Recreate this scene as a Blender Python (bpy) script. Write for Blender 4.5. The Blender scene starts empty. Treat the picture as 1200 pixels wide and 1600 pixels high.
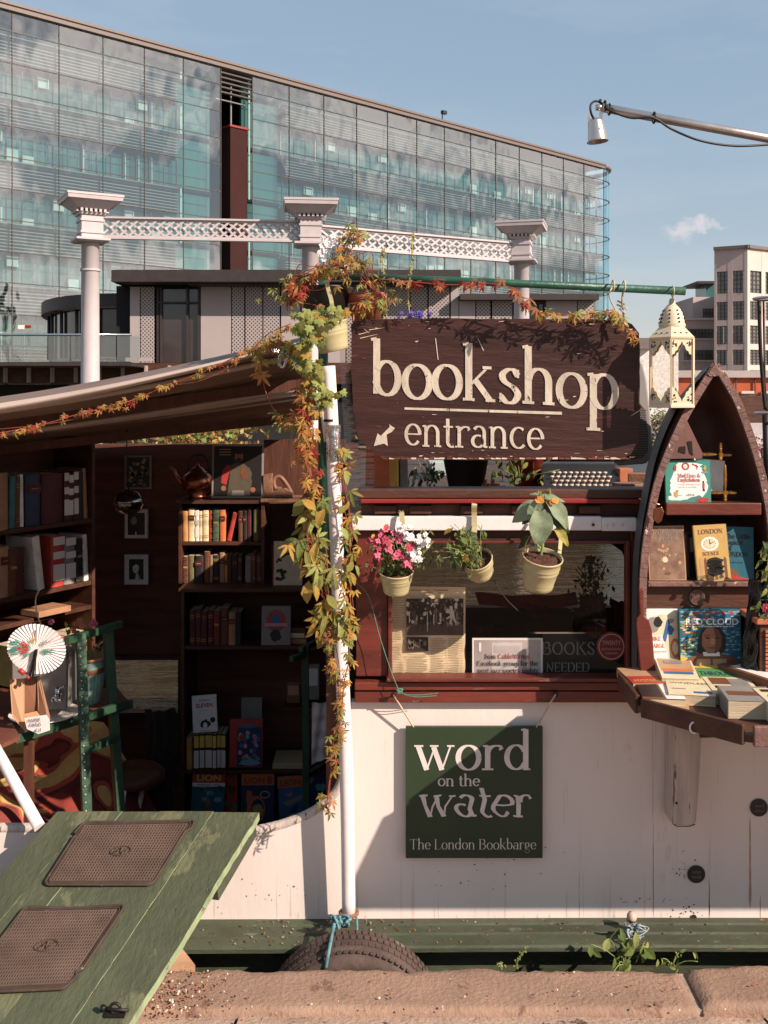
import bpy, math, random
from mathutils import Vector, Matrix, noise as mnoise
R = random.Random(7)
sc = bpy.context.scene
COL = sc.collection
# ------------------------------------------------------------------ camera
EYE = 1.65; F = 1600.0; HZ = 620.0
cam = bpy.data.cameras.new('camera'); camo = bpy.data.objects.new('camera', cam); COL.objects.link(camo)
camo.location = (0, 0, EYE); camo.rotation_euler = (math.radians(90), 0, 0)
cam.sensor_fit = 'VERTICAL'; cam.sensor_height = 36; cam.lens = 36
cam.shift_y = -(800 - HZ) / 1600.0
cam.clip_start = 0.05; cam.clip_end = 2000
cam.dof.use_dof = False
sc.camera = camo
sc.cycles.max_bounces = 14; sc.cycles.diffuse_bounces = 8; sc.cycles.transparent_max_bounces = 16
# ------------------------------------------------------------------ light
SUN = Vector((0.838, -0.60, 0.63)).normalized()          # direction towards the sun
sel = math.asin(SUN.z); srot = math.atan2(SUN.x, SUN.y)
w = bpy.data.worlds.new('World'); sc.world = w; w.use_nodes = True
nt = w.node_tree; nt.nodes.clear()
def wn(t): return nt.nodes.new(t)
out = wn('ShaderNodeOutputWorld'); bg = wn('ShaderNodeBackground'); sky = wn('ShaderNodeTexSky')
sky.sky_type = 'NISHITA'; sky.sun_disc = False; sky.sun_elevation = sel; sky.sun_rotation = srot
sky.air_density = 1.15; sky.dust_density = .25; sky.ozone_density = 1.6; sky.altitude = 0
bg.inputs['Strength'].default_value = 0.115
tint = wn('ShaderNodeMix'); tint.data_type = 'RGBA'; tint.blend_type = 'MULTIPLY'
tint.inputs[0].default_value = 1; tint.inputs[7].default_value = (1.5, 1.08, .86, 1)
nt.links.new(sky.outputs[0], tint.inputs[6])
# thin clouds: a wispy layer all round, plus the one small cloud over the canal
tc = wn('ShaderNodeTexCoord')
mp = wn('ShaderNodeMapping'); mp.inputs['Scale'].default_value = (2.2, 2.2, 9.0); mp.inputs['Location'].default_value = (3.1, 0.4, 0)
nt.links.new(tc.outputs['Generated'], mp.inputs[0])
no = wn('ShaderNodeTexNoise'); no.inputs['Scale'].default_value = 1.25; no.inputs['Detail'].default_value = 9; no.inputs['Roughness'].default_value = .62
nt.links.new(mp.outputs[0], no.inputs[0])
rp = wn('ShaderNodeValToRGB'); rp.color_ramp.elements[0].position = .47; rp.color_ramp.elements[1].position = .60
nt.links.new(no.outputs[0], rp.inputs[0])
sx_ = wn('ShaderNodeSeparateXYZ'); nt.links.new(tc.outputs['Generated'], sx_.inputs[0])
cmr = wn('ShaderNodeMapRange'); cmr.inputs[1].default_value = .45; cmr.inputs[2].default_value = .85; cmr.inputs[3].default_value = .025; cmr.inputs[4].default_value = 1.0; nt.links.new(sx_.outputs[0], cmr.inputs[0])
cm = wn('ShaderNodeMath'); cm.operation = 'MULTIPLY'; nt.links.new(cmr.outputs[0], cm.inputs[1])
nt.links.new(rp.outputs[0], cm.inputs[0])
mixc = wn('ShaderNodeMix'); mixc.data_type = 'RGBA'; mixc.inputs[7].default_value = (10.5, 9.5, 9.3, 1)
even = wn('ShaderNodeMix'); even.data_type = 'RGBA'; even.inputs[0].default_value = .70; even.inputs[7].default_value = (1.46, 2.27, 3.12, 1)   # hazy, even autumn sky
nt.links.new(tint.outputs[2], even.inputs[6])
nt.links.new(cm.outputs[0], mixc.inputs[0]); nt.links.new(even.outputs[2], mixc.inputs[6])
def puff(cx, cy, rx, rz, lo, hi, sc_, prev):
    d = Vector(((cx - 600) / F, 1, (HZ - cy) / F)).normalized()
    sb = wn('ShaderNodeVectorMath'); sb.operation = 'SUBTRACT'; sb.inputs[1].default_value = d
    nz = wn('ShaderNodeTexNoise'); nz.inputs['Scale'].default_value = sc_; nz.inputs['Detail'].default_value = 8; nz.inputs['Roughness'].default_value = .6
    nt.links.new(tc.outputs['Generated'], nz.inputs[0])
    s5 = wn('ShaderNodeVectorMath'); s5.operation = 'SUBTRACT'; s5.inputs[1].default_value = (.5, .5, .5)
    nt.links.new(nz.outputs[1], s5.inputs[0])
    s6 = wn('ShaderNodeVectorMath'); s6.operation = 'SCALE'; s6.inputs['Scale'].default_value = .05
    nt.links.new(s5.outputs[0], s6.inputs[0])
    nt.links.new(tc.outputs['Generated'], sb.inputs[0])
    ad = wn('ShaderNodeVectorMath'); ad.operation = 'ADD'
    nt.links.new(sb.outputs[0], ad.inputs[0]); nt.links.new(s6.outputs[0], ad.inputs[1])
    ml = wn('ShaderNodeVectorMath'); ml.operation = 'MULTIPLY'; ml.inputs[1].default_value = (1 / rx, 1 / rx, 1 / rz)
    nt.links.new(ad.outputs[0], ml.inputs[0])
    ln = wn('ShaderNodeVectorMath'); ln.operation = 'LENGTH'; nt.links.new(ml.outputs[0], ln.inputs[0])
    mr = wn('ShaderNodeMapRange'); mr.inputs[1].default_value = hi; mr.inputs[2].default_value = lo; mr.interpolation_type = 'SMOOTHSTEP'
    mr.inputs[3].default_value = 0; mr.inputs[4].default_value = .55
    nt.links.new(ln.outputs[1], mr.inputs[0])
    mx = wn('ShaderNodeMix'); mx.data_type = 'RGBA'; mx.inputs[7].default_value = (5.2, 4.5, 4.6, 1)
    nt.links.new(mr.outputs[0], mx.inputs[0]); nt.links.new(prev, mx.inputs[6])
    return mx.outputs[2]
o_ = puff(1062, 356, .022, .011, .15, 1.15, 40, mixc.outputs[2])
o_ = puff(1100, 349, .024, .006, .1, 1.1, 55, o_)
nt.links.new(o_, bg.inputs[0]); nt.links.new(bg.outputs[0], out.inputs[0])
sl = bpy.data.lights.new('sun', 'SUN'); sl.energy = 4.75; sl.angle = math.radians(.55); sl.color = (1.0, .85, .72)
so = bpy.data.objects.new('sun', sl); COL.objects.link(so); so.location = (20, -15, 20)
so.rotation_euler = SUN.to_track_quat('Z', 'Y').to_euler()
sc.view_settings.view_transform = 'Standard'; sc.view_settings.look = 'None'
sc.view_settings.exposure = 0.62; sc.view_settings.gamma = 1.0; sc.view_settings.use_curve_mapping = False

# ------------------------------------------------------------------ helpers
def P(px, py, Y): return Vector(((px - 600) / F * Y, Y, EYE - (py - HZ) / F * Y))
def Xp(px, Y): return (px - 600) / F * Y
def Zp(py, Y): return EYE - (py - HZ) / F * Y
def lin(c): return ((c / 12.92) if c <= .04045 else ((c + .055) / 1.055) ** 2.4)
def H(s, k=1.0):
    s = s.lstrip('#'); c = [lin(int(s[i:i + 2], 16) / 255) for i in (0, 2, 4)]; g = .3 * c[0] + .55 * c[1] + .15 * c[2]
    return tuple(min(.9, (v + (g * t - v) * .12) * k) for v, t in zip(c, (1.06, .98, .92)))

class NT:
    def __init__(s, m): m.use_nodes = True; s.t = m.node_tree; s.t.nodes.clear()
    def n(s, ty, **k):
        x = s.t.nodes.new(ty)
        for a, b in k.items(): setattr(x, a, b)
        return x
    def l(s, a, b): s.t.links.new(a, b)

def M(name, col, rough=.6, metal=0, var=.18, scale=6, bump=.15, bscale=60, wear=None, wamt=.35, wscale=14,
      stretch=(1, 1, 1), spec=.4, col2=None, transl=0, wear2=None, w2amt=.3, w2scale=40, detail=6, coat=0, bdist=.004):
    m = bpy.data.materials.new(name); N = NT(m)
    o = N.n('ShaderNodeOutputMaterial'); b = N.n('ShaderNodeBsdfPrincipled')
    N.l(b.outputs[0], o.inputs[0])
    b.inputs['Metallic'].default_value = metal; b.inputs['Specular IOR Level'].default_value = spec
    b.inputs['Coat Weight'].default_value = coat
    tc = N.n('ShaderNodeTexCoord'); oi = N.n('ShaderNodeObjectInfo')
    ad = N.n('ShaderNodeVectorMath', operation='ADD'); ml = N.n('ShaderNodeMath', operation='MULTIPLY'); ml.inputs[1].default_value = 37
    N.l(oi.outputs['Random'], ml.inputs[0]); N.l(tc.outputs['Object'], ad.inputs[0]); N.l(ml.outputs[0], ad.inputs[1])
    mp = N.n('ShaderNodeMapping'); mp.inputs['Scale'].default_value = stretch; N.l(ad.outputs[0], mp.inputs[0])
    def noise(s, d=detail, r=.6):
        x = N.n('ShaderNodeTexNoise'); x.inputs['Scale'].default_value = s; x.inputs['Detail'].default_value = d; x.inputs['Roughness'].default_value = r
        N.l(mp.outputs[0], x.inputs[0]); return x
    n1 = noise(scale)
    mr = N.n('ShaderNodeMapRange'); mr.inputs[1].default_value = .3; mr.inputs[2].default_value = .7
    N.l(n1.outputs[0], mr.inputs[0])
    mx = N.n('ShaderNodeMix', data_type='RGBA')
    c2 = col2 if col2 else tuple(c * (1 - 1.6 * var) for c in col); c1 = tuple(min(.95, c * (1 + (0 if col2 else var))) for c in col)
    mx.inputs[6].default_value = (*c2, 1); mx.inputs[7].default_value = (*c1, 1); N.l(mr.outputs[0], mx.inputs[0])
    cur = mx.outputs[2]
    hgt = None
    for wc, wa, ws in ((wear, wamt, wscale), (wear2, w2amt, w2scale)):
        if wc:
            n2 = noise(ws, 10, .68)
            r2 = N.n('ShaderNodeMapRange'); th = .5 + (.5 - wa) * .42; r2.inputs[1].default_value = th; r2.inputs[2].default_value = th + .035
            N.l(n2.outputs[0], r2.inputs[0])
            m2 = N.n('ShaderNodeMix', data_type='RGBA'); m2.inputs[7].default_value = (*wc, 1)
            N.l(r2.outputs[0], m2.inputs[0]); N.l(cur, m2.inputs[6]); cur = m2.outputs[2]
            if hgt is None: hgt = r2.outputs[0]
    N.l(cur, b.inputs['Base Color'])
    rr = N.n('ShaderNodeMapRange'); rr.inputs[3].default_value = max(.03, rough - .12); rr.inputs[4].default_value = min(1, rough + .12)
    n3 = noise(scale * 3.1); N.l(n3.outputs[0], rr.inputs[0]); N.l(rr.outputs[0], b.inputs['Roughness'])
    if bump:
        n4 = noise(bscale, 5)
        bp = N.n('ShaderNodeBump'); bp.inputs['Strength'].default_value = bump * 3; bp.inputs['Distance'].default_value = bdist
        h = n4.outputs[0]
        if hgt is not None:
            sb = N.n('ShaderNodeMath', operation='SUBTRACT'); N.l(h, sb.inputs[0]); N.l(hgt, sb.inputs[1]); h = sb.outputs[0]
        N.l(h, bp.inputs['Height']); N.l(bp.outputs[0], b.inputs['Normal'])
    if transl:
        tr = N.n('ShaderNodeBsdfTranslucent'); N.l(cur, tr.inputs[0]); ms = N.n('ShaderNodeMixShader'); ms.inputs[0].default_value = transl
        N.l(b.outputs[0], ms.inputs[1]); N.l(tr.outputs[0], ms.inputs[2]); N.l(ms.outputs[0], o.inputs[0])
    m.diffuse_color = (*col, 1)
    return m

def glassmat(name, tint=(1, 1, 1), refl=.08, fres=True, rough=.0, bump=0, bscale=.3, gcol=(1, 1, 1)):
    m = bpy.data.materials.new(name); N = NT(m)
    o = N.n('ShaderNodeOutputMaterial'); ms = N.n('ShaderNodeMixShader')
    t = N.n('ShaderNodeBsdfTransparent'); t.inputs[0].default_value = (*tint, 1)
    g = N.n('ShaderNodeBsdfGlossy'); g.inputs['Roughness'].default_value = rough; g.inputs[0].default_value = (*gcol, 1)
    N.l(t.outputs[0], ms.inputs[1]); N.l(g.outputs[0], ms.inputs[2]); N.l(ms.outputs[0], o.inputs[0])
    if fres:
        fr = N.n('ShaderNodeLayerWeight'); fr.inputs[0].default_value = .5; pw = N.n('ShaderNodeMath', operation='POWER'); pw.inputs[1].default_value = 4; N.l(fr.outputs['Facing'], pw.inputs[0])
        ad = N.n('ShaderNodeMath', operation='MULTIPLY_ADD', use_clamp=True); ad.inputs[1].default_value = .7; ad.inputs[2].default_value = refl; N.l(pw.outputs[0], ad.inputs[0]); N.l(ad.outputs[0], ms.inputs[0])
    else: ms.inputs[0].default_value = refl
    if bump:
        tc = N.n('ShaderNodeTexCoord'); nz = N.n('ShaderNodeTexNoise'); nz.inputs['Scale'].default_value = bscale; nz.inputs['Detail'].default_value = 2
        geo = N.n('ShaderNodeNewGeometry'); mp = N.n('ShaderNodeMapping'); mp.inputs['Scale'].default_value = (1, 1, .45)
        oi = N.n('ShaderNodeObjectInfo'); ad2 = N.n('ShaderNodeVectorMath', operation='ADD'); 
        N.l(geo.outputs[0], ad2.inputs[0]); N.l(oi.outputs['Random'], ad2.inputs[1])
        N.l(ad2.outputs[0], mp.inputs[0]); N.l(mp.outputs[0], nz.inputs[0])
        bp = N.n('ShaderNodeBump'); bp.inputs['Strength'].default_value = 1; bp.inputs['Distance'].default_value = bump
        N.l(nz.outputs[0], bp.inputs['Height']); N.l(bp.outputs[0], g.inputs['Normal'])
    m.diffuse_color = (*tint, 1)
    return m

class MB:
    def __init__(s): s.v = []; s.f = []; s.m = []; s.sm = []
    def add(s, vs, fs, mi=0, smooth=False):
        b = len(s.v); s.v += [tuple(x) for x in vs]
        for f in fs: s.f.append(tuple(b + i for i in f)); s.m.append(mi); s.sm.append(smooth)
        return s
    def box(s, c, size, rot=None, mi=0, taper=1.0):
        hx, hy, hz = size[0] / 2, size[1] / 2, size[2] / 2; vs = []
        for z in (-1, 1):
            k = taper if z > 0 else 1
            for x, y in ((-1, -1), (1, -1), (1, 1), (-1, 1)):
                p = Vector((x * hx * k, y * hy * k, z * hz))
                if rot is not None: p = rot @ p
                vs.append(Vector(c) + p)
        return s.add(vs, [(3, 2, 1, 0), (4, 5, 6, 7), (0, 1, 5, 4), (1, 2, 6, 5), (2, 3, 7, 6), (3, 0, 4, 7)], mi)
    def bb(s, a, b, mi=0):
        a = Vector(a); b = Vector(b); return s.box((a + b) / 2, [abs(b[i] - a[i]) for i in range(3)], None, mi)
    def beam(s, a, b, w_, h_, mi=0, up=Vector((0, 0, 1))):
        a = Vector(a); b = Vector(b); d = (b - a); L = d.length; d.normalize()
        if abs(d.dot(up)) > .99: up = Vector((0, 1, 0))
        x = d.cross(up).normalized(); z = x.cross(d)
        return s.box((a + b) / 2, (w_, L, h_), Matrix((x, d, z)).transposed(), mi)
    def tube(s, pts, r, n=10, mi=0, cap=True, smooth=True):
        pts = [Vector(p) for p in pts]; rs = r if isinstance(r, (list, tuple)) else [r] * len(pts)
        vs = []; fs = []; ref = None
        for i, p in enumerate(pts):
            d = (pts[min(i + 1, len(pts) - 1)] - pts[max(i - 1, 0)])
            if d.length < 1e-9: d = Vector((0, 0, 1))
            d.normalize()
            if ref is None: ref = Vector((0, 0, 1)) if abs(d.z) < .9 else Vector((1, 0, 0))
            x = (ref - d * ref.dot(d))
            if x.length < 1e-6: x = d.orthogonal()
            x.normalize(); ref = x; y = d.cross(x)
            for k in range(n):
                a = 2 * math.pi * k / n; vs.append(p + (x * math.cos(a) + y * math.sin(a)) * rs[i])
        for i in range(len(pts) - 1):
            for k in range(n):
                k2 = (k + 1) % n; fs.append((i * n + k, i * n + k2, (i + 1) * n + k2, (i + 1) * n + k))
        s.add(vs, fs, mi, smooth)
        if cap:
            b = len(s.v) - len(vs)
            s.f.append(tuple(b + k for k in reversed(range(n)))); s.m.append(mi); s.sm.append(False)
            b2 = b + (len(pts) - 1) * n; s.f.append(tuple(b2 + k for k in range(n))); s.m.append(mi); s.sm.append(False)
        return s
    def lathe(s, prof, c=(0, 0, 0), n=20, rot=None, mi=0, smooth=True, sx=1, sy=1, ph=0):
        vs = []; fs = []; c = Vector(c)
        for r_, z in prof:
            for k in range(n):
                a = 2 * math.pi * k / n + ph; p = Vector((r_ * math.cos(a) * sx, r_ * math.sin(a) * sy, z))
                if rot is not None: p = rot @ p
                vs.append(c + p)
        for i in range(len(prof) - 1):
            for k in range(n):
                k2 = (k + 1) % n; fs.append((i * n + k, i * n + k2, (i + 1) * n + k2, (i + 1) * n + k))
        return s.add(vs, fs, mi, smooth)
    def prism(s, poly, off, mi=0, mside=None):
        """poly: 3D points (planar), off: extrude vector"""
        n = len(poly); off = Vector(off); poly = [Vector(p) for p in poly]
        s.add(poly + [p + off for p in poly], [tuple(range(n)), tuple(reversed(range(n, 2 * n)))], mi)
        b = len(s.v) - 2 * n
        for i in range(n):
            j = (i + 1) % n; s.f.append((b + i, b + n + i, b + n + j, b + j)); s.m.append(mi if mside is None else mside); s.sm.append(False)
        return s
    def ppx(s, pts, Y, th, mi=0, mside=None):
        return s.prism([P(x, y, Y) for x, y in pts], (0, th, 0), mi, mside)
    def grid(s, fn, nu, nv, mi=0, smooth=True, close_u=False):
        vs = [fn(i / (nu - 1 if not close_u else nu), j / (nv - 1)) for j in range(nv) for i in range(nu)]
        fs = []
        for j in range(nv - 1):
            for i in range(nu if close_u else nu - 1):
                i2 = (i + 1) % nu; fs.append((j * nu + i, j * nu + i2, (j + 1) * nu + i2, (j + 1) * nu + i))
        return s.add(vs, fs, mi, smooth)
    def mesh(s, name, mats, origin=(0, 0, 0)):
        me = bpy.data.meshes.new(name); o = Vector(origin)
        me.from_pydata([tuple(Vector(v) - o) for v in s.v], [], s.f)
        for m in (mats if isinstance(mats, (list, tuple)) else [mats]): me.materials.append(m)
        me.polygons.foreach_set('material_index', s.m); me.polygons.foreach_set('use_smooth', s.sm); me.update()
        return me
    def build(s, name, mats, parent=None, label=None, cat=None, group=None, kind=None, bevel=0, origin=None, fixn=False):
        if parent is not None: o_ = wloc(parent)
        elif origin is not None: o_ = Vector(origin)
        else:
            xs = [v[0] for v in s.v]; ys = [v[1] for v in s.v]; zs = [v[2] for v in s.v]
            o_ = Vector(((min(xs) + max(xs)) / 2, (min(ys) + max(ys)) / 2, min(zs)))
        ob = bpy.data.objects.new(name, s.mesh(name, mats, o_)); COL.objects.link(ob)
        if parent is not None: ob.parent = parent
        else: ob.location = o_
        if bevel:
            bv = ob.modifiers.new('bevel', 'BEVEL'); bv.width = bevel; bv.segments = 2; bv.limit_method = 'ANGLE'; bv.angle_limit = .6
        tag(ob, label, cat, group, kind); return ob
def wloc(o):
    v = Vector((0, 0, 0))
    while o is not None: v += Vector(o.location); o = o.parent
    return v
def tag(o, label=None, cat=None, group=None, kind=None):
    if label: o['label'] = label
    if cat: o['category'] = cat
    if group: o['group'] = group
    if kind: o['kind'] = kind
    return o
def thing(name, label, cat, loc, group=None, kind=None):
    o = bpy.data.objects.new(name, None); COL.objects.link(o); o.location = loc; o.empty_display_size = .1
    return tag(o, label, cat, group, kind)
def inst(name, me, parent, loc, rot=None, scale=(1, 1, 1), mat=None):
    """an object sharing mesh data; loc is in world space"""
    o = bpy.data.objects.new(name, me); COL.objects.link(o)
    if parent is not None: o.parent = parent; o.location = Vector(loc) - wloc(parent)
    else: o.location = loc
    if rot is not None: o.rotation_euler = rot.to_euler() if isinstance(rot, (Matrix,)) else rot
    o.scale = scale
    if mat is not None:
        o.material_slots[0].link = 'OBJECT'; o.material_slots[0].material = mat
    return o
def catmull(pts, k=8, closed=False):
    pts = [Vector(p) for p in pts]; n = len(pts); r = []
    rng = range(n if closed else n - 1)
    for i in rng:
        if closed: p0, p1, p2, p3 = pts[(i - 1) % n], pts[i], pts[(i + 1) % n], pts[(i + 2) % n]
        else: p0, p1, p2, p3 = pts[max(i - 1, 0)], pts[i], pts[i + 1], pts[min(i + 2, n - 1)]
        for j in range(k):
            t = j / k
            r.append(.5 * ((2 * p1) + (p2 - p0) * t + (2 * p0 - 5 * p1 + 4 * p2 - p3) * t * t + (3 * p1 - p0 - 3 * p2 + p3) * t ** 3))
    if not closed: r.append(pts[-1])
    return r
def RZ(a): return Matrix.Rotation(a, 3, 'Z')
def RX(a): return Matrix.Rotation(a, 3, 'X')
def RY(a): return Matrix.Rotation(a, 3, 'Y')

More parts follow.
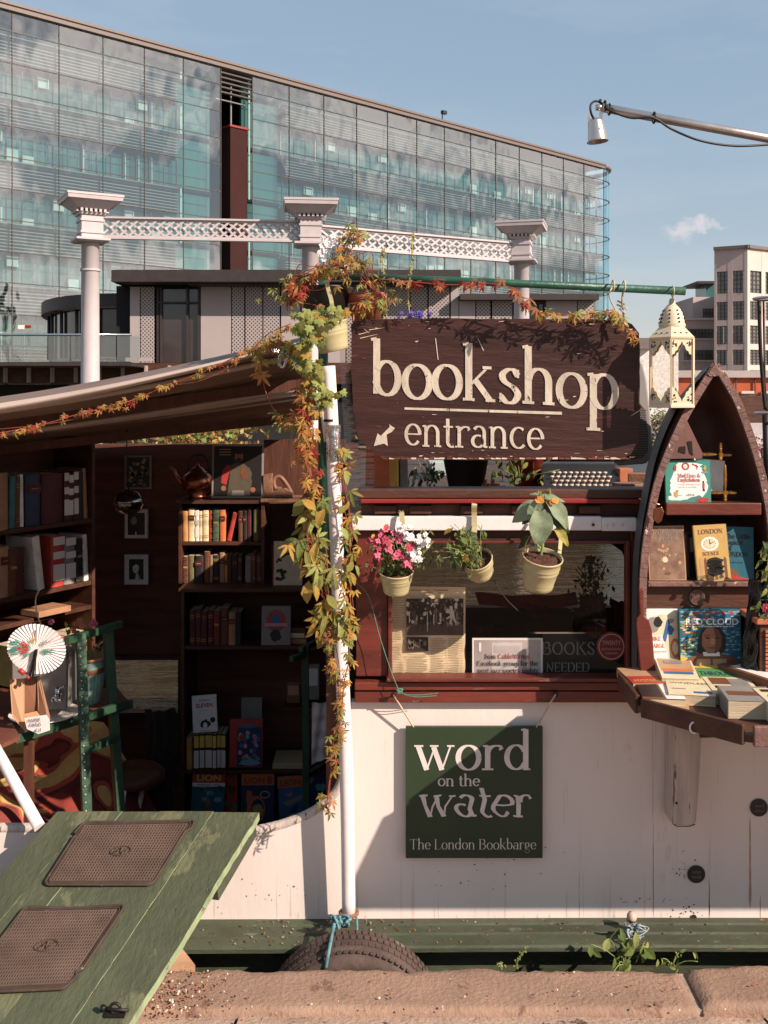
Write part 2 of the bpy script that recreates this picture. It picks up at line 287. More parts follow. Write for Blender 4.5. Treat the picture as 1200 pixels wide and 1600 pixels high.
# ------------------------------------------------------------------ lettering (a serif pen font drawn as strokes)
def L_(x0, y0, x1, y1, w_=None): return ([(x0, y0), ((x0 + x1) / 2, (y0 + y1) / 2), (x1, y1)], w_)
def A_(cx, cy, rx, ry, a0, a1, w_=None, n=18):
    return ([(cx + rx * math.cos(math.radians(a0 + (a1 - a0) * i / n)), cy + ry * math.sin(math.radians(a0 + (a1 - a0) * i / n))) for i in range(n + 1)], w_)
def S_(*p, w_=None): return ([(q.x, q.y) for q in catmull([(a, b, 0) for a, b in p], 6)], w_)
def B_(x, y, h=.17): return L_(x - h, y, x + h, y, 'b')
C_ = 1.45
G = {
 'a': (.86, [A_(.36, .29, .27, .27, 60, 330), L_(.66, .02, .66, .7), A_(.4, .68, .26, .29, 0, 150), L_(.66, .04, .82, .04, 'b')]),
 'b': (.95, [L_(.17, .05, .17, 1.6), L_(0, 1.56, .17, 1.6, 'b'), A_(.47, .5, .33, .47, 150, -170)]),
 'c': (.8, [A_(.45, .5, .36, .47, 50, 318)]),
 'd': (.98, [L_(.76, 0, .76, 1.6), L_(.6, 1.56, .76, 1.6, 'b'), A_(.43, .5, .33, .47, 30, 330), L_(.76, .03, .92, .03, 'b')]),
 'e': (.84, [A_(.43, .5, .34, .47, 0, 322), L_(.12, .52, .78, .52, 't')]),
 'f': (.6, [L_(.26, 0, .26, 1.25), A_(.48, 1.25, .22, .3, 180, 40), L_(.05, .95, .55, .95, 'b'), B_(.28, .03)]),
 'g': (.86, [A_(.4, .65, .26, .32, 0, 360), A_(.4, -.2, .34, .25, 0, 360, 't'), S_((.25, .38), (.14, .22), (.3, .08), (.55, .04)), L_(.62, .9, .82, .93, 'b')]),
 'h': (1.02, [L_(.19, 0, .19, 1.6), L_(.02, 1.56, .19, 1.6, 'b'), A_(.49, .62, .29, .35, 170, 0), L_(.78, .63, .78, 0), B_(.19, .03), B_(.78, .03)]),
 'i': (.42, [L_(.21, 0, .21, .95), L_(.04, .93, .21, .95, 'b'), B_(.21, .03), L_(.21, 1.25, .21, 1.42)]),
 'j': (.42, [L_(.24, -.3, .24, .95), L_(.07, .93, .24, .95, 'b'), A_(.04, -.3, .2, .2, 0, -100), L_(.24, 1.25, .24, 1.42)]),
 'k': (.98, [L_(.19, 0, .19, 1.6), L_(.02, 1.56, .19, 1.6, 'b'), L_(.22, .42, .72, .93, 't'), L_(.38, .58, .82, .02), B_(.19, .03), B_(.82, .03, .14), B_(.72, .94, .13)]),
 'l': (.42, [L_(.21, 0, .21, 1.6), L_(.04, 1.56, .21, 1.6, 'b'), B_(.21, .03)]),
 'm': (1.5, [L_(.19, 0, .19, .95), L_(.02, .93, .19, .95, 'b'), A_(.46, .62, .27, .35, 170, 0), L_(.73, .63, .73, 0), A_(1.0, .62, .27, .35, 170, 0), L_(1.27, .63, 1.27, 0), B_(.19, .03), B_(.73, .03), B_(1.27, .03)]),
 'n': (1.0, [L_(.19, 0, .19, .95), L_(.02, .93, .19, .95, 'b'), A_(.48, .62, .29, .35, 170, 0), L_(.77, .63, .77, 0), B_(.19, .03), B_(.77, .03)]),
 'o': (.92, [A_(.46, .48, .36, .47, 0, 360, None, 28)]),
 'p': (.97, [L_(.19, -.6, .19, .95), L_(.02, .93, .19, .95, 'b'), A_(.49, .48, .33, .47, 155, -165), B_(.19, -.58, .2)]),
 'q': (.95, [L_(.76, -.6, .76, .95), A_(.43, .48, .33, .47, 30, 330), B_(.76, -.58)]),
 'r': (.74, [L_(.19, 0, .19, .95), L_(.02, .93, .19, .95, 'b'), A_(.5, .62, .31, .33, 170, 55), L_(.64, .86, .68, .8), B_(.19, .03, .2)]),
 's': (.74, [S_((.62, .78), (.5, .93), (.32, .93), (.17, .78), (.25, .6), (.5, .44), (.62, .25), (.5, .05), (.3, .03), (.12, .2), w_=None), L_(.62, .95, .62, .72, 't'), L_(.12, .28, .12, .03, 't')]),
 't': (.6, [L_(.26, .25, .26, 1.3), A_(.46, .25, .2, .24, 180, 300), L_(.05, .93, .52, .93, 'b')]),
 'u': (1.0, [L_(.19, .95, .19, .35), A_(.45, .35, .26, .34, 180, 350), L_(.76, .95, .76, 0), L_(.03, .93, .19, .93, 'b'), L_(.6, .93, .76, .93, 'b'), L_(.76, .03, .92, .03, 'b')]),
 'v': (.9, [L_(.12, .93, .46, 0), L_(.46, 0, .78, .93, 't'), B_(.12, .94, .14), B_(.78, .94, .12)]),
 'w': (1.4, [L_(.12, .93, .42, 0), L_(.42, 0, .7, .9, 't'), L_(.66, .9, .95, 0), L_(.95, 0, 1.25, .93, 't'), B_(.14, .94, .16), B_(.68, .94, .15), B_(1.26, .94, .13)]),
 'x': (.9, [L_(.12, .93, .76, 0), L_(.12, 0, .76, .93, 't'), B_(.12, .94, .14), B_(.76, .94, .12), B_(.12, .02, .12), B_(.78, .02, .14)]),
 'y': (.9, [L_(.12, .93, .46, .05), L_(.8, .93, .32, -.5, 't'), B_(.12, .94, .14), B_(.8, .94, .12), L_(.32, -.5, .14, -.5)]),
 'z': (.8, [L_(.1, .93, .7, .93, 'b'), L_(.68, .9, .12, .05), L_(.1, .03, .72, .03, 'b')]),
 '/': (.6, [L_(.05, -.3, .55, 1.5, 't')]), ' ': (.45, []), '.': (.4, [L_(.2, 0, .2, .15)]), '\'': (.3, [L_(.15, 1.2, .15, 1.5)]),
 '&': (1.2, [S_((1.1, .75), (.9, .2), (.5, .02), (.15, .25), (.3, .7), (.7, 1.05), (.6, 1.4), (.35, 1.35), (.35, 1.0), (.7, .5), (1.1, .02))]),
 '1': (.7, [L_(.35, 0, .35, 1.4), L_(.12, 1.2, .35, 1.4, 't'), B_(.35, .03, .22)]),
 '9': (.9, [A_(.44, 1.0, .3, .38, 0, 360), S_((.74, 1.0), (.68, .4), (.3, .02))]), '6': (.9, [A_(.46, .4, .3, .38, 0, 360), S_((.16, .4), (.25, 1.0), (.62, 1.4))]),
 '0': (.9, [A_(.45, .7, .33, .68, 0, 360)]), '5': (.85, [L_(.2, 1.35, .7, 1.35), L_(.2, 1.35, .18, .8, 't'), A_(.38, .45, .34, .42, 120, -140)]),
 '£': (.95, [S_((.75, 1.2), (.55, 1.42), (.35, 1.2), (.4, .6), (.25, .05), w_=None), L_(.1, .04, .8, .04, 'b'), L_(.12, .7, .65, .7, 'b')]),
 'A': (1.3, [L_(.15, 0, .62, C_, 't'), L_(.62, C_, 1.12, 0), L_(.35, .5, .92, .5, 't'), B_(.15, .03), B_(1.12, .03)]),
 'B': (1.15, [L_(.24, 0, .24, C_), S_((.24, 1.42), (.7, 1.42), (.9, 1.1), (.7, .78), (.24, .76)), S_((.24, .76), (.8, .74), (1.0, .38), (.75, .03), (.24, .03)), L_(.05, .03, .3, .03, 'b'), L_(.05, 1.42, .3, 1.42, 'b')]),
 'C': (1.2, [A_(.65, .72, .5, .7, 48, 315), L_(1.0, 1.35, 1.02, 1.0, 't')]),
 'D': (1.35, [L_(.24, 0, .24, C_), S_((.24, 1.42), (.8, 1.4), (1.15, 1.05), (1.15, .4), (.8, .05), (.24, .03)), L_(.05, .03, .3, .03, 'b'), L_(.05, 1.42, .3, 1.42, 'b')]),
 'E': (1.1, [L_(.24, 0, .24, C_), L_(.06, 1.42, .9, 1.42, 'b'), L_(.24, .75, .75, .75, 'b'), L_(.06, .03, .95, .03, 'b'), L_(.92, 1.44, .92, 1.2, 't'), L_(.97, .03, .97, .28, 't')]),
 'F': (1.05, [L_(.24, 0, .24, C_), L_(.06, 1.42, .9, 1.42, 'b'), L_(.24, .75, .75, .75, 'b'), B_(.24, .03), L_(.92, 1.44, .92, 1.2, 't')]),
 'I': (.5, [L_(.25, 0, .25, C_), B_(.25, .03), B_(.25, 1.42)]),
 'J': (.6, [L_(.36, .2, .36, C_), A_(.16, .2, .2, .22, 0, -120), B_(.36, 1.42)]),
 'K': (1.25, [L_(.24, 0, .24, C_), L_(.27, .65, .95, 1.42, 't'), L_(.5, .85, 1.08, .02), B_(.24, .03), B_(.24, 1.42), B_(1.08, .03), B_(.95, 1.42)]),
 'L': (1.05, [L_(.24, 0, .24, C_), B_(.24, 1.42), L_(.06, .03, .92, .03, 'b'), L_(.94, .03, .94, .32, 't')]),
 'M': (1.6, [L_(.25, 0, .25, C_, 't'), L_(.28, C_, .78, .05), L_(.78, .05, 1.3, C_, 't'), L_(1.32, C_, 1.32, 0), B_(.25, .03), B_(1.32, .03), L_(.08, 1.42, .3, 1.42, 'b'), L_(1.3, 1.42, 1.5, 1.42, 'b')]),
 'N': (1.4, [L_(.25, 0, .25, C_, 't'), L_(.25, C_, 1.12, 0), L_(1.12, 0, 1.12, C_, 't'), B_(.25, .03), L_(.08, 1.42, .3, 1.42, 'b'), B_(1.12, 1.42)]),
 'O': (1.35, [A_(.67, .72, .52, .7, 0, 360, None, 28)]),
 'P': (1.1, [L_(.24, 0, .24, C_), S_((.24, 1.42), (.75, 1.4), (.98, 1.06), (.75, .7), (.24, .68)), B_(.24, .03), L_(.05, 1.42, .3, 1.42, 'b')]),
 'R': (1.2, [L_(.24, 0, .24, C_), S_((.24, 1.42), (.72, 1.4), (.94, 1.08), (.72, .76), (.24, .74)), L_(.6, .74, 1.05, .02), B_(.24, .03), L_(.05, 1.42, .3, 1.42, 'b'), B_(1.08, .03, .12)]),
 'S': (1.0, [S_((.82, 1.12), (.65, 1.4), (.4, 1.4), (.2, 1.12), (.35, .85), (.65, .62), (.84, .34), (.65, .05), (.38, .03), (.16, .32)), L_(.84, 1.4, .84, 1.05, 't'), L_(.15, .4, .15, .03, 't')]),
 'T': (1.15, [L_(.57, 0, .57, C_), L_(.08, 1.42, 1.06, 1.42, 'b'), B_(.57, .03), L_(.08, 1.44, .08, 1.18, 't'), L_(1.06, 1.44, 1.06, 1.18, 't')]),
 'U': (1.3, [L_(.24, C_, .24, .45), A_(.64, .45, .4, .44, 180, 360), L_(1.04, .45, 1.04, C_, 't'), B_(.24, 1.42), B_(1.04, 1.42)]),
 'V': (1.25, [L_(.15, C_, .62, 0), L_(.62, 0, 1.08, C_, 't'), B_(.15, 1.42), B_(1.08, 1.42)]),
 'W': (1.8, [L_(.15, C_, .55, 0), L_(.55, 0, .92, 1.3, 't'), L_(.9, 1.3, 1.25, 0), L_(1.25, 0, 1.62, C_, 't'), B_(.15, 1.42), B_(1.62, 1.42), B_(.9, 1.42, .12)]),
 'Y': (1.2, [L_(.15, C_, .6, .7), L_(1.05, C_, .6, .7, 't'), L_(.6, .7, .6, 0), B_(.15, 1.42), B_(1.05, 1.42), B_(.6, .03)]),
 'G': (1.3, [A_(.65, .72, .5, .7, 48, 340), L_(1.1, .62, 1.1, .1), L_(.85, .62, 1.25, .62, 'b')]),
 'H': (1.4, [L_(.25, 0, .25, C_), L_(1.12, 0, 1.12, C_), L_(.25, .74, 1.12, .74, 't'), B_(.25, .03), B_(1.12, .03), B_(.25, 1.42), B_(1.12, 1.42)]),
}
def letters(mb, txt, o, right, up, xh, width=None, thick=.2, thin=.075, nrm=Vector((0, -1, 0)), eps=.0006, mi=0, warp=None, jit=0, depth=0, sp=0.02):
    """draw txt on the plane through o; xh = x height; width = total width to fit"""
    right = Vector(right).normalized(); up = Vector(up).normalized(); nrm = Vector(nrm).normalized(); o = Vector(o)
    adv = sum(G.get(c, G[' '])[0] + sp for c in txt); sx = (width / adv) if width else xh
    x = 0; k = 0
    for c in txt:
        a, strokes = G.get(c, G[' ']); jx = R.uniform(-1, 1) * jit; jy = R.uniform(-1, 1) * jit
        for pts, fl in strokes:
            n = len(pts); Lp = []; Rp = []
            for i in range(n):
                x0, y0 = pts[max(0, i - 1)]; x1, y1 = pts[min(n - 1, i + 1)]
                dx, dy = x1 - x0, y1 - y0; d = math.hypot(dx, dy) or 1; dx /= d; dy /= d
                if fl == 't': w_ = thin
                elif fl == 'b': w_ = thin * 1.15
                else: w_ = thin + (thick - thin) * abs(dy) ** 1.3
                nx, ny = -dy, dx
                for s_, lst in ((1, Lp), (-1, Rp)):
                    gx, gy = pts[i][0] + jx + nx * w_ / 2 * s_, pts[i][1] + jy + ny * w_ / 2 * s_
                    if warp: gx, gy = warp(gx + x, gy); gx -= x
                    lst.append(o + right * ((x + gx) * sx) + up * (gy * xh) + nrm * (eps * (2 + k % 7) * .5))
            fs = [(i, i + 1, n + i + 1, n + i) for i in range(n - 1)]
            mb.add(Lp + Rp, [tuple(reversed(f)) for f in fs], mi)
            k += 1
        x += a + sp
    return mb
def sans(txt, size, bold=0.0, width=None):
    """built-in sans lettering as 2-D triangles: (verts, faces), fitted to a width"""
    cu = bpy.data.curves.new('lettering', 'FONT'); cu.body = txt; cu.size = size; cu.offset = bold; cu.resolution_u = 3; cu.fill_mode = 'FRONT'
    ob = bpy.data.objects.new('lettering', cu); COL.objects.link(ob)
    dg = bpy.context.evaluated_depsgraph_get(); me = bpy.data.meshes.new_from_object(ob.evaluated_get(dg))
    vs = [v.co.copy() for v in me.vertices]; fs = [tuple(p.vertices) for p in me.polygons]
    bpy.data.objects.remove(ob); bpy.data.curves.remove(cu); bpy.data.meshes.remove(me)
    if vs:
        x0 = min(v.x for v in vs); x1 = max(v.x for v in vs); k = (width / (x1 - x0)) if width else 1
        vs = [Vector(((v.x - x0) * k, v.y, 0)) for v in vs]
    return vs, fs
def put_sans(mb, txt, o, right, up, nrm, size, width=None, bold=0, mi=0, eps=.001):
    vs, fs = sans(txt, size, bold, width); right = Vector(right).normalized(); up = Vector(up).normalized(); nrm = Vector(nrm).normalized()
    mb.add([Vector(o) + right * v.x + up * v.y + nrm * eps for v in vs], fs, mi)
# ------------------------------------------------------------------ materials
WHITE = M('white_hull_paint', H('e3d4cc'), .5, var=.06, scale=2.2, bump=.14, bscale=9, wear=H('8a6a58'), wamt=.05, wscale=34, wear2=H('d8c8bc'), w2amt=.22, w2scale=5, stretch=(1, 1, .35), bdist=.006)
WHITEP = M('white_pole_paint', H('e8dcda'), .35, var=.06, scale=8, bump=.04, wear=H('9b6a50'), wamt=.1, wscale=30)
WOODW = M('weathered_white_wood', H('c4b2a8'), .7, var=.16, scale=10, stretch=(4, 4, .4), bump=.3, bscale=25, wear=H('7c604f'), wamt=.2, wscale=12)
MAHO = M('red_brown_paint', H('6d2b1e'), .42, var=.28, scale=5, stretch=(.5, 1, 3), bump=.14, bscale=30, wear=H('8d4a34'), wamt=.2, wscale=16, spec=.5)
DKWOOD = M('dark_stained_wood', H('55301f'), .55, var=.3, scale=6, stretch=(.6, 3, 3), bump=.2, bscale=24, wear=H('6b3c28'), wamt=.2, wscale=18)
DKWOODV = M('dark_upright_wood', H('5d3423'), .6, var=.3, scale=6, stretch=(3, 3, .5), bump=.2, bscale=24, wear=H('5b3122'), wamt=.2, wscale=18)
SIGNBR = M('sign_brown_paint', H('40201a'), .5, var=.22, scale=7, stretch=(.35, 1, 2.2), bump=.3, bscale=26, wear=H('d8bba5'), wamt=.045, wscale=9, wear2=H('6b3226'), w2amt=.16, w2scale=22)
CREAM = M('cream_sign_paint', H('cbbba7'), .65, var=.14, scale=14, bump=.3, bscale=30, wear=H('45201a'), wamt=.20, wscale=60, stretch=(1, 1, .5))
GREENW = M('green_deck_paint', H('4f543d'), .75, var=.2, scale=4, stretch=(1.5, .6, 1), bump=.4, bscale=45, wear=H('a39a7c'), wamt=.10, wscale=26, wear2=H('666749'), w2amt=.40, w2scale=5)
GREENEDGE = M('pale_green_edge_paint', H('8fa077'), .8, var=.2, scale=12, bump=.3, wear=H('a98f6c'), wamt=.25)
GREENHULL = M('green_hull_paint', H('474d39'), .55, var=.3, scale=5, stretch=(.5, 1, 2), bump=.3, bscale=30, wear=H('8f6a4d'), wamt=.2, wscale=26, wear2=H('5f6750'), w2amt=.2, w2scale=14)
GREENPOLE = M('green_pole_paint', H('1f5140'), .4, var=.25, scale=14, bump=.15, wear=H('6b4a38'), wamt=.3, wscale=18)
GREENFR = M('green_frame_paint', H('2f4f38'), .5, var=.2, scale=12, bump=.25, wear=H('d6c2a6'), wamt=.1, wscale=30, wear2=H('6f3c2b'), w2amt=.08, w2scale=16)
SIGNGR = M('bottle_green_board', H('2c3d27'), .5, var=.08, scale=5, bump=.04, bscale=80)
OFFW = M('white_letter_paint', H('d9cbc6'), .5, var=.1, scale=20, bump=.05, wear=H('8c7f78'), wamt=.12, wscale=30)
STONE = M('coping_sandstone', H('9f7e69'), .92, var=.14, scale=3.5, bump=.3, bscale=70, wear=H('d6bfae'), wamt=.07, wscale=9, wear2=H('7f5f4d'), w2amt=.24, w2scale=8, bdist=.006)
PAVE = M('towpath_stone', H('b79a86'), .9, var=.15, scale=6, bump=.5, bscale=60, wear=H('8a6c5a'), wamt=.2)
RUBBER = M('brown_rubber_mat', H('4a3a32'), .7, var=.2, scale=12, bump=.15, spec=.3, wear=H('8d7265'), wamt=.2, wscale=30)
TYRE = M('tyre_rubber', H('57453e'), .8, var=.25, scale=10, bump=.3, bscale=50, wear=H('77665b'), wamt=.2)
POTM = M('cream_bucket_enamel', H('b8aa7c'), .38, var=.06, scale=10, bump=.02, wear=H('7d6a48'), wamt=.10, wscale=34)
SOIL = M('potting_soil', H('5c3526'), .95, var=.4, scale=60, bump=.8, bscale=120)
TERRA = M('terracotta', H('b5653c'), .8, var=.12, scale=10, bump=.1)
BRASS = M('brass', H('c78b3a'), .32, metal=.9, var=.15, bump=.03)
COPPER = M('copper', H('b0694a'), .3, metal=.95, var=.2, bump=.03, bscale=20)
CHROME = M('chrome', (.75, .74, .73), .12, metal=1, var=.05, bump=0)
STEEL = M('brushed_steel', H('b5aca6'), .3, metal=.85, var=.1, scale=20, stretch=(1, 1, 6), bump=.02)
ALUM = M('lamp_aluminium', H('d8cbc2'), .3, metal=.85, var=.1, bump=.03)
GREYP = M('grey_plastic', H('8d8783'), .5, var=.08, bump=.03)
BLACKP = M('black_plastic', H('26221f'), .45, var=.15, bump=.04)
KEYS = M('key_cap_plastic', H('cdb6a4'), .4, var=.1, bump=0)
DARKM = M('dark_metal', H('2a2422'), .5, metal=.3, var=.2, bump=.05)
LANT = M('lantern_cream_enamel', H('d8c2a0'), .45, var=.06, scale=10, bump=.04, wear=H('a4815a'), wamt=.08, wscale=30)
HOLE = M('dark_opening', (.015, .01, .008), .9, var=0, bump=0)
PAPER = M('white_paper', H('e6ddd8'), .8, var=.03, bump=.02)
PAGES = M('book_pages', H('cdb692'), .85, var=.15, scale=4, stretch=(1, 1, 60), bump=.2, bscale=12)
NEWS = M('newsprint', H('e2c79f'), .85, var=.08, scale=9, bump=.06)
INK = M('printing_ink', H('3a2c26'), .8, var=.1, bump=0)
REDINK = M('red_printing_ink', H('a02c25'), .7, var=.05, bump=0)
CARD = M('cardboard', H('b98660'), .8, var=.08, bump=.05)
CERAM = M('turquoise_glaze', H('7fa79c'), .25, var=.12, scale=14, bump=.1, coat=.3)
ROPEB = M('blue_rope_fibre', H('5f8f98'), .9, var=.25, scale=30, bump=.3)
ROPEW = M('pale_string', H('cdb79d'), .9, var=.2, scale=30, bump=.2)
ROPET = M('teal_twine', H('4b8f7c'), .9, var=.2, scale=30, bump=.2)
WIRE = M('black_cable', H('1d1a19'), .5, var=.1, bump=0)
BACK = M('dark_interior_boards', H('6b3a29'), .75, var=.3, scale=4, stretch=(.5, 1, 4), bump=.2, bscale=20)
FLOORM = M('deck_floor_boards', H('6a5040'), .7, var=.3, scale=6, stretch=(.5, 3, 1), bump=.2)
AWN = M('awning_brown_sheet', H('806656'), .45, var=.16, scale=4, stretch=(.4, 2, 1), bump=.12, bscale=12)
AWNT = M('awning_pale_edge', H('b9a396'), .6, var=.1, scale=4, bump=.08)
REDP = M('red_painted_strip', H('92201c'), .45, var=.15, bump=.06)
REDPLASTIC = M('red_plastic', H('b32420'), .35, var=.08, bump=.02)
GLASS = glassmat('window_glass', (.95, .95, .93), .015)
PLAST = glassmat('clear_plastic_sheet', (.80, .76, .74), .10, rough=.12)
FOIL = M('crumpled_foil', (.75, .73, .72), .2, metal=1, var=.1, bump=.8, bscale=16)
STEM = M('red_vine_stem', H('8f3b28'), .6, var=.2, scale=20, bump=.1)
STEMG = M('green_stem', H('7d8a45'), .6, var=.2, scale=20, bump=.1)
LV = [M('leaf_' + n, H(c), .5, var=.22, scale=30, bump=.15, bscale=80, transl=.35, spec=.35) for n, c in
      (('orange', 'c58238'), ('rust', 'a3683c'), ('gold', 'c3962c'), ('olive', '8f8a36'), ('green', '6d7f34'), ('red', 'a62a1c'), ('pale_green', 'a3ab55'))]
ORANGE, RUST, GOLD, OLIVE, GRN, REDL, PALE = LV
SUNLEAF = M('sunflower_leaf', H('8fa07c'), .55, var=.15, scale=20, bump=.15, transl=.25)
PINK = M('pink_petal', H('e0607f'), .6, var=.12, bump=.05, transl=.2)
MAG = M('magenta_petal', H('b8284f'), .6, var=.1, bump=.05, transl=.2)
WPET = M('white_petal', H('efe6e6'), .6, var=.05, bump=.05, transl=.2)
PURP = M('purple_petal', H('5a4aa0'), .6, var=.15, bump=.05, transl=.2)
YPET = M('yellow_petal', H('e0971f'), .6, var=.1, bump=.05, transl=.2)
REDF = M('red_petal', H('d0303a'), .6, var=.1, bump=.05, transl=.2)
def cloth(name, c, c2=None): return M(name, H(c), .9, var=.25, scale=14, bump=.4, bscale=120, col2=H(c2) if c2 else None)

# ------------------------------------------------------------------ leaf meshes shared by the plants
def leaflet(mb, L, W, ang, droop=.25, mi=0):
    c, s_ = math.cos(ang), math.sin(ang)
    def T(x, y, z): return (x * c - y * s_, x * s_ + y * c, z)
    pr = ((0.02, 0), (.3, .38), (.6, .5), (.85, .25), (1, 0)); l = []; r = []; mid = []
    for t, w_ in pr:
        z = -droop * L * t * t
        mid.append(T(0, t * L, z)); l.append(T(-w_ * W, t * L, z + .18 * w_ * W)); r.append(T(w_ * W, t * L, z + .18 * w_ * W))
    n = len(pr); fs = []
    for i in range(n - 1): fs += [(i, n + i, n + i + 1, i + 1), (2 * n + i, i, i + 1, 2 * n + i + 1)]
    mb.add(mid + l + r, fs, mi)
def creeper_mesh(seed):
    q = random.Random(seed); mb = MB()
    for a, k in ((-1.75, .62), (-.85, .85), (0, 1), (.85, .88), (1.75, .6)):
        leaflet(mb, k * q.uniform(.85, 1.15), .27 * k, a + q.uniform(-.15, .15), q.uniform(.15, .95))
    return mb.mesh('creeper_leaf', ORANGE)
CREEP = [creeper_mesh(i) for i in range(4)]
def single_mesh(seed, W=.5, droop=.3):
    mb = MB(); leaflet(mb, 1, W, 0, droop); return mb.mesh('simple_leaf', GRN)
OVAL = [single_mesh(1, .55, .2), single_mesh(2, .45, .5)]
NARROW = [single_mesh(3, .2, .3), single_mesh(4, .14, .6)]
def ivy_mesh():
    mb = MB(); pts = [(0, 0), (-.35, -.12), (-.55, .2), (-.32, .35), (-.42, .7), (-.15, .65), (0, 1.0), (.15, .65), (.42, .7), (.32, .35), (.55, .2), (.35, -.12)]
    vs = [(0, .35, .05)] + [(x, y, -.12 * (x * x + y * y)) for x, y in pts]; n = len(pts)
    mb.add(vs, [(0, 1 + (i + 1) % n, 1 + i) for i in range(n)]); return mb.mesh('ivy_leaf', PALE)
IVY = [ivy_mesh()]
HEARTM = None
def heart_mesh():
    mb = MB()
    def fn(u, v):
        w_ = (math.sin(math.pi * min(1, v * .93 + .07)) ** .7) * .52 * (1 - .35 * v); x = (u - .5) * 2 * w_
        return (x, v - .12 * abs(x) * 3 * (1 if v < .1 else .3), -.45 * v * v + .25 * abs(x) + .03 * math.sin(v * 14 + u * 5))
    mb.grid(fn, 7, 9); return mb.mesh('broad_leaf', SUNLEAF)
HEART = [heart_mesh()]
def facing_rot(q, tilt=.9, down=True):
    """leaf: local +Y points down-ish, local +Z faces the camera / the light"""
    n = Vector((q.gauss(.25, tilt * .5), -1, q.gauss(.35, tilt * .5))).normalized()
    y = Vector((q.gauss(0, .6), q.gauss(0, .3), -1 if down else q.gauss(0, 1)))
    y = (y - n * y.dot(n)).normalized(); x = y.cross(n)
    return Matrix((x, y, n)).transposed()
def add_leaf(parent, q, loc, size, meshes, mats, name='leaf', tilt=.9, down=True, wts=None):
    me = q.choice(meshes); mt = q.choices(mats, wts)[0] if wts else q.choice(mats)
    s = size * q.uniform(.65, 1.25)
    return inst(name, me, parent, loc, facing_rot(q, tilt, down), (s, s, s), mt)
# ================================================================== SETTING
WATZ = -0.62
def watermat():
    m = bpy.data.materials.new('canal_water'); N = NT(m)
    o = N.n('ShaderNodeOutputMaterial'); b = N.n('ShaderNodeBsdfPrincipled'); N.l(b.outputs[0], o.inputs[0])
    b.inputs['Base Color'].default_value = (.05, .045, .03, 1); b.inputs['Roughness'].default_value = .06; b.inputs['IOR'].default_value = 1.33
    tc = N.n('ShaderNodeTexCoord'); mp = N.n('ShaderNodeMapping'); mp.inputs['Scale'].default_value = (1, 2.2, 1); N.l(tc.outputs['Object'], mp.inputs[0])
    a = N.n('ShaderNodeTexNoise'); a.inputs['Scale'].default_value = 1.6; a.inputs['Detail'].default_value = 4; N.l(mp.outputs[0], a.inputs[0])
    c = N.n('ShaderNodeTexNoise'); c.inputs['Scale'].default_value = 7; c.inputs['Detail'].default_value = 2; N.l(mp.outputs[0], c.inputs[0])
    ad = N.n('ShaderNodeMath', operation='MULTIPLY_ADD'); ad.inputs[1].default_value = .25; N.l(c.outputs[0], ad.inputs[0]); N.l(a.outputs[0], ad.inputs[2])
    bp = N.n('ShaderNodeBump'); bp.inputs['Strength'].default_value = 1; bp.inputs['Distance'].default_value = .022; N.l(ad.outputs[0], bp.inputs['Height']); N.l(bp.outputs[0], b.inputs['Normal'])
    return m
m = MB(); m.add([(-400, 2.9, WATZ), (400, 2.9, WATZ), (400, 26, WATZ), (-400, 26, WATZ)], [(0, 1, 2, 3)])
m.build('canal_water', watermat(), kind='structure', origin=(0, 3, WATZ))
GRND = M('far_ground', H('8d7a6c'), .95, var=.15, scale=.3, bump=.1, bscale=3)
m = MB(); m.add([(-900, 26, .35), (900, 26, .35), (900, 1500, .35), (-900, 1500, .35)], [(0, 1, 2, 3)])
m.build('far_ground', GRND, kind='structure', origin=(0, 26, .35))
QW = M('quay_wall_brick', H('5a3f35'), .9, var=.25, scale=2, bump=.3, bscale=8)
m = MB(); m.bb((-400, 26, -2), (400, 26.6, .30)); m.build('far_quay_wall', QW, kind='structure')
# near side: canal wall, coping, towpath
m = MB(); m.bb((-60, 2.62, -2.5), (60, 2.93, -.27)); m.build('near_canal_wall', QW, kind='structure')
m = MB(); m.add([(-60, -60, -.055), (60, -60, -.055), (60, 2.9, -.055), (-60, 2.9, -.055)], [(0, 1, 2, 3)])
m.build('towpath', PAVE, kind='structure', origin=(0, 0, -.055))
m = MB(); m.add([(-60, -40, -.05), (60, -40, -.05), (60, 2.2, -.05), (-60, 2.2, -.05)], [(0, 1, 2, 3)])
m.build('unseen_bounce_ground', M('bounce_ground_tone', H('87715f'), .95, var=.2, scale=5, bump=.4), kind='structure', origin=(0, 0, -.05))  # unseen ground layer added to set how much light bounces at the barge
m = MB(); m.bb((-70, -14, -.1), (60, -12.5, 3.0)); m.bb((-70, -14.1, 3.0), (60, -12.4, 3.2)); m.build('unseen_sky_blocker', M('sky_blocker_brick', H('8a5f4a'), .9, var=.25, scale=2, bump=.3, bscale=8), kind='structure')  # unseen wall added behind the camera to block low sky and cut fill light
for k_, (xa_, xb_) in enumerate(((-5, -2.2), (-2.19, -.4), (-.392, 1.02), (1.028, 2.9), (2.91, 5))):
    m = MB(); m.grid(lambda u, v: (xa_ + (xb_ - xa_) * u, 2.2 + .572 * v + (.006 * mnoise.noise(Vector((u * 30, k_, 0))) if v > .9 else 0), -.018 + .003 * mnoise.noise(Vector((u * 18, v * 6, k_))) - (.01 if v == 1 else 0)), 80, 14); m.build('towpath_kerb_slab', PAVE, kind='structure')
CO = bpy.data.objects.new('quay_coping', None); COL.objects.link(CO); CO.location = (0, 2.85, 0); CO['kind'] = 'structure'
xb = [-4.2, -2.6, -1.2 + .1, .86, 2.6, 4.2]
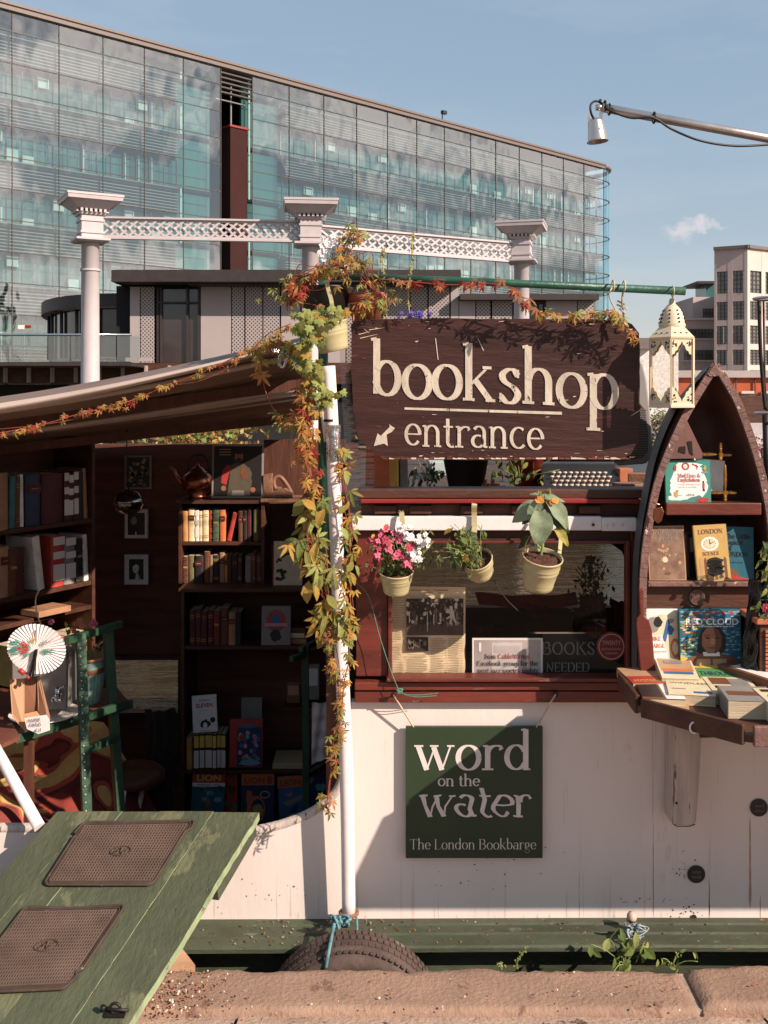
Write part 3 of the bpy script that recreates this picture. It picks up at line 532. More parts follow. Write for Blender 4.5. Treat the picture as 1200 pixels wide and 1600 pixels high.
for i in range(len(xb) - 1):
    x0, x1 = xb[i] + .004, xb[i + 1] - .004; z1 = (0.0, .0, .0, .012, .0)[i]
    m = MB(); nu = int((x1 - x0) / .02) + 2; nv = 18
    prof = [(2.765, -.20), (2.765, -.05), (2.766, -.018), (2.770, -.006), (2.778, -.001)] + [(2.778 + .0095 * k, 0) for k in range(1, 18)] + [(2.955, -.003), (2.972, -.014), (2.982, -.06), (2.985, -.25)]
    def fn(u, v):
        k = v * (len(prof) - 1); a = int(min(k, len(prof) - 2)); t = k - a
        y = prof[a][0] * (1 - t) + prof[a + 1][0] * t; z = prof[a][1] * (1 - t) + prof[a + 1][1] * t
        x = x0 + (x1 - x0) * u
        e = min(u, 1 - u) * (x1 - x0); z -= .015 * max(0, 1 - e / .012) ** 2
        nz = mnoise.fractal(Vector((x * 4, y * 6, i * 3)), 1, 2, 5) * .0025
        if v > .55: y += mnoise.fractal(Vector((x * 3.0, 0, i)), 1, 2, 4) * .030 * ((v - .55) / .45) + .008 * (v - .55) * math.sin(x * 5)
        if v > .8: y += .012 * mnoise.fractal(Vector((x * 22, 7, i)), 1, 2, 3); z -= .006 * max(0, mnoise.noise(Vector((x * 16, v * 3, i))))
        if v < .25: y -= mnoise.fractal(Vector((x * 5, 3, i)), 1, 2, 4) * .006
        return (x, y, z + nz + z1 - .004)
    m.grid(fn, nu, len(prof)); m.build('coping_stone', STONE, CO)
m = MB(); m.bb((-8, 2.775, -.3), (8, 2.95, -.012)); m.build('mortar_bed', PAVE, CO)
# grit on the coping near the gangplank
m = MB()
for _ in range(420):
    if R.random() < .75: x = R.gauss(-.62, .09); y = R.uniform(2.72, 2.94)
    else: x = R.uniform(-.8, 1.3); y = R.uniform(2.70, 2.95)
    s_ = R.uniform(.0012, .0038); m.box((x, y, .004 + (.012 if x > .86 else 0)), (s_ * 1.5, s_, s_), RZ(R.random() * 3), R.choice((0, 0, 1, 2)))
m.build('grit', [M('rust_grit', H('a35a30'), .9), M('pale_grit', H('e3d2c2'), .9), M('dark_grit', H('3a2a22'), .9)], kind='stuff', label='rusty and pale grit scattered on the coping stone beside the gangplank')

# ------------------------------------------------------------------ the glass office building
GA = Vector((-23.4, 62.4, 0)); GD = Vector((45.9, 43.6, 0)).normalized(); GN = Vector((GD.y, -GD.x, 0))   # outward normal (towards us)
def GPt(s_, z, off=0): return GA + GD * s_ + GN * off + Vector((0, 0, z))
GT = 25.65; S0 = -9.2; S1 = 16.1; S2 = 18.9; S3 = 63.7
gb = thing('glass_office_building', 'long glass office building with louvre bands behind the gasholder columns', 'building', GPt(20, .35))
PANE = glassmat('outer_glass_pane', (.72, .91, .89), .24, fres=False, rough=.02, bump=.09, bscale=.32, gcol=(.95, .96, .95))
PANE2 = glassmat('end_glass_pane', (.72, .9, .92), .25, fres=False, rough=.04, bump=.03, bscale=.5, gcol=(.8, .95, 1))
INGL = M('inner_window_glass', H('3a6a69'), .12, var=.25, scale=.25, bump=0, spec=.9, stretch=(1, 1, .3))
LOUV = M('louvre_slat_metal', H('7d7773'), .5, metal=.1, var=.1, bump=0)
INDK = M('facade_cavity', H('1d1b1b'), .8, var=.2, scale=.4, bump=0)
MULL = M('facade_mullion', H('4a4442'), .5, var=.1, bump=0)
FASC = M('roof_edge_metal', H('6f625c'), .5, var=.08, bump=0)
REDW = M('dark_red_core_wall', H('35100e'), .95, var=.15, scale=.3, bump=0)
BLIND = M('white_window_blind', H('a9b5b0'), .8, var=.08, bump=0)
rows = []   # from the top: (z_top, height, kind)
z = GT - .35; rows.append((z, 1.22, 'top')); z -= 1.22
k = 0
while z > .4:
    h_ = min(1.95 if k % 2 == 0 else 1.91, z - .4); rows.append((z, h_, 'louvre' if k % 2 == 0 else 'window')); z -= h_; k += 1
colsL = [S0 + 3.1 * 0.0 + (S1 - S0) * i / 8 for i in range(9)]
wL = 3.06; colsL = [16.1 - 3.1 - wL * i for i in range(8, -1, -1)] + [16.1]
wR = (S3 - S2) / 13; colsR = [S2 + wR * i for i in range(14)]
pme = {}
def panebox(w_, h_):
    kx = (round(w_, 2), round(h_, 2))
    if kx not in pme:
        q = MB(); x, zz = w_ / 2 - .03, h_ / 2 - .03; q.add([(-x, 0, -zz), (x, 0, -zz), (x, 0, zz), (-x, 0, zz)], [(0, 1, 2, 3)]); pme[kx] = q.mesh('glass_pane', PANE)
    return pme[kx]
grot = RZ(math.atan2(GD.y, GD.x))
lou = MB(); back = MB(); blinds = MB(); mul2 = MB(); trans = MB()
def bandbox(mb, s0, s1, z0, z1, o0, o1, mi=0):
    a = GPt((s0 + s1) / 2, (z0 + z1) / 2, (o0 + o1) / 2)
    mb.box(a, (abs(s1 - s0), abs(o1 - o0), abs(z1 - z0)), grot, mi)
gq = random.Random(3); npane = 0
for cols in (colsL, colsR):
    for ci in range(len(cols) - 1):
        a, b = cols[ci], cols[ci + 1]
        stair = (cols is colsL and ci == len(cols) - 2) or (cols is colsR and ci == 0)
        for (zt, hh, kd) in rows:
            if zt - hh > 4.2 or True:
                inst('glass_pane', panebox(b - a, hh), gb, GPt((a + b) / 2, zt - hh / 2, 0), grot); npane += 1
            if stair:
                if kd == 'louvre': bandbox(back, a, b, zt - .12, zt + .12, -1.4, -1.2, 1)
                if gq.random() < .5: bandbox(blinds, a + .3, a + .45, zt - hh, zt, -1.0, -.9)
                continue
            if kd == 'louvre':
                for j in range(9):
                    zz = zt - .12 - j * (hh - .2) / 8.4
                    bandbox(lou, a + .05, b - .05, zz - .034, zz + .034, -.62, -.5)
                bandbox(back, a, b, zt - hh, zt, -1.1, -1.0, 1)
            elif kd == 'window':
                nm = 3
                for j in range(nm + 1):
                    x = a + (b - a) * j / nm; bandbox(mul2, x - .03, x + .03, zt - hh, zt, -.95, -.85)
                for j in range(nm):
                    r_ = gq.random(); x = a + (b - a) * j / nm
                    if r_ < .16: bandbox(blinds, x + .1, x + (b - a) / nm - .1, zt - hh, zt - hh + gq.uniform(.4, 1.1), -1.25, -1.2)
                    elif r_ < .26: bandbox(blinds, x + .1, x + .3, zt - hh, zt, -1.25, -1.2)
                    elif r_ < .36: bandbox(blinds, x + .1, x + (b - a) / nm - .1, zt - hh * .4, zt, -1.25, -1.2)
# inner skin, core, roof
bandbox(back, S0 - .5, S1, .35, GT - .5, -1.6, -1.4, 0); bandbox(back, S2, S3 - 1.2, .35, GT - .5, -1.6, -1.4, 0)
back.build('inner_window_wall', [INGL, INDK], gb)
lou.build('louvre_slats', LOUV, gb, kind='stuff', label='horizontal grey metal louvre slats behind the glass')
blinds.build('window_blinds', BLIND, gb, kind='stuff'); mul2.build('inner_mullions', MULL, gb, kind='stuff')
for s_ in colsL + colsR:
    q = MB(); bandbox(q, s_ - .024, s_ + .024, .35, GT - .35, .01, .05); q.build('mullion', MULL, gb)
for (zt, hh, kd) in rows:
    for a, b in ((S0, S1), (S2, S3)):
        q = MB(); bandbox(q, a, b, zt - .028, zt + .028, .01, .05); q.build('transom', MULL, gb)
q = MB(); bandbox(q, S0, S3, GT - .35, GT, -8, .25); bandbox(q, S0, S3, GT - .05, GT + .12, -8, .35); q.build('roof_edge', FASC, gb)
q = MB(); bandbox(q, S1 + 1.2, S2 - .1, .35, GT - 4.2, -2.6, -.5); bandbox(q, S1 + 1.1, S2 - .05, GT - 4.3, GT - 4.15, -2.8, -.4, 1); q.build('red_core', [REDW, REDP], gb, label='dark red recessed wall strip between the glass')
q = MB(); bandbox(q, S1, S1 + .9, .35, GT - .5, -3.2, -2.8); bandbox(q, S1, S2, .35, GT - .5, -6.2, -6); q.build('recess_wall', INDK, gb)
for j in range(5):
    q = MB(); zz = GT - .7 - j * .35; bandbox(q, S1, S2, zz, zz + .1, -.3, -.05); q.build('recess_louvre', MULL, gb)
q = MB(); bandbox(q, S1 + 1.5, S1 + 1.6, GT - 4, GT - 1, -1, -.9); bandbox(q, S1 + .2, S2, GT - 2.4, GT - 2.3, -1, -.9); q.build('recess_frame', LOUV, gb)
# rounded glass end: radius 3 m turning away from us
RC = 3.2; cc = GPt(S3, 0, -RC)
end_bot = MB()
for r_i, (zt, hh, kd) in enumerate(rows):
    q = MB()
    def fn(u, v):
        a = u * math.radians(170); return cc + (GN * math.cos(a) + GD * math.sin(a)) * RC + Vector((0, 0, zt - .05 - v * (hh - .1)))
    q.grid(fn, 16, 2); q.build('curved_glass_pane', PANE2, gb)
    q = MB(); pts = [cc + (GN * math.cos(a) + GD * math.sin(a)) * (RC + .02) + Vector((0, 0, zt)) for a in [math.radians(170) * i / 15 for i in range(16)]]
    q.tube(pts, .07, 6); q.build('curved_transom', MULL, gb)
q = MB(); pts = [cc + (GN * math.cos(a) + GD * math.sin(a)) * (RC + .1) + Vector((0, 0, GT - .1)) for a in [math.radians(180) * i / 15 for i in range(16)]]
q.tube(pts, .2, 8); q.build('curved_roof_edge', FASC, gb)
# floors seen through the rounded end
q = MB()
for (zt, hh, kd) in rows:
    if kd == 'louvre': bandbox(q, S3 - 3, S3 + .6, zt - .25, zt, -6, -.4)
q.build('floor_slabs', INDK, gb)
# body of the building behind
q = MB(); bandbox(q, S0, S3 - 4, .35, GT - .3, -30, -6.5); q.build('rear_volume', INDK, gb)
sb = thing('rooftop_camera', 'tiny rooftop camera on the edge of the glass building', 'camera', GPt(39.3, GT + .1, 0))
q = MB(); q.tube([GPt(39.3, GT + .1), GPt(39.3, GT + .7)], .05, 6); q.box(GPt(39.3, GT + .8, .2), (.5, .3, .28), grot); q.build('housing', DKWOOD if False else BLACKP, sb)

# a line of tall trees further along the canal: only its reflection shows in the glass
m = MB(); tq = random.Random(12)
for k in range(9):
    bx, by, hh = tq.uniform(120, 175), -10 + k * 9 + tq.uniform(-3, 3), tq.uniform(14, 30)
    m.tube([(bx, by, .3), (bx, by, hh * .8)], [.5, .15], 6, 1)
    for _ in range(420):
        a = tq.uniform(0, 6.28); zz = tq.uniform(.15, 1) * hh; rr_ = (1 - zz / hh) ** .5 * 4.5 * tq.random() ** .5 + .3; c_ = Vector((bx + rr_ * math.cos(a), by + rr_ * math.sin(a), zz)); rm_ = Matrix.Rotation(tq.random() * 6, 3, Vector((tq.gauss(0, 1), tq.gauss(0, 1), 1)).normalized()); s_ = tq.uniform(.5, 1.1)
        m.add([c_ + rm_ @ Vector(v) * s_ for v in ((-1, 0, 0), (0, -.6, .1), (1, 0, 0), (0, .6, .1))], [(0, 1, 2, 3)], 0)
m.build('tree_line', [M('tree_line_leaves', H('4a5232'), .8, bump=0), M('tree_line_bark', H('4a3a30'), .9, bump=0)], kind='stuff')
# ------------------------------------------------------------------ low dark pavilion on the far bank
pv = thing('canal_pavilion', 'low dark roofed pavilion with perforated grey panels behind the gasholder frame', 'building', (-6, 27, .35))
YP = 27.0
PANM = M('pinkish_grey_cladding', H('a89a97'), .6, var=.06, scale=.8, bump=.02, bscale=3)
def perfmat():
    m = bpy.data.materials.new('perforated_cladding'); N = NT(m); o = N.n('ShaderNodeOutputMaterial'); b = N.n('ShaderNodeBsdfPrincipled'); N.l(b.outputs[0], o.inputs[0])
    b.inputs['Roughness'].default_value = .6
    tc = N.n('ShaderNodeTexCoord'); sp = N.n('ShaderNodeSeparateXYZ'); N.l(tc.outputs['Object'], sp.inputs[0])
    vals = []
    for ax in (0, 2):
        ml = N.n('ShaderNodeMath', operation='MULTIPLY'); ml.inputs[1].default_value = 2 * math.pi / .10; N.l(sp.outputs[ax], ml.inputs[0])
        sn = N.n('ShaderNodeMath', operation='SINE'); N.l(ml.outputs[0], sn.inputs[0]); vals.append(sn)
    pr = N.n('ShaderNodeMath', operation='MULTIPLY'); N.l(vals[0].outputs[0], pr.inputs[0]); N.l(vals[1].outputs[0], pr.inputs[1])
    ra = N.n('ShaderNodeMapRange'); ra.inputs[1].default_value = .15; ra.inputs[2].default_value = .3; N.l(pr.outputs[0], ra.inputs[0])
    mx = N.n('ShaderNodeMix', data_type='RGBA'); mx.inputs[6].default_value = (*H('a89a97'), 1); mx.inputs[7].default_value = (*H('4a403d'), 1); N.l(ra.outputs[0], mx.inputs[0]); N.l(mx.outputs[2], b.inputs['Base Color'])
    return m
PERF = perfmat()
ROOFD = M('dark_roof_edge', H('3a302e'), .6, var=.15, bump=.03); DKGL = M('dark_window_glass', H('3b2f2d'), .12, var=.3, scale=.6, bump=0, spec=.8)
def pbox(name, mat, x0, x1, y0, y1, off=0, th=.12, parent=pv, label=None, Y=None):
    Y = Y or YP; q = MB(); q.bb((Xp(x0, Y), Y - off, Zp(y1, Y)), (Xp(x1, Y), Y - off + th, Zp(y0, Y))); return q.build(name, mat, parent, label)
pbox('roof', ROOFD, 188, 716, 428, 446, .9, 8); pbox('roof', ROOFD, 300, 716, 440, 449, .6, 8); pbox('roof', ROOFD, 717, 930, 462, 471, .5, 5)
q = MB(); q.bb((Xp(180, YP), YP + .12, .35), (Xp(716, YP), YP + 5, Zp(446, YP))); q.bb((Xp(716.5, YP), YP + .12, .35), (Xp(926, YP), YP + 4, Zp(471, YP))); q.build('inner_wall', INDK, pv)
seq = [(205, 220, 'p'), (221, 243, 'f'), (248, 312, 'w'), (315, 362, 'p'), (363, 383, 'f'), (384, 411, 'f'), (412, 438, 'f'), (440, 470, 'p'), (472, 500, 'w'), (502, 540, 'p'), (541, 575, 'f'),
       (576, 603, 'f'), (604, 640, 'f'), (641, 668, 'f'), (669, 702, 'f'), (704, 716, 'p'), (717, 742, 'p'), (743, 766, 'f'), (768, 800, 'f'), (802, 850, 'w'), (852, 900, 'p'), (901, 940, 'f')]
for x0, x1, kd in seq:
    if x0 > 925: continue
    yt_ = 449 if x0 < 716 else 471
    x1 = min(x1, 926)
    if kd == 'p': pbox('cladding_panel', PANM, x0, x1, yt_, 567, .12)
    elif kd == 'f': pbox('perforated_panel', PERF, x0 + .5, x1 - .5, yt_, 567, .12)
    else:
        f = pbox('window', DKGL, x0, x1, yt_ + 3, 567, .04)
        for x in (x0, x0 + 5, (x0 + x1) / 2 + 14, x1): pbox('frame_post', ROOFD, x - 1.6, x + 1.6, yt_ + 1, 567, .14, .1)
        pbox('frame_rail', ROOFD, x0, x1, 472, 475, .15, .1)
pbox('base_band', DKWOOD, -60, 946, 568, 600, .35, .5); 
for x in range(-55, 620, 36): pbox('fin', PANM, x, x + 3, 572, 598, .55, .22)
pbox('undercroft_shade', HOLE, -80, 944, 600, 720, -.3, .3)  # near-black sheet: shade of the recess below the pavilion put into the colour
pbox('undercroft_panel', DKWOOD, 88, 112, 606, 640, -.2, .05); pbox('pale_notice', PANM, 205, 245, 560, 566, .6, .05)  # small pale strip in the plain cladding colour
# curved glazed corner and the balcony rail on the left
q = MB()
cx, cy_, rr = -6.9, YP + 6.5, 3.5
def arcp(a, z, r_=rr): return Vector((cx + r_ * math.cos(a), cy_ + r_ * 1.7 * math.sin(a), z))
a0, a1 = math.radians(175), math.radians(268)
za, zb = Zp(556, YP), Zp(478, YP)
def fn(u, v): return arcp(a0 + (a1 - a0) * u, za + (zb - za) * v)
cur = MB(); cur.grid(fn, 20, 2); cur.build('curved_glazing', DKGL, pv)
for i in range(9):
    a = a0 + (a1 - a0) * i / 8; q = MB(); q.tube([arcp(a, za, rr + .05), arcp(a, zb, rr + .05)], .05, 6); q.build('curved_mullion', ROOFD, pv)
q = MB(); q.grid(lambda u, v: arcp(a0 + (a1 - a0) * u, zb + .35 * v, rr + .25), 20, 2); q.grid(lambda u, v: arcp(a0 + (a1 - a0) * u, zb + .35, rr * (1 - v) + .25), 20, 2); q.build('curved_roof', ROOFD, pv)
YB = 24.8
for i in range(8):
    x0 = -70 + i * 36; pbox('balcony_glass', PANE2 if False else glassmat('balcony_glass', (.78, .8, .8), .16, fres=False) if i == 0 else bpy.data.materials['balcony_glass'], x0 + 1, x0 + 35, 525, 565, 0, .02, Y=YB)
q = MB(); q.tube([P(-80, 523, YB - .02), P(205, 523, YB - .02)], .03, 8); q.build('handrail', CHROME, pv)
pbox('balcony_floor', ROOFD, -80, 206, 566, 572, .3, 3, Y=YB + .3)
pbox('notice_board', PAPER, 28, 38, 508, 514, 0, .03, Y=26.5); pbox('notice_board', REDP, 39, 48, 508, 513, 0, .03, Y=26.5)

# ------------------------------------------------------------------ gasholder guide frame
GUN = M('grey_lilac_ironwork', H('b9adae'), .5, var=.05, bump=.04, bscale=20)
cols3 = [(141, 19.0, math.radians(28)), (485, 19.5, math.radians(6)), (815, 21.9, math.radians(-14))]
ZT = 1.65 + 3.80
gh = None; grp = 'gasholder guide frame columns'
labs = ['tall grey iron column standing left of the bookshop awning', 'grey iron column rising behind the vine above the white pole', 'grey iron column rising behind the top of the bookshop sign']
for (cx_, Y, rot), lb in zip(cols3, labs):
    X = Xp(cx_, Y); t = thing('iron_column', lb, 'column', (X, Y, .35), grp); c = (X, Y, 0); rm = RZ(rot)
    q = MB(); q.lathe([(.22, .35), (.22, .8), (.175, .9), (.165, 3.0), (.16, 4.55), (.20, 4.57), (.20, 4.60), (.165, 4.62)], c, 24); q.build('shaft', GUN, t)
    q = MB(); q.lathe([(.185, 3.98), (.185, 4.02)], c, 24); q.build('shaft_ring', BRASS if False else GUN, t)
    def sq(mb, z0, z1, w0, w1=None):
        w1 = w1 or w0; mb.lathe([(w0 * .7071, z0), (w1 * .7071, z1)], c, 4, rm, smooth=False, ph=math.pi / 4)
        mb.lathe([(0.001, z1), (w1 * .7071, z1)], c, 4, rm, smooth=False, ph=math.pi / 4); mb.lathe([(0.001, z0), (w0 * .7071, z0)], c, 4, rm, smooth=False, ph=math.pi / 4)
    q = MB(); sq(q, 4.50, 4.53, .52, .62); sq(q, 4.53, 4.57, .62); sq(q, 4.57, 5.02, .40); sq(q, 4.66, 4.70, .44); sq(q, 4.88, 4.92, .44); q.build('capital_block', GUN, t, bevel=.008)
    q = MB(); sq(q, 5.00, 5.05, .46, .5); sq(q, 5.10, 5.24, .56, .90); sq(q, 5.24, 5.31, .98, 1.0); sq(q, 5.31, 5.35, 1.02); q.build('cornice', GUN, t, bevel=.006)
    for sd in range(4):
        for j in range(6):
            rm2 = RZ(rot + sd * math.pi / 2); p = Vector(c) + rm2 @ Vector((-.21 + j * .084, -.27, 5.07)); q = MB(); q.box(p, (.045, .05, .055), rm2); q.build('dentil', GUN, t)
def girder(c0, c1, z0, z1, n, lb):
    (xa, Ya, _), (xb_, Yb, _) = c0, c1; A = Vector((Xp(xa, Ya), Ya, 0)); B = Vector((Xp(xb_, Yb), Yb, 0)); d = (B - A).normalized(); A = A + d * .2; B = B - d * .2; L = (B - A).length
    t = thing('lattice_girder', lb, 'girder', (A + B) / 2 + Vector((0, 0, z0)), 'lattice girders between the iron columns'); up = Vector((0, 0, 1))
    for zz in (z0, z1):
        q = MB(); q.beam(A + up * zz, B + up * zz, .12, .035); q.beam(A + up * (zz + (.03 if zz == z0 else -.03)), B + up * (zz + (.03 if zz == z0 else -.03)), .03, .05); q.build('chord', GUN, t)
    st = L / n; nrm = d.cross(up)
    for k in range(n):
        for sgn in (1, -1):
            a = A + d * (k * st) + up * (z0 + .05 if sgn > 0 else z1 - .05); b = A + d * ((k + 2) * st if k < n - 1 else (k + 1) * st) + up * ((z1 - .05 if sgn > 0 else z0 + .05) if k < n - 1 else (z0 + z1) / 2)
            q = MB(); q.beam(a + nrm * .012 * sgn, b + nrm * .012 * sgn, .012, .04); q.build('lattice_bar', GUN, t)
    ro = MB()
    for k in range(1, n * 1 + 1):
        for zz in ((z0 + z1) / 2,):
            p = A + d * (k * st) + up * zz; ro.lathe([(0.001, .045), (.028, .038), (.045, .0)], p, 8, Matrix((d, up, -nrm * -1)).transposed())
    ro.build('rosettes', GUN, t, kind='stuff')
girder(cols3[0], cols3[1], 4.60, 4.98, 22, 'pierced lattice girder between the left and middle iron columns')
girder(cols3[1], cols3[2], 4.52, 4.92, 22, 'pierced lattice girder between the middle and right iron columns')

# ------------------------------------------------------------------ concrete block on the right
rb = thing('concrete_office_block', 'pale concrete block with gridded steel windows on the right', 'building', (42, 112, .35))
CONC = M('pale_pink_render', H('b3a09c'), .8, var=.06, scale=.3, bump=.05, bscale=2, wear=H('8f7d79'), wamt=.1, wscale=.4)
CONL = M('cream_render', H('c9b4ab'), .8, var=.06, scale=.3, bump=.05, bscale=2)
WBAR = M('steel_glazing_bar', H('4a4340'), .6, bump=0); WGL = M('office_window_glass', H('6b6660'), .12, var=.5, scale=.25, bump=0, spec=.9)
YR = 110.0; CR = Vector((Xp(1168, YR), YR, 0)); dl = Vector((-1, .55, 0)).normalized(); dr = Vector((1, .62, 0)).normalized()
def toline(px, d):   # distance along a face from the corner for a picture column
    u = (px - 600) / F; return (u * CR.y - CR.x) / (d.x - u * d.y)
def face(d, s0, s1, z0, z1, nm, mat, off=0, th=.3, lab=None):
    n = Vector((-d.y, d.x, 0)); n = n if n.y < 0 else -n
    a = CR + d * s0 + n * off; b = CR + d * s1 + n * off
    q = MB(); q.prism([a + Vector((0, 0, z0)), b + Vector((0, 0, z0)), b + Vector((0, 0, z1)), a + Vector((0, 0, z1))], -n * th); return q.build(nm, mat, rb, lab)
zr = Zp(388, YR)
def wall_with_windows(d, s_end, wins, rowsz, ztop, mat):
    # vertical piers and spandrels so that openings are real
    edges = sorted(wins); s_prev = 0
    for (a, b) in edges: face(d, s_prev, a, .35, ztop, 'pier', mat); s_prev = b
    face(d, s_prev, s_end, .35, ztop, 'pier', mat)
    for (a, b) in edges:
        zp = ztop
        for (zt, zb_) in rowsz:
            face(d, a, b, zt, zp, 'spandrel', mat, -.02, .28); zp = zb_
            w_ = face(d, a, b, zb_, zt, 'window', WGL, -.22, .04); 
            n = Vector((-d.y, d.x, 0)); n = n if n.y < 0 else -n
            q = MB(); nv = 3 if (b - a) > 2 else 3
            for i in range(nv + 1):
                x = a + (b - a) * i / nv; q.beam(CR + d * x + n * -.14 + Vector((0, 0, zb_)), CR + d * x + n * -.14 + Vector((0, 0, zt)), .07, .07)
            for i in range(6):
                zz = zb_ + (zt - zb_) * i / 5; q.beam(CR + d * a + n * -.13 + Vector((0, 0, zz)), CR + d * b + n * -.13 + Vector((0, 0, zz)), .05, .05)
            q.build('glazing_bars', WBAR, w_)
            if R.random() < .6:
                q = MB(); x = a + (b - a) * R.choice((.05, .36, .68)); q.beam(CR + d * x + n * -.17 + Vector((0, 0, zb_ + .1)), CR + d * (x + .0) + n * -.17 + Vector((0, 0, zt - .1)), .45, .02, up=d); q.build('blind', BLIND, w_)
        face(d, a, b, .35, zp, 'spandrel', mat, -.02, .28)
rws = [(Zp(422, YR), Zp(457, YR)), (Zp(470, YR), Zp(499, YR)), (Zp(508, YR), Zp(537, YR)), (Zp(546, YR), Zp(570, YR)), (Zp(578, YR), Zp(602, YR))]
wall_with_windows(dl, toline(1116, dl), [(toline(1163, dl), toline(1145, dl)), (toline(1137, dl), toline(1120, dl))], rws, zr, CONC)
wr = [(toline(1172, dr), toline(1190, dr))]; st = toline(1196, dr) - toline(1172, dr); wr += [(wr[0][0] + st * k, wr[0][1] + st * k) for k in (1, 2, 3, 4)]
wall_with_windows(dr, 40, wr, rws, zr, CONL)
face(dl, -.3, toline(1115.5, dl), zr, zr + .35, 'parapet', FASC, .3, .6); face(dr, -.3, 40, zr, zr + .35, 'parapet', FASC, .3, .6)
YL = 117.0
def lbox(name, mat, x0, x1, y0, y1, Y=YL, th=6, parent=rb, off=0): q = MB(); q.bb((Xp(x0, Y), Y - off, Zp(y1, Y)), (Xp(x1, Y), Y - off + th, Zp(y0, Y))); return q.build(name, mat, parent)
lbox('upper_wing', CONC, 1083, 1120, 464, 500, YL + 1, 9); lbox('lower_wing', CONC, 1068, 1120, 500, 700, YL, 10)
lbox('ledge', CONL, 1066, 1120, 497.5, 500, YL, 1, off=.4); lbox('ledge', CONL, 1066, 1120, 529, 531, YL, 1, off=.3); lbox('ledge', CONL, 1066, 1120, 563, 565, YL, 1, off=.3)
lbox('roof_cabin', INGL, 1103, 1120, 444, 464, YL + 2, 4); lbox('roof_cabin_roof', ROOFD, 1090, 1120, 439, 443, YL + 1, 6)
for (x0, x1, y0, y1) in ((1099, 1114, 482, 496), (1076, 1113, 514, 528), (1086, 1103, 547, 562), (1105, 1113, 547, 562), (1070, 1080, 547, 562)):
    f = lbox('window', WGL, x0, x1, y0, y1, YL, .1, off=.05)
    q = MB(); nn = max(2, int((x1 - x0) / 5))
    for i in range(nn + 1): x = x0 + (x1 - x0) * i / nn; q.beam(P(x, y0, YL - .12), P(x, y1, YL - .12), .1, .1)
    q.beam(P(x0, (y0 + y1) / 2, YL - .12), P(x1, (y0 + y1) / 2, YL - .12), .1, .1); q.build('glazing_bars', WBAR, f)
bk = thing('brick_workshop', 'low orange brick building with white coping below the concrete block', 'building', (30, 78, .35)); YK = 78
BRK = M('orange_brick', H('b8542c'), .9, var=.12, scale=1, bump=.1, bscale=6)
lbox('wall', BRK, 1020, 1330, 589, 700, YK, 6, bk); lbox('coping', PANM, 1020, 1330, 579, 590, YK, 7, bk, .4); 
for x in (1148, 1178): lbox('downpipe', WBAR, x, x + 1.5, 590, 640, YK, .1, bk, .2)
for x0, x1 in ((1157, 1177), (1188, 1206)):
    f = lbox('window', WGL, x0, x1, 615, 640, YK, .1, bk, .08); q = MB(); q.bb((Xp(x0, YK), YK - .25, Zp(615, YK)), (Xp(x1, YK), YK - .1, Zp(611, YK))); q.build('lintel', CONL, f)
sh = thing('dark_canopy_shed', 'dark brown flat shed behind the boat shaped bookcase', 'shed', (9, 32, .35)); YS = 32
lbox('wall', DKWOOD, 1130, 1330, 619, 662, YS, 3, sh)
wt = thing('white_site_wall', 'pale grey wall with faint drawing right of the boat bookcase', 'wall', (8, 27.5, .35)); lbox('panel', M('pale_wall_panel', H('bfb4b6'), .8, var=.15, scale=2, bump=.1), 1120, 1330, 661, 730, 27.5, .2, wt)
wh = thing('distant_white_building', 'small white building glimpsed between sign and lantern', 'building', (16, 60, .35)); lbox('wall', M('white_render', H('d8cfca'), .8, bump=.03), 985, 1060, 533, 700, 62, 6, wh); lbox('roof', FASC, 994, 1020, 528, 545, 61.5, 3, wh)
# trees and planting on the far bank
BARK = M('bark', H('5c4638'), .9, var=.25, scale=8, bump=.5)
def smalltree(px, Y, zc, rx, rz, n, mats, lb, name='small_tree', trunk=True, lsz=.16, cat='tree'):
    X = Xp(px, Y); t = thing(name, lb, cat, (X, Y, .35)); q_ = random.Random(int(px))
    q = MB(); 
    if trunk: q.tube([(X, Y, .35), (X + .05, Y, zc * .5), (X, Y, zc)], [.08, .06, .03], 7)
    for k in range(9):
        a = q_.uniform(0, 6.28); q.tube([(X, Y, zc - rz * .5), (X + math.cos(a) * rx * .6, Y + math.sin(a) * rx * .6, zc + q_.uniform(-.3, .8) * rz)], [.03, .008], 5)
    q.build('trunk', BARK, t)
    c = MB(); cl = [Vector((X, Y, zc)) + Vector((q_.uniform(-1, 1) * rx, q_.uniform(-1, 1) * rx, q_.uniform(-1, 1) * rz)) * .8 for _ in range(16)]
    for _ in range(n):
        p = q_.choice(cl) + Vector((q_.gauss(0, rx * .22), q_.gauss(0, rx * .22), q_.gauss(0, rz * .2)))
        s_ = lsz * q_.uniform(.5, 1.3); rm = Matrix.Rotation(q_.random() * 6, 3, Vector((q_.gauss(0, 1), q_.gauss(0, 1), q_.gauss(0, 1))).normalized())
        c.add([p + rm @ Vector(v) * s_ for v in ((0, -.5, 0), (.3, 0, .06), (0, .5, 0), (-.3, 0, .06))], [(0, 1, 2, 3)], q_.randrange(len(mats)))
    c.build('crown', mats, t)
BLOS = M('pale_blossom', H('d9c6bb'), .8, bump=0, transl=.3)
smalltree(1034, 24.9, .75, .6, .6, 1100, [BLOS, OLIVE, GRN, DKWOOD], 'small pale leaved tree seen below the hanging lantern', lsz=.1)
smalltree(640, 28, .8, 1.2, .6, 700, [GRN, PALE, ORANGE], 'orange and green bank shrub seen left under the awning', 'bank_shrub', False, cat='shrub')
smalltree(250, 24, .55, 2.2, .45, 1500, [ORANGE, GRN, PALE, RUST], 'orange tinted shrub on the far bank under the awning edge', 'bank_shrub', False, cat='shrub')
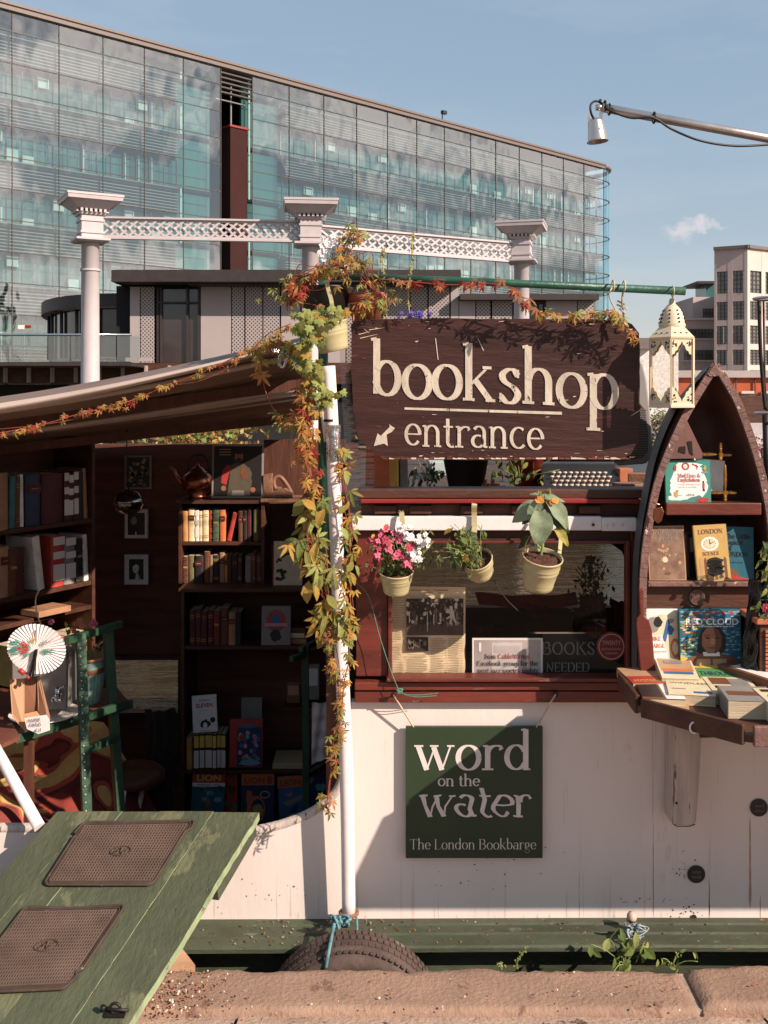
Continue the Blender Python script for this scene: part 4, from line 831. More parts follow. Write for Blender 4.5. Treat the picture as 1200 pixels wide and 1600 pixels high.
smalltree(1190, 24.9, .35, .8, .45, 900, [GRN, OLIVE, MAG, PINK], 'flowering shrub right of the boat bookcase', 'bank_shrub', False, lsz=.09, cat='shrub')
smalltree(930, 27, .4, 1.6, .35, 600, [GRN, OLIVE], 'dark green shrub on the far bank behind the roof', 'bank_shrub', False, cat='shrub')
# ================================================================== THE BARGE
YW = 3.30
BX0, BX1 = -3.2, 3.6
bg_ = thing('book_barge', 'white and green wooden book barge moored along the quay', 'boat', (0, YW + 1.2, WATZ))
# hull side with the sweeping cut of the open well
top = [(BX0, Zp(1292, YW)), (Xp(120, YW), Zp(1300, YW)), (Xp(330, YW), Zp(1305, YW))] + [(Xp(x, YW), Zp(y, YW)) for x, y in ((370, 1305), (400, 1303), (440, 1294), (475, 1281), (500, 1267), (520, 1250), (532, 1232), (540, 1205), (546, 1160), (549, 1097))] + [(BX1, Zp(1097, YW))]
q = MB(); zb_ = -.035
n = len(top)
for i in range(n - 1):
    (xa, za_), (xb2, zb2) = top[i], top[i + 1]
    q.add([(xa, YW, zb_), (xb2, YW, zb_), (xb2, YW, zb2), (xa, YW, za_), (xa, YW + .04, zb_), (xb2, YW + .04, zb_), (xb2, YW + .04, zb2), (xa, YW + .04, za_)], [(0, 1, 2, 3), (7, 6, 5, 4), (3, 2, 6, 7)])
q.build('hull_side', WHITE, bg_)
q = MB(); q.tube([(x, YW + .015, z + .004) for x, z in [(a.x, a.y) for a in catmull([(x, z, 0) for x, z in top[:-2]], 4)]], .018, 8); q.build('well_edge_rail', [WOODW], bg_, label='worn pale edge rail curving up to the pole')
# gunwale: stepped green rubbing strake
def strake(name, y0, y1, z0, z1, mat=GREENHULL, bev=.006):
    q = MB(); nx = 60
    def f(k, y, z): x = BX0 + (BX1 - BX0) * k / nx; return (x, y + .0015 * math.sin(x * 3.1), z + .003 * math.sin(x * 1.7))
    prof = [(y1, z0), (y0, z0 + bev), (y0, z1 - bev), (y0 + bev, z1), (y1, z1 + .002)]
    q.grid(lambda u, v: f(u * nx, *(lambda a: (prof[a][0], prof[a][1]))(int(round(v * (len(prof) - 1))))), nx + 1, len(prof), smooth=False); return q.build(name, mat, bg_)
strake('deck_strip', 3.267, 3.31, -.052, -.033); strake('deck_strip', 3.217, 3.2605, -.055, -.037); strake('rubbing_strake', 3.15, 3.211, -.066, -.042)
q = MB(); q.bb((BX0, 3.235, -.9), (BX1, 3.30, -.057)); q.build('lower_hull', GREENHULL, bg_)
q = MB()
for _ in range(260):
    x = R.uniform(-.8, 1.4) if R.random() < .7 else R.gauss(-.15, .15); y = R.uniform(3.155, 3.29); zt_ = -.039 if y < 3.212 else (-.034 if y < 3.262 else -.030)
    s_ = R.uniform(.0012, .0042); q.box((x, y, zt_), (s_ * 1.6, s_, .003), RZ(R.random() * 3), R.choice((0, 1, 1, 2)))
q.build('leaf_litter', [M('dry_leaf_bit', H('a0703c'), .9), M('rust_flake', H('70452f'), .9), M('pale_flake', H('a39a84'), .9)], kind='stuff', label='orange leaf bits and flakes lying along the green gunwale')
# far side, floor, ends
YFAR = 5.85; ZCAB = 1.30
q = MB()
def wallpx(x0, x1, z0, z1): q.bb((x0, YFAR, z0), (x1, YFAR + .05, z1))
W1 = (Xp(176, YFAR), Xp(279, YFAR), Zp(1112, YFAR), Zp(1030, YFAR)); W2 = (Xp(640, YFAR), Xp(985, YFAR), Zp(948, YFAR), Zp(842, YFAR))
ZWL = Zp(694, YFAR)
wallpx(BX0, W1[0], -.9, ZWL); wallpx(W1[1], -.15, -.9, ZWL); wallpx(W1[0], W1[1], -.9, W1[2]); wallpx(W1[0], W1[1], W1[3], ZWL)
wallpx(-.15, W2[0], -.9, ZCAB); wallpx(W2[1], BX1, -.9, ZCAB); wallpx(W2[0], W2[1], -.9, W2[2]); wallpx(W2[0], W2[1], W2[3], ZCAB)
q.build('far_side_wall', BACK, bg_)
for (x0, x1, z0, z1) in (W1, W2):
    q = MB()
    for a, b in (((x0 - .03, z0 - .03), (x1 + .03, z0)), ((x0 - .03, z1), (x1 + .03, z1 + .03)), ((x0 - .03, z0), (x0, z1)), ((x1, z0), (x1 + .03, z1))): q.bb((a[0], YFAR - .02, a[1]), (b[0], YFAR, b[1]))
    f = q.build('far_window_frame', DKWOOD, bg_); GLF = bpy.data.materials.get('old_tinted_glass') or glassmat('old_tinted_glass', (.58, .48, .40), .01); q = MB(); q.add([(x0, YFAR + .02, z0), (x1, YFAR + .02, z0), (x1, YFAR + .02, z1), (x0, YFAR + .02, z1)], [(0, 1, 2, 3)]); q.build('pane', GLF, f)
# arched head of the far cabin window
q = MB(); xr = W2[1]; zt_ = W2[3]; arc = [(xr, zt_ - .27), (xr - .012, zt_ - .15), (xr - .05, zt_ - .07), (xr - .13, zt_ - .015), (xr - .17, zt_), (xr, zt_)]
q.prism([(x, YFAR - .01, z) for x, z in arc], (0, .02, 0)); q.build('arch_corner', DKWOOD, bg_)
q = MB(); q.bb((BX0, YW, -.62), (BX1, YFAR, -.56)); q.build('well_floor', FLOORM, bg_)
q = MB(); q.bb((BX0, YW + .04, -.56), (-.17, YW + .07, Zp(1312, YW))); q.build('well_inner_lining', BACK, bg_)
q = MB(); q.bb((BX0 - .05, YW, -.9), (BX0, YFAR + .05, 1.2)); q.bb((BX1, YW, -.9), (BX1 + .05, YFAR + .05, 1.2)); q.build('end_wall', BACK, bg_)
q = MB(); q.bb((-.19, 3.36, -.56), (-.15, YFAR, ZCAB)); q.build('cabin_bulkhead', DKWOODV, bg_)
# cabin front: red brown panels round the window opening
def fb(name, mat, x0, x1, y0, y1, Y0, th, parent=bg_, bevel=.003, label=None):
    q = MB(); q.bb((Xp(x0, Y0), Y0, Zp(y1, Y0)), (Xp(x1, Y0), Y0 + th, Zp(y0, Y0))); return q.build(name, mat, parent, label, bevel=bevel)
R_END = 2350
fb('cabin_panel', MAHO, 556, 606, 829, 1057, 3.285, .035); fb('cabin_panel', MAHO, 985, R_END, 829, 1057, 3.285, .035); fb('cabin_panel', DKWOOD, 606, 985, 829, 845, 3.285, .035)
fr = fb('window_frame', MAHO, 606, 613, 845, 1057, 3.268, .03); fb('window_frame', MAHO, 978, 985, 845, 1057, 3.268, .03); fb('window_frame', MAHO, 613, 978, 845, 850, 3.268, .03)
fb('window_sill', MAHO, 604, 990, 1060, 1066, 3.24, .07)
fb('lower_rail', MAHO, 554, R_END, 1066.5, 1079, 3.262, .05); fb('lower_rail', MAHO, 554, R_END, 1080.5, 1098, 3.27, .05)
q = MB(); q.add([P(613, 1051, 3.297), P(978, 1051, 3.297), P(978, 850, 3.297), P(613, 850, 3.297)], [(0, 1, 2, 3)]); q.build('window_pane', GLASS, fr)
fb('roof_batten', WHITEP, 549, 940, 807, 829, 3.255, .03, label='white painted batten under the roof edge'); fb('roof_batten', WHITEP, 940.6, 995, 809, 830, 3.25, .03)
fb('eaves_board', DKWOOD, 556, R_END, 787, 807, 3.29, .04); fb('red_strip', REDP, 563, 1002, 780, 786.5, 3.235, .05)
fb('roof_edge_plank', DKWOOD, 560, R_END, 765, 779, 3.24, .12); 
q = MB(); q.bb((-.15, 3.33, ZCAB - .03), (BX1, YFAR + .05, ZCAB)); q.build('cabin_roof', M('dark_roof_felt', H('4b3a34'), .85, var=.2, scale=8, bump=.3), bg_)
q = MB(); q.bb((-.15, 3.34, .2), (BX1, YFAR, .22)); q.build('cabin_floor', FLOORM, bg_)
# little dark scallop shadows under the eaves, stood in for by added blocks
for x in (585, 640, 720, 800, 905): fb('eaves_shadow_block', DKWOOD, x, x + 34, 790, 803, 3.265, .03)
# screws on the batten
for x in (927, 958, 972): q = MB(); q.lathe([(0.001, -.003), (.004, -.002), (.005, 0)], P(x, 820, 3.249), 8, RX(math.radians(90))); q.build('screw', DARKM, bg_)
# rust runs, drips and holes on the hull are thin stains with shapes of their own
STAIN = M('rust_stain', H('bd9a84'), .6, var=.2, scale=20, bump=0); BLK = M('black_speck', H('2d211d'), .8, bump=0)
q = MB()
def streak(px, y0, y1, w0, w1, mi=0):
    n_ = 10; L = []; Rr = []
    for i in range(n_ + 1):
        t = i / n_; y = y0 + (y1 - y0) * t; w_ = (w0 + (w1 - w0) * t) * (.6 + .4 * R.random()) if 0 < i < n_ else .3; x = px + R.uniform(-.4, .4)
        L.append(P(x - w_ / 2, y, YW - .0003)); Rr.append(P(x + w_ / 2, y, YW - .0003))
    q.add(L + Rr, [(i, i + 1, n_ + 2 + i, n_ + 1 + i) for i in range(n_)], mi)
streak(1021, 1285, 1434, .6, 3.0); streak(1172, 1275, 1420, 3, 5); streak(1020, 1120, 1280, .6, 1.2); streak(1188, 1400, 1436, 1, 3); streak(758, 1170, 1220, .5, .9); streak(905, 1360, 1436, .5, 1.2)
for _ in range(34): x_ = R.uniform(330, 1195); y_ = 1430 - R.random() ** 2 * 110; streak(x_, y_, 1434.5, .4, R.uniform(1.0, 5.0), 2)
for _ in range(26): x_ = R.uniform(570, 1190); y_ = R.uniform(1105, 1300); streak(x_, y_, y_ + R.uniform(20, 110), .4, R.uniform(.5, 1.6), 2)
for _ in range(120):
    c_ = R.choice(((1070, 1425, 22, 14), (1068, 1350, 18, 25), (430, 1400, 70, 26), (760, 1350, 100, 50), (1000, 1408, 45, 5)))
    x = R.gauss(c_[0], c_[2] * .6); y = R.gauss(c_[1], c_[3] * .5); s_ = R.uniform(.5, 1.5) * (1.6 if R.random() < .08 else 1)
    if y > 1434 or y < 1310: continue
    p = P(x, y, YW - .0006); q.lathe([(0.0001, 0), (s_ * .002, .0001)], p, 6, RX(math.radians(90)), mi=1 if R.random() < .6 else 0)
q.lathe([(0.0001, 0), (.009, .0006)], P(1084, 1433, YW - .003), 9, RX(math.radians(90)), mi=1)
q.build('hull_stains', [STAIN, BLK, M('hull_grime', H('d3c3b7'), .6, var=.08, bump=0)], bg_, kind='stuff')
# white pole with joints
pl = [P(513, 572, 3.20), P(520, 700, 3.20), P(530, 950, 3.205), P(541, 1200, 3.215), P(545, 1432, 3.225)]
pole = thing('white_pole', 'tall white painted pole rising from the gunwale beside the awning', 'pole', pl[-1])
q = MB(); q.tube(catmull(pl, 6), [.0215] * 25, 16); q.build('tube', WHITEP, pole)
for y in (617, 657): 
    t_ = (y - 572) / 860; x = 513 + 32 * t_ * 1.25; q = MB(); q.lathe([(.0235, -.004), (.0235, .004)], P(x - .5, y, 3.201), 16); q.build('joint_ring', DARKM, pole)
q = MB(); q.grid(lambda u, v: P(519 + v * 3, 664 + v * 56, 3.2) + Vector((math.cos(u * 6.283), math.sin(u * 6.283), 0)) * (.024 + .002 * math.sin(u * 40 + v * 9)), 30, 8, close_u=True); q.build('tape_wrap', FOIL, pole)
q = MB(); q.tube([P(545, 1432, 3.225) + Vector((math.cos(a) * .027, math.sin(a) * .027, .012)) for a in [i * .5 for i in range(14)]], .006, 6); q.build('rope_lashing', M('old_brown_rope', H('8b5a42'), .9, bump=.3), pole)
q = MB(); q.tube([P(478, 640, 3.27), P(505, 637, 3.2), P(512, 690, 3.2)], .012, 8); q.build('inner_tube', WHITEP, pole)
# strut at far left
st_ = thing('white_strut', 'slanting white tube strut at the lower left of the deck', 'strut', P(62, 1290, 3.2)); q = MB(); q.tube([P(-40, 1110, 3.55), P(62, 1293, 3.22)], .0185, 14); q.build('tube', WHITEP, st_)
# awning
aw = thing('awning', 'brown corrugated awning sheet sloping over the open book deck', 'awning', (-1.6, 4.5, 1.4))
A00, A10, A01, A11 = P(-420, 678, 3.22), P(478, 538, 3.30), P(-420, 742, 5.9), P(500, 656, 5.75)
def awf(u, v, off=0):
    v = max(0, v); e = A00.lerp(A10, u); f_ = A01.lerp(A11, u); p = e.lerp(f_, v)
    sag = -.05 * math.sin(math.pi * u) * (1 - v) - .02 * math.sin(math.pi * v)
    return p + Vector((0, 0, sag + .055 * (lambda t: t / .3 if t < .3 else (1 - t) / .7)((v * 6.0) % 1.0) + off))
q = MB(); q.grid(lambda u, v: awf(u, v), 40, 90); q.build('corrugated_sheet', AWN, aw)
q = MB()
def lip(u, v): 
    p = awf(u, 0); return p + Vector((0, -.006 - .02 * (1 - abs(2 * v - 1)), .014 - v * .045 * (1.0 - .75 * u)))
q.grid(lip, 40, 6); q.build('pale_edge_lip', AWNT, aw)
for v in (.10, .21, .33, .45, .58, .71, .84):
    q = MB(); q.tube([awf(u_ / 12, v, -.012) for u_ in range(13)], .011, 6); q.build('slat', AWNT, aw)  # added pale tubes: light catching the sheet's ridges, put into the colour
for v in (.27, .66):
    q = MB(); q.beam(awf(0, v, -.05), awf(1, v, -.05), .03, .04); q.build('cross_batten', DKWOODV, aw)
# foil-wrapped bracket with a ring at the awning's end
fo = thing('foil_bundle', 'crumpled silver foil bundle with a ring at the awning corner', 'foil', P(455, 570, 3.2))
q = MB(); q.grid(lambda u, v: P(436 + 38 * v, 545 + 30 * v, 3.21) + Vector((math.cos(u * 6.28) * .022, math.sin(u * 6.28) * .022, math.sin(u * 6.28) * .012)) * (1 + .35 * math.sin(u * 22 + v * 17) * math.sin(v * 13)), 26, 14, close_u=True); q.build('foil', FOIL, fo)
q = MB(); q.tube([P(441 + 5 * math.cos(a), 563 + 11 * math.sin(a), 3.17) for a in [i * .4 for i in range(17)]], .0045, 8); q.build('ring', CHROME, fo)
# clear corrugated plastic strip beside the pole
ps = thing('plastic_strip', 'clear corrugated plastic strip hanging left of the bookshop sign', 'plastic sheet', P(548, 805, 3.23))
def pf(u, v): return P(530 + u * 27 + v * 14 - (6 * v * u), 538 + v * 268, 3.235) + Vector((0, .003 * math.sin(v * 150) + .01 * u, 0))
q = MB(); q.grid(pf, 4, 150); q.build('sheet', PLAST, ps)
q = MB(); q.grid(lambda u, v: P(545 + u * 40, 690 + v * 92, 3.26) + Vector((0, .003 * math.sin(v * 60), 0)), 4, 60); q.build('sheet', PLAST, ps)

# ------------------------------------------------------------------ hanging green pole and the bookshop sign
gp = thing('green_hanging_pole', 'horizontal green pole holding the sign and the lantern', 'pole', P(800, 445, 3.12))
q = MB(); q.tube([P(505, 431, 3.25), P(700, 438, 3.2), P(1071, 455, 3.08)], [.0115, .0115, .0125], 14); q.build('tube', GREENPOLE, gp)
q = MB(); q.tube([P(505, 431, 3.30), P(505, 431, 3.30) + Vector((0, 0, -.9))], .016, 12); q.build('upright', GREENPOLE, gp)
sg = thing('bookshop_sign', 'large weathered brown bookshop entrance sign with cream hand painted letters', 'sign', P(775, 718, 3.2))
YSG = 3.185
def sgp(px, py, d=0):   # the board is a flat panel turned a little: right end closer
    Y = YSG + .02 - .04 * (px - 550) / 450 + d; return P(px, py, Y)
ol = [(549, 506), (560, 500), (640, 497), (760, 498), (900, 498), (975, 500), (988, 506), (998, 520), (1000, 560), (1000, 640), (998, 690), (992, 706), (975, 716), (940, 719), (880, 718), (780, 720), (700, 718), (620, 717), (600, 716), (588, 710), (572, 695), (560, 686), (557, 670), (552, 640), (549, 580)]
ol2 = []
for i in range(len(ol)):
    a, b = ol[i], ol[(i + 1) % len(ol)]; L = math.hypot(b[0] - a[0], b[1] - a[1]); n_ = max(1, int(L / 9))
    for j in range(n_): t = j / n_; ol2.append((a[0] + (b[0] - a[0]) * t + R.uniform(-.7, .7), a[1] + (b[1] - a[1]) * t + R.uniform(-.7, .7)))
pts = [sgp(x, y) for x, y in ol2]; fp = sum(pts, Vector()) / len(pts)
q = MB(); n_ = len(pts); off = Vector((0.002, .02, 0)); q.add(pts + [p + off for p in pts] + [fp, fp + off], [(2 * n_, i, (i + 1) % n_) for i in range(n_)] + [(2 * n_ + 1, n_ + (i + 1) % n_, n_ + i) for i in range(n_)])
q.add(pts + [p + off for p in pts], [(i, n_ + i, n_ + (i + 1) % n_, (i + 1) % n_) for i in range(n_)], 1)
q.build('board', [SIGNBR, M('bare_ply_edge', H('c49d80'), .8, var=.2, bump=.2)], sg)
sr = (sgp(900, 600) - sgp(600, 600)).normalized(); su = Vector((0, 0, 1)); sn = Vector((sr.y, -sr.x, 0))
def sw(px, py): return sgp(px, py)
def pxl(a, b, Y=YSG): return abs(b - a) / F * Y
def sgtext(mb, txt, x0, x1, base0, base1, xhpx, **k):
    a = sgp(x0, base0, -.001); b = sgp(x1, base1, -.001); letters(mb, txt, a, b - a, su, xhpx / F * YSG, (b - a).length, nrm=sn, **k)
q = MB(); sgtext(q, 'bookshop', 578, 968, 618, 640, 56, thick=.205, thin=.07, jit=.03, sp=-.02); q.build('lettering', CREAM, sg)
q = MB(); sgtext(q, 'entrance', 632, 850, 696, 703, 34, thick=.17, thin=.07, jit=.02); q.build('lettering', CREAM, sg)
q = MB(); a, b = sgp(632, 640, -.002), sgp(878, 648, -.002); q.add([a, b, b + su * .009, a + su * .007], [(0, 1, 2, 3)])
ar = [(617, 669), (612, 675), (604, 679), (606, 697), (600, 693), (584, 697), (590, 677), (595, 681), (609, 667), (608, 663)]
q.add([sgp(x, y, -.002) for x, y in ar], [tuple(range(len(ar)))]); q.build('painted_line_and_arrow', CREAM, sg)
q = MB()   # scratches and paint chips
for _ in range(120):
    e = R.random(); x = R.uniform(560, 990); y = R.choice((R.gauss(506, 6), R.gauss(712, 5), R.uniform(510, 700))); y = min(714, max(502, y)); L = R.uniform(1, 12); hgt = R.uniform(.3, 1.3)
    if y > 690 and x < 612: continue
    q.add([sgp(x, y, -.0016), sgp(x + L, y + R.uniform(-1, 1), -.0016), sgp(x + L * .6, y + hgt, -.0016), sgp(x + L * .2, y + hgt, -.0016)], [(0, 3, 2, 1)], R.choice((0, 1, 1)))
for x0, y0, x1, y1 in ((680, 528, 684, 562), (746, 528, 755, 548), (1000, 640, 985, 650), (562, 528, 590, 522), (576, 515, 600, 512), (563, 508, 575, 520), (560, 522, 578, 518)):
    q.add([sgp(x0, y0, -.0018), sgp(x0 + 1.2, y0 + 1, -.0018), sgp(x1 + 1.2, y1, -.0018), sgp(x1, y1, -.0018)], [(0, 1, 2, 3)], 0)
for i in range(44):  # worn bottom edge
    x = 600 + i * 8.8 + R.uniform(-2, 2); q.add([sgp(x, 715, -.0017), sgp(x + 8, 715 + R.uniform(-1, 2), -.0017), sgp(x + 8, 717.5, -.0017), sgp(x, 717.5, -.0017)], [(0, 3, 2, 1)], R.choice((0, 1)))
q.build('paint_chips', [M('pale_chip', H('dcc3b0'), .8, bump=0), M('red_brown_chip', H('7d4030'), .8, bump=0)], sg, kind='stuff')
q = MB(); q.tube(catmull([P(958, 446, 3.11), P(952, 462, 3.1), P(962, 485, 3.14), P(975, 505, 3.165)], 5), .0022, 6); q.tube(catmull([P(975, 447, 3.11), P(972, 470, 3.12), P(975, 500, 3.165)], 5), .003, 6)
for k in range(7): q.tube([P(966 + R.uniform(-4, 8), 470 + k * 6, 3.14), P(975 + R.uniform(-7, 7), 476 + k * 7, 3.13)], .003, 5)
q.tube([P(958, 446, 3.10) + Vector((0, math.cos(a) * .016, math.sin(a) * .016)) for a in [i * .5 for i in range(14)]], .0025, 6); q.tube([P(975, 447, 3.10) + Vector((0, math.cos(a) * .016, math.sin(a) * .016)) for a in [i * .5 for i in range(14)]], .0025, 6)
q.build('hanging_strings', ROPEW, sg)

# ------------------------------------------------------------------ lantern
lt = thing('hanging_lantern', 'cream pierced metal lantern with domed top hanging from the green pole', 'lantern', P(1050, 637, 3.06))
LC = Vector((Xp(1050, 3.115), 3.115, 0)); lz = lambda py: Zp(py, 3.115); r6 = .071; ph = math.radians(12)
def hexr(mb, prof, mi=0, c=LC, smooth=False): mb.lathe(prof, c, 6, None, mi, smooth, ph=ph)
q = MB(); hexr(q, [(.001, lz(637)), (r6 + .005, lz(637)), (r6 + .005, lz(632)), (r6, lz(630)), (r6 * .2, lz(630))]); q.build('base', LANT, lt, bevel=.0015)
q = MB(); hexr(q, [(r6 + .003, lz(531)), (r6 + .005, lz(528)), (.045, lz(513)), (.036, lz(510))]); q.build('shoulder', LANT, lt)
q = MB(); q.lathe([(.038, lz(512)), (.040, lz(508)), (.038, lz(504)), (.036, lz(500)), (.033, lz(492)), (.026, lz(484)), (.016, lz(478)), (.010, lz(475)), (.008, lz(468)), (.004, lz(466))], LC, 24); q.build('dome', LANT, lt)
q = MB(); q.tube([P(1051, 466, 3.115), P(1051, 456, 3.09)], .0018, 6); q.tube([P(1051, 455, 3.075) + Vector((0, math.cos(a) * .016, math.sin(a) * .016)) for a in [i * .5 for i in range(14)]], .002, 6); q.build('hanging_wire', ROPEW, lt)
q = MB()
for k in range(8):
    for j in range(4):
        a = k * math.pi / 4 + .3; z = lz(504 - j * 6); rr_ = (.0385, .0365, .033, .027)[j] + .0006
        q.box(LC + Vector((math.cos(a) * rr_, math.sin(a) * rr_, z)), (.003, .005, .005), RZ(a) @ RX(.78))
for k in range(6):
    a0_ = ph + k * math.pi / 3; a1_ = ph + (k + 1) * math.pi / 3
    for j in range(5):
        t = .2 + j * .15; e = Vector((math.cos(a0_), math.sin(a0_), 0)).lerp(Vector((math.cos(a1_), math.sin(a1_), 0)), t); q.box(LC + e * (.0625) + Vector((0, 0, lz(521.5 + (j % 2) * 2))), (.005, .005, .003), RZ(a0_ + math.pi / 6))
q.build('pierced_holes', HOLE, lt, kind='stuff')
for k in range(6):
    a0_ = ph + k * math.pi / 3; a1_ = a0_ + math.pi / 3; v0 = Vector((math.cos(a0_), math.sin(a0_), 0)) * r6; v1 = Vector((math.cos(a1_), math.sin(a1_), 0)) * r6; nn = (v0 + v1).normalized()
    q = MB(); q.box(LC + v0 + Vector((0, 0, (lz(530) + lz(631)) / 2)), (.006, .006, lz(530) - lz(631)), RZ(a0_)); q.build('corner_post', LANT, lt)
    # side panel with an ogee arch opening
    q = MB()
    def W(t, py): return LC + v0.lerp(v1, t) + Vector((0, 0, lz(py)))
    ogee = [(.0, 0), (.07, .12), (.16, .14), (.20, .24), (.30, .28), (.36, .42), (.45, .5), (.5, .62)]   # (t, depth)
    for top_ in (True, False):
        for sd in (0, 1):
            for i in range(len(ogee) - 1):
                (ta, da), (tb, db) = ogee[i], ogee[i + 1]
                if sd: ta, tb = 1 - ta, 1 - tb
                ya = (531 + (1 - da / .62) * 26 + 3) if top_ else (631 - (1 - da / .62) * 28 - 3); yb = (531 + (1 - db / .62) * 26 + 3) if top_ else (631 - (1 - db / .62) * 28 - 3); y0_ = 531 if top_ else 631
                vs = [W(ta, y0_), W(tb, y0_), W(tb, yb), W(ta, ya)]; q.prism(vs, -nn * .0015)
    q.build('side_panel', LANT, lt)
    q = MB()
    for sd in (0, 1):
        for top_ in (True, False):
            for j in range(10):
                t = R.uniform(.07, .26); t = 1 - t if sd else t; y = R.uniform(534, 545) if top_ else R.uniform(615, 628); p = W(t, y) + nn * .0009; q.box(p, (.0035, .0008, .0035), RZ(math.atan2(nn.y, nn.x) + math.pi / 2) @ RY(.78))
    q.build('panel_holes', HOLE, lt, kind='stuff')
    q = MB(); q.add([W(.03, 533), W(.97, 533), W(.97, 629), W(.03, 629)], [(3, 2, 1, 0)]); q.v = [tuple(Vector(v) - nn * .004) for v in q.v]; q.build('pane', GLASS, lt)

# ------------------------------------------------------------------ word on the water sign
ws = thing('word_on_the_water_sign', 'square dark green word on the water sign hanging on the white hull', 'sign', P(740, 1341, 3.24))
YWS = 3.272
q = MB(); q.bb((Xp(634, YWS), YWS, Zp(1341, YWS)), (Xp(848, YWS), YWS + .016, Zp(1136, YWS))); q.build('board', SIGNGR, ws, bevel=.001)
def wtext(txt, x0, x1, base, xh, **k):
    q = MB(); letters(q, txt, P(x0, base, YWS - .001), (1, 0, 0), (0, 0, 1), xh / F * YWS, (x1 - x0) / F * YWS, eps=.0004, **k); q.build('lettering', OFFW, ws)
wtext('word', 648, 832, 1203, 40, thick=.19, thin=.06)
wtext('on the', 684, 750, 1228, 12, thick=.2, thin=.09)
wtext('water', 655, 832, 1276, 35, thick=.18, thin=.07, warp=lambda x, y: (x + .07 * math.sin(y * 7 + x * .8), y + .02 * math.sin(x * 9)))
wtext('The London Bookbarge', 640, 838, 1327, 11, thick=.15, thin=.03)
q = MB(); q.tube([P(634 + 12, 1136, YWS), P(615, 1086, 3.245)], .0028, 6); q.tube([P(838, 1136, YWS), P(868, 1085, 3.245)], .0028, 6); q.build('hanging_cord', ROPEW, ws)
for x, y in ((615, 1086), (868, 1085)):
    q = MB(); q.tube([P(x + 3.5 * math.cos(a), y + 3.5 * math.sin(a), 3.25) for a in [i * .45 for i in range(15)]], .002, 6); q.tube([P(x, y, 3.25), P(x, y, 3.285)], .0025, 6); q.build('screw_eye', DARKM, ws)
tw = thing('teal_twine', 'loose teal twine knotted below the left window corner', 'twine', P(640, 1084, 3.25))
q = MB(); q.tube(catmull([P(548, 905, 3.2), P(575, 930, 3.22), P(592, 990, 3.24), P(608, 1040, 3.235), P(622, 1076, 3.235), P(630, 1084, 3.23), P(655, 1086, 3.23), P(684, 1083, 3.235)], 6), .0013, 5)
for k in range(5): q.tube(catmull([P(622 + R.uniform(-3, 8), 1079 + R.uniform(-3, 6), 3.23) for _ in range(4)], 4), .0014, 5)
q.tube(catmull([P(630, 1085, 3.23), P(650, 1089, 3.225), P(682, 1087, 3.235)], 5), .0012, 5); q.build('strand', ROPET, tw)
# stickers
def sticker(px, py, rpx, Y, mat, lb, txts, tmat=OFFW, cat='sticker', ring=True):
    t = thing('round_sticker', lb, cat, P(px, py + rpx, Y)); c = P(px, py, Y); r_ = rpx / F * Y; q = MB(); q.lathe([(0.0001, .002), (r_ * .96, .002), (r_, 0)], c, 40, RX(math.radians(90)), smooth=False); q.build('disc', mat, t)
    q = MB()
    if ring:
        for k in range(40):
            a, b = k * math.pi / 20, (k + 1) * math.pi / 20; q.add([c + Vector((math.cos(x) * rr_, -.0028, math.sin(x) * rr_)) for x, rr_ in ((a, r_ * .82), (b, r_ * .82), (b, r_ * .87), (a, r_ * .87))], [(0, 3, 2, 1)])
    for tx, dy, hgt, wd in txts: put_sans(q, tx, c + Vector((-wd / 2 * r_, -.003, -dy * r_)), (1, 0, 0), (0, 0, 1), (0, -1, 0), hgt * r_, wd * r_, .0)
    q.build('print', tmat, t)
DKST = M('dark_sticker_vinyl', H('332b28'), .5, bump=0)
GREYINK = M('grey_ink', H('7d726c'), .7, bump=0)
sticker(1186, 1262, 14, YW - .004, DKST, 'small round black sticker high on the hull at the right edge', [('word', -.1, .55, 1.0), ('water', .45, .5, 1.1)], GREYINK, ring=False)
sticker(1088, 1366, 14, YW - .004, DKST, 'small round black sticker low on the hull below the wooden leg', [('WORD', -.1, .5, 1.0), ('WATER', .45, .5, 1.1)], GREYINK, ring=False)
# ------------------------------------------------------------------ tyre fender, rope, knob
ty = thing('tyre_fender', 'worn tyre fender hanging behind the stone coping', 'tyre', (Xp(552, 3.08), 3.08, -.75)); TC = Vector((Xp(552, 3.07), 3.068, -.240)); TR = .270
q = MB(); prof = [(.17, -.055), (.20, -.075), (.235, -.078), (.252, -.07), (.265, -.055), (TR, -.03), (TR, 0), (TR, .03), (.265, .055), (.252, .07), (.25, .078), (.21, .075), (.17, .055), (.185, 0)]
q.lathe(prof + [prof[0]], TC, 72, RX(math.radians(90))); q.build('carcass', TYRE, ty)
blk = MB()
for k in range(84):
    a = k * 2 * math.pi / 84
    for (yy, rr_, w_) in ((-.060, .2625, .020), (-.030, TR, .02), (.0, TR + .002, .02), (.030, TR + .001, .02)):
        sh_ = .02 if yy in (-.03, .03) else 0; blk.box(TC + Vector((math.cos(a + sh_) * rr_, yy, math.sin(a + sh_) * rr_)), (.003, w_, .0145 if yy > -.05 else .013), RY(-(a + sh_)))
blk.build('tread_blocks', TYRE, ty)
rp_ = thing('blue_rope', 'frayed blue rope tying the tyre to the pole base', 'rope', P(515, 1510, 3.05))
q = MB(); q.tube(catmull([P(540, 1432, 3.2), P(524, 1440, 3.17), P(519, 1460, 3.1), P(514, 1485, 3.0), P(509, 1512, 2.985)], 6), .0055, 8)
for k in range(9): q.tube(catmull([P(R.uniform(515, 548), R.uniform(1430, 1450), 3.19 - R.random() * .04) for _ in range(4)], 5), .004, 6)
q.tube(catmull([P(557, 1434, 3.2), P(558, 1450, 3.15), P(557, 1462, 3.12)], 5), .004, 6); q.build('strands', ROPEB, rp_)
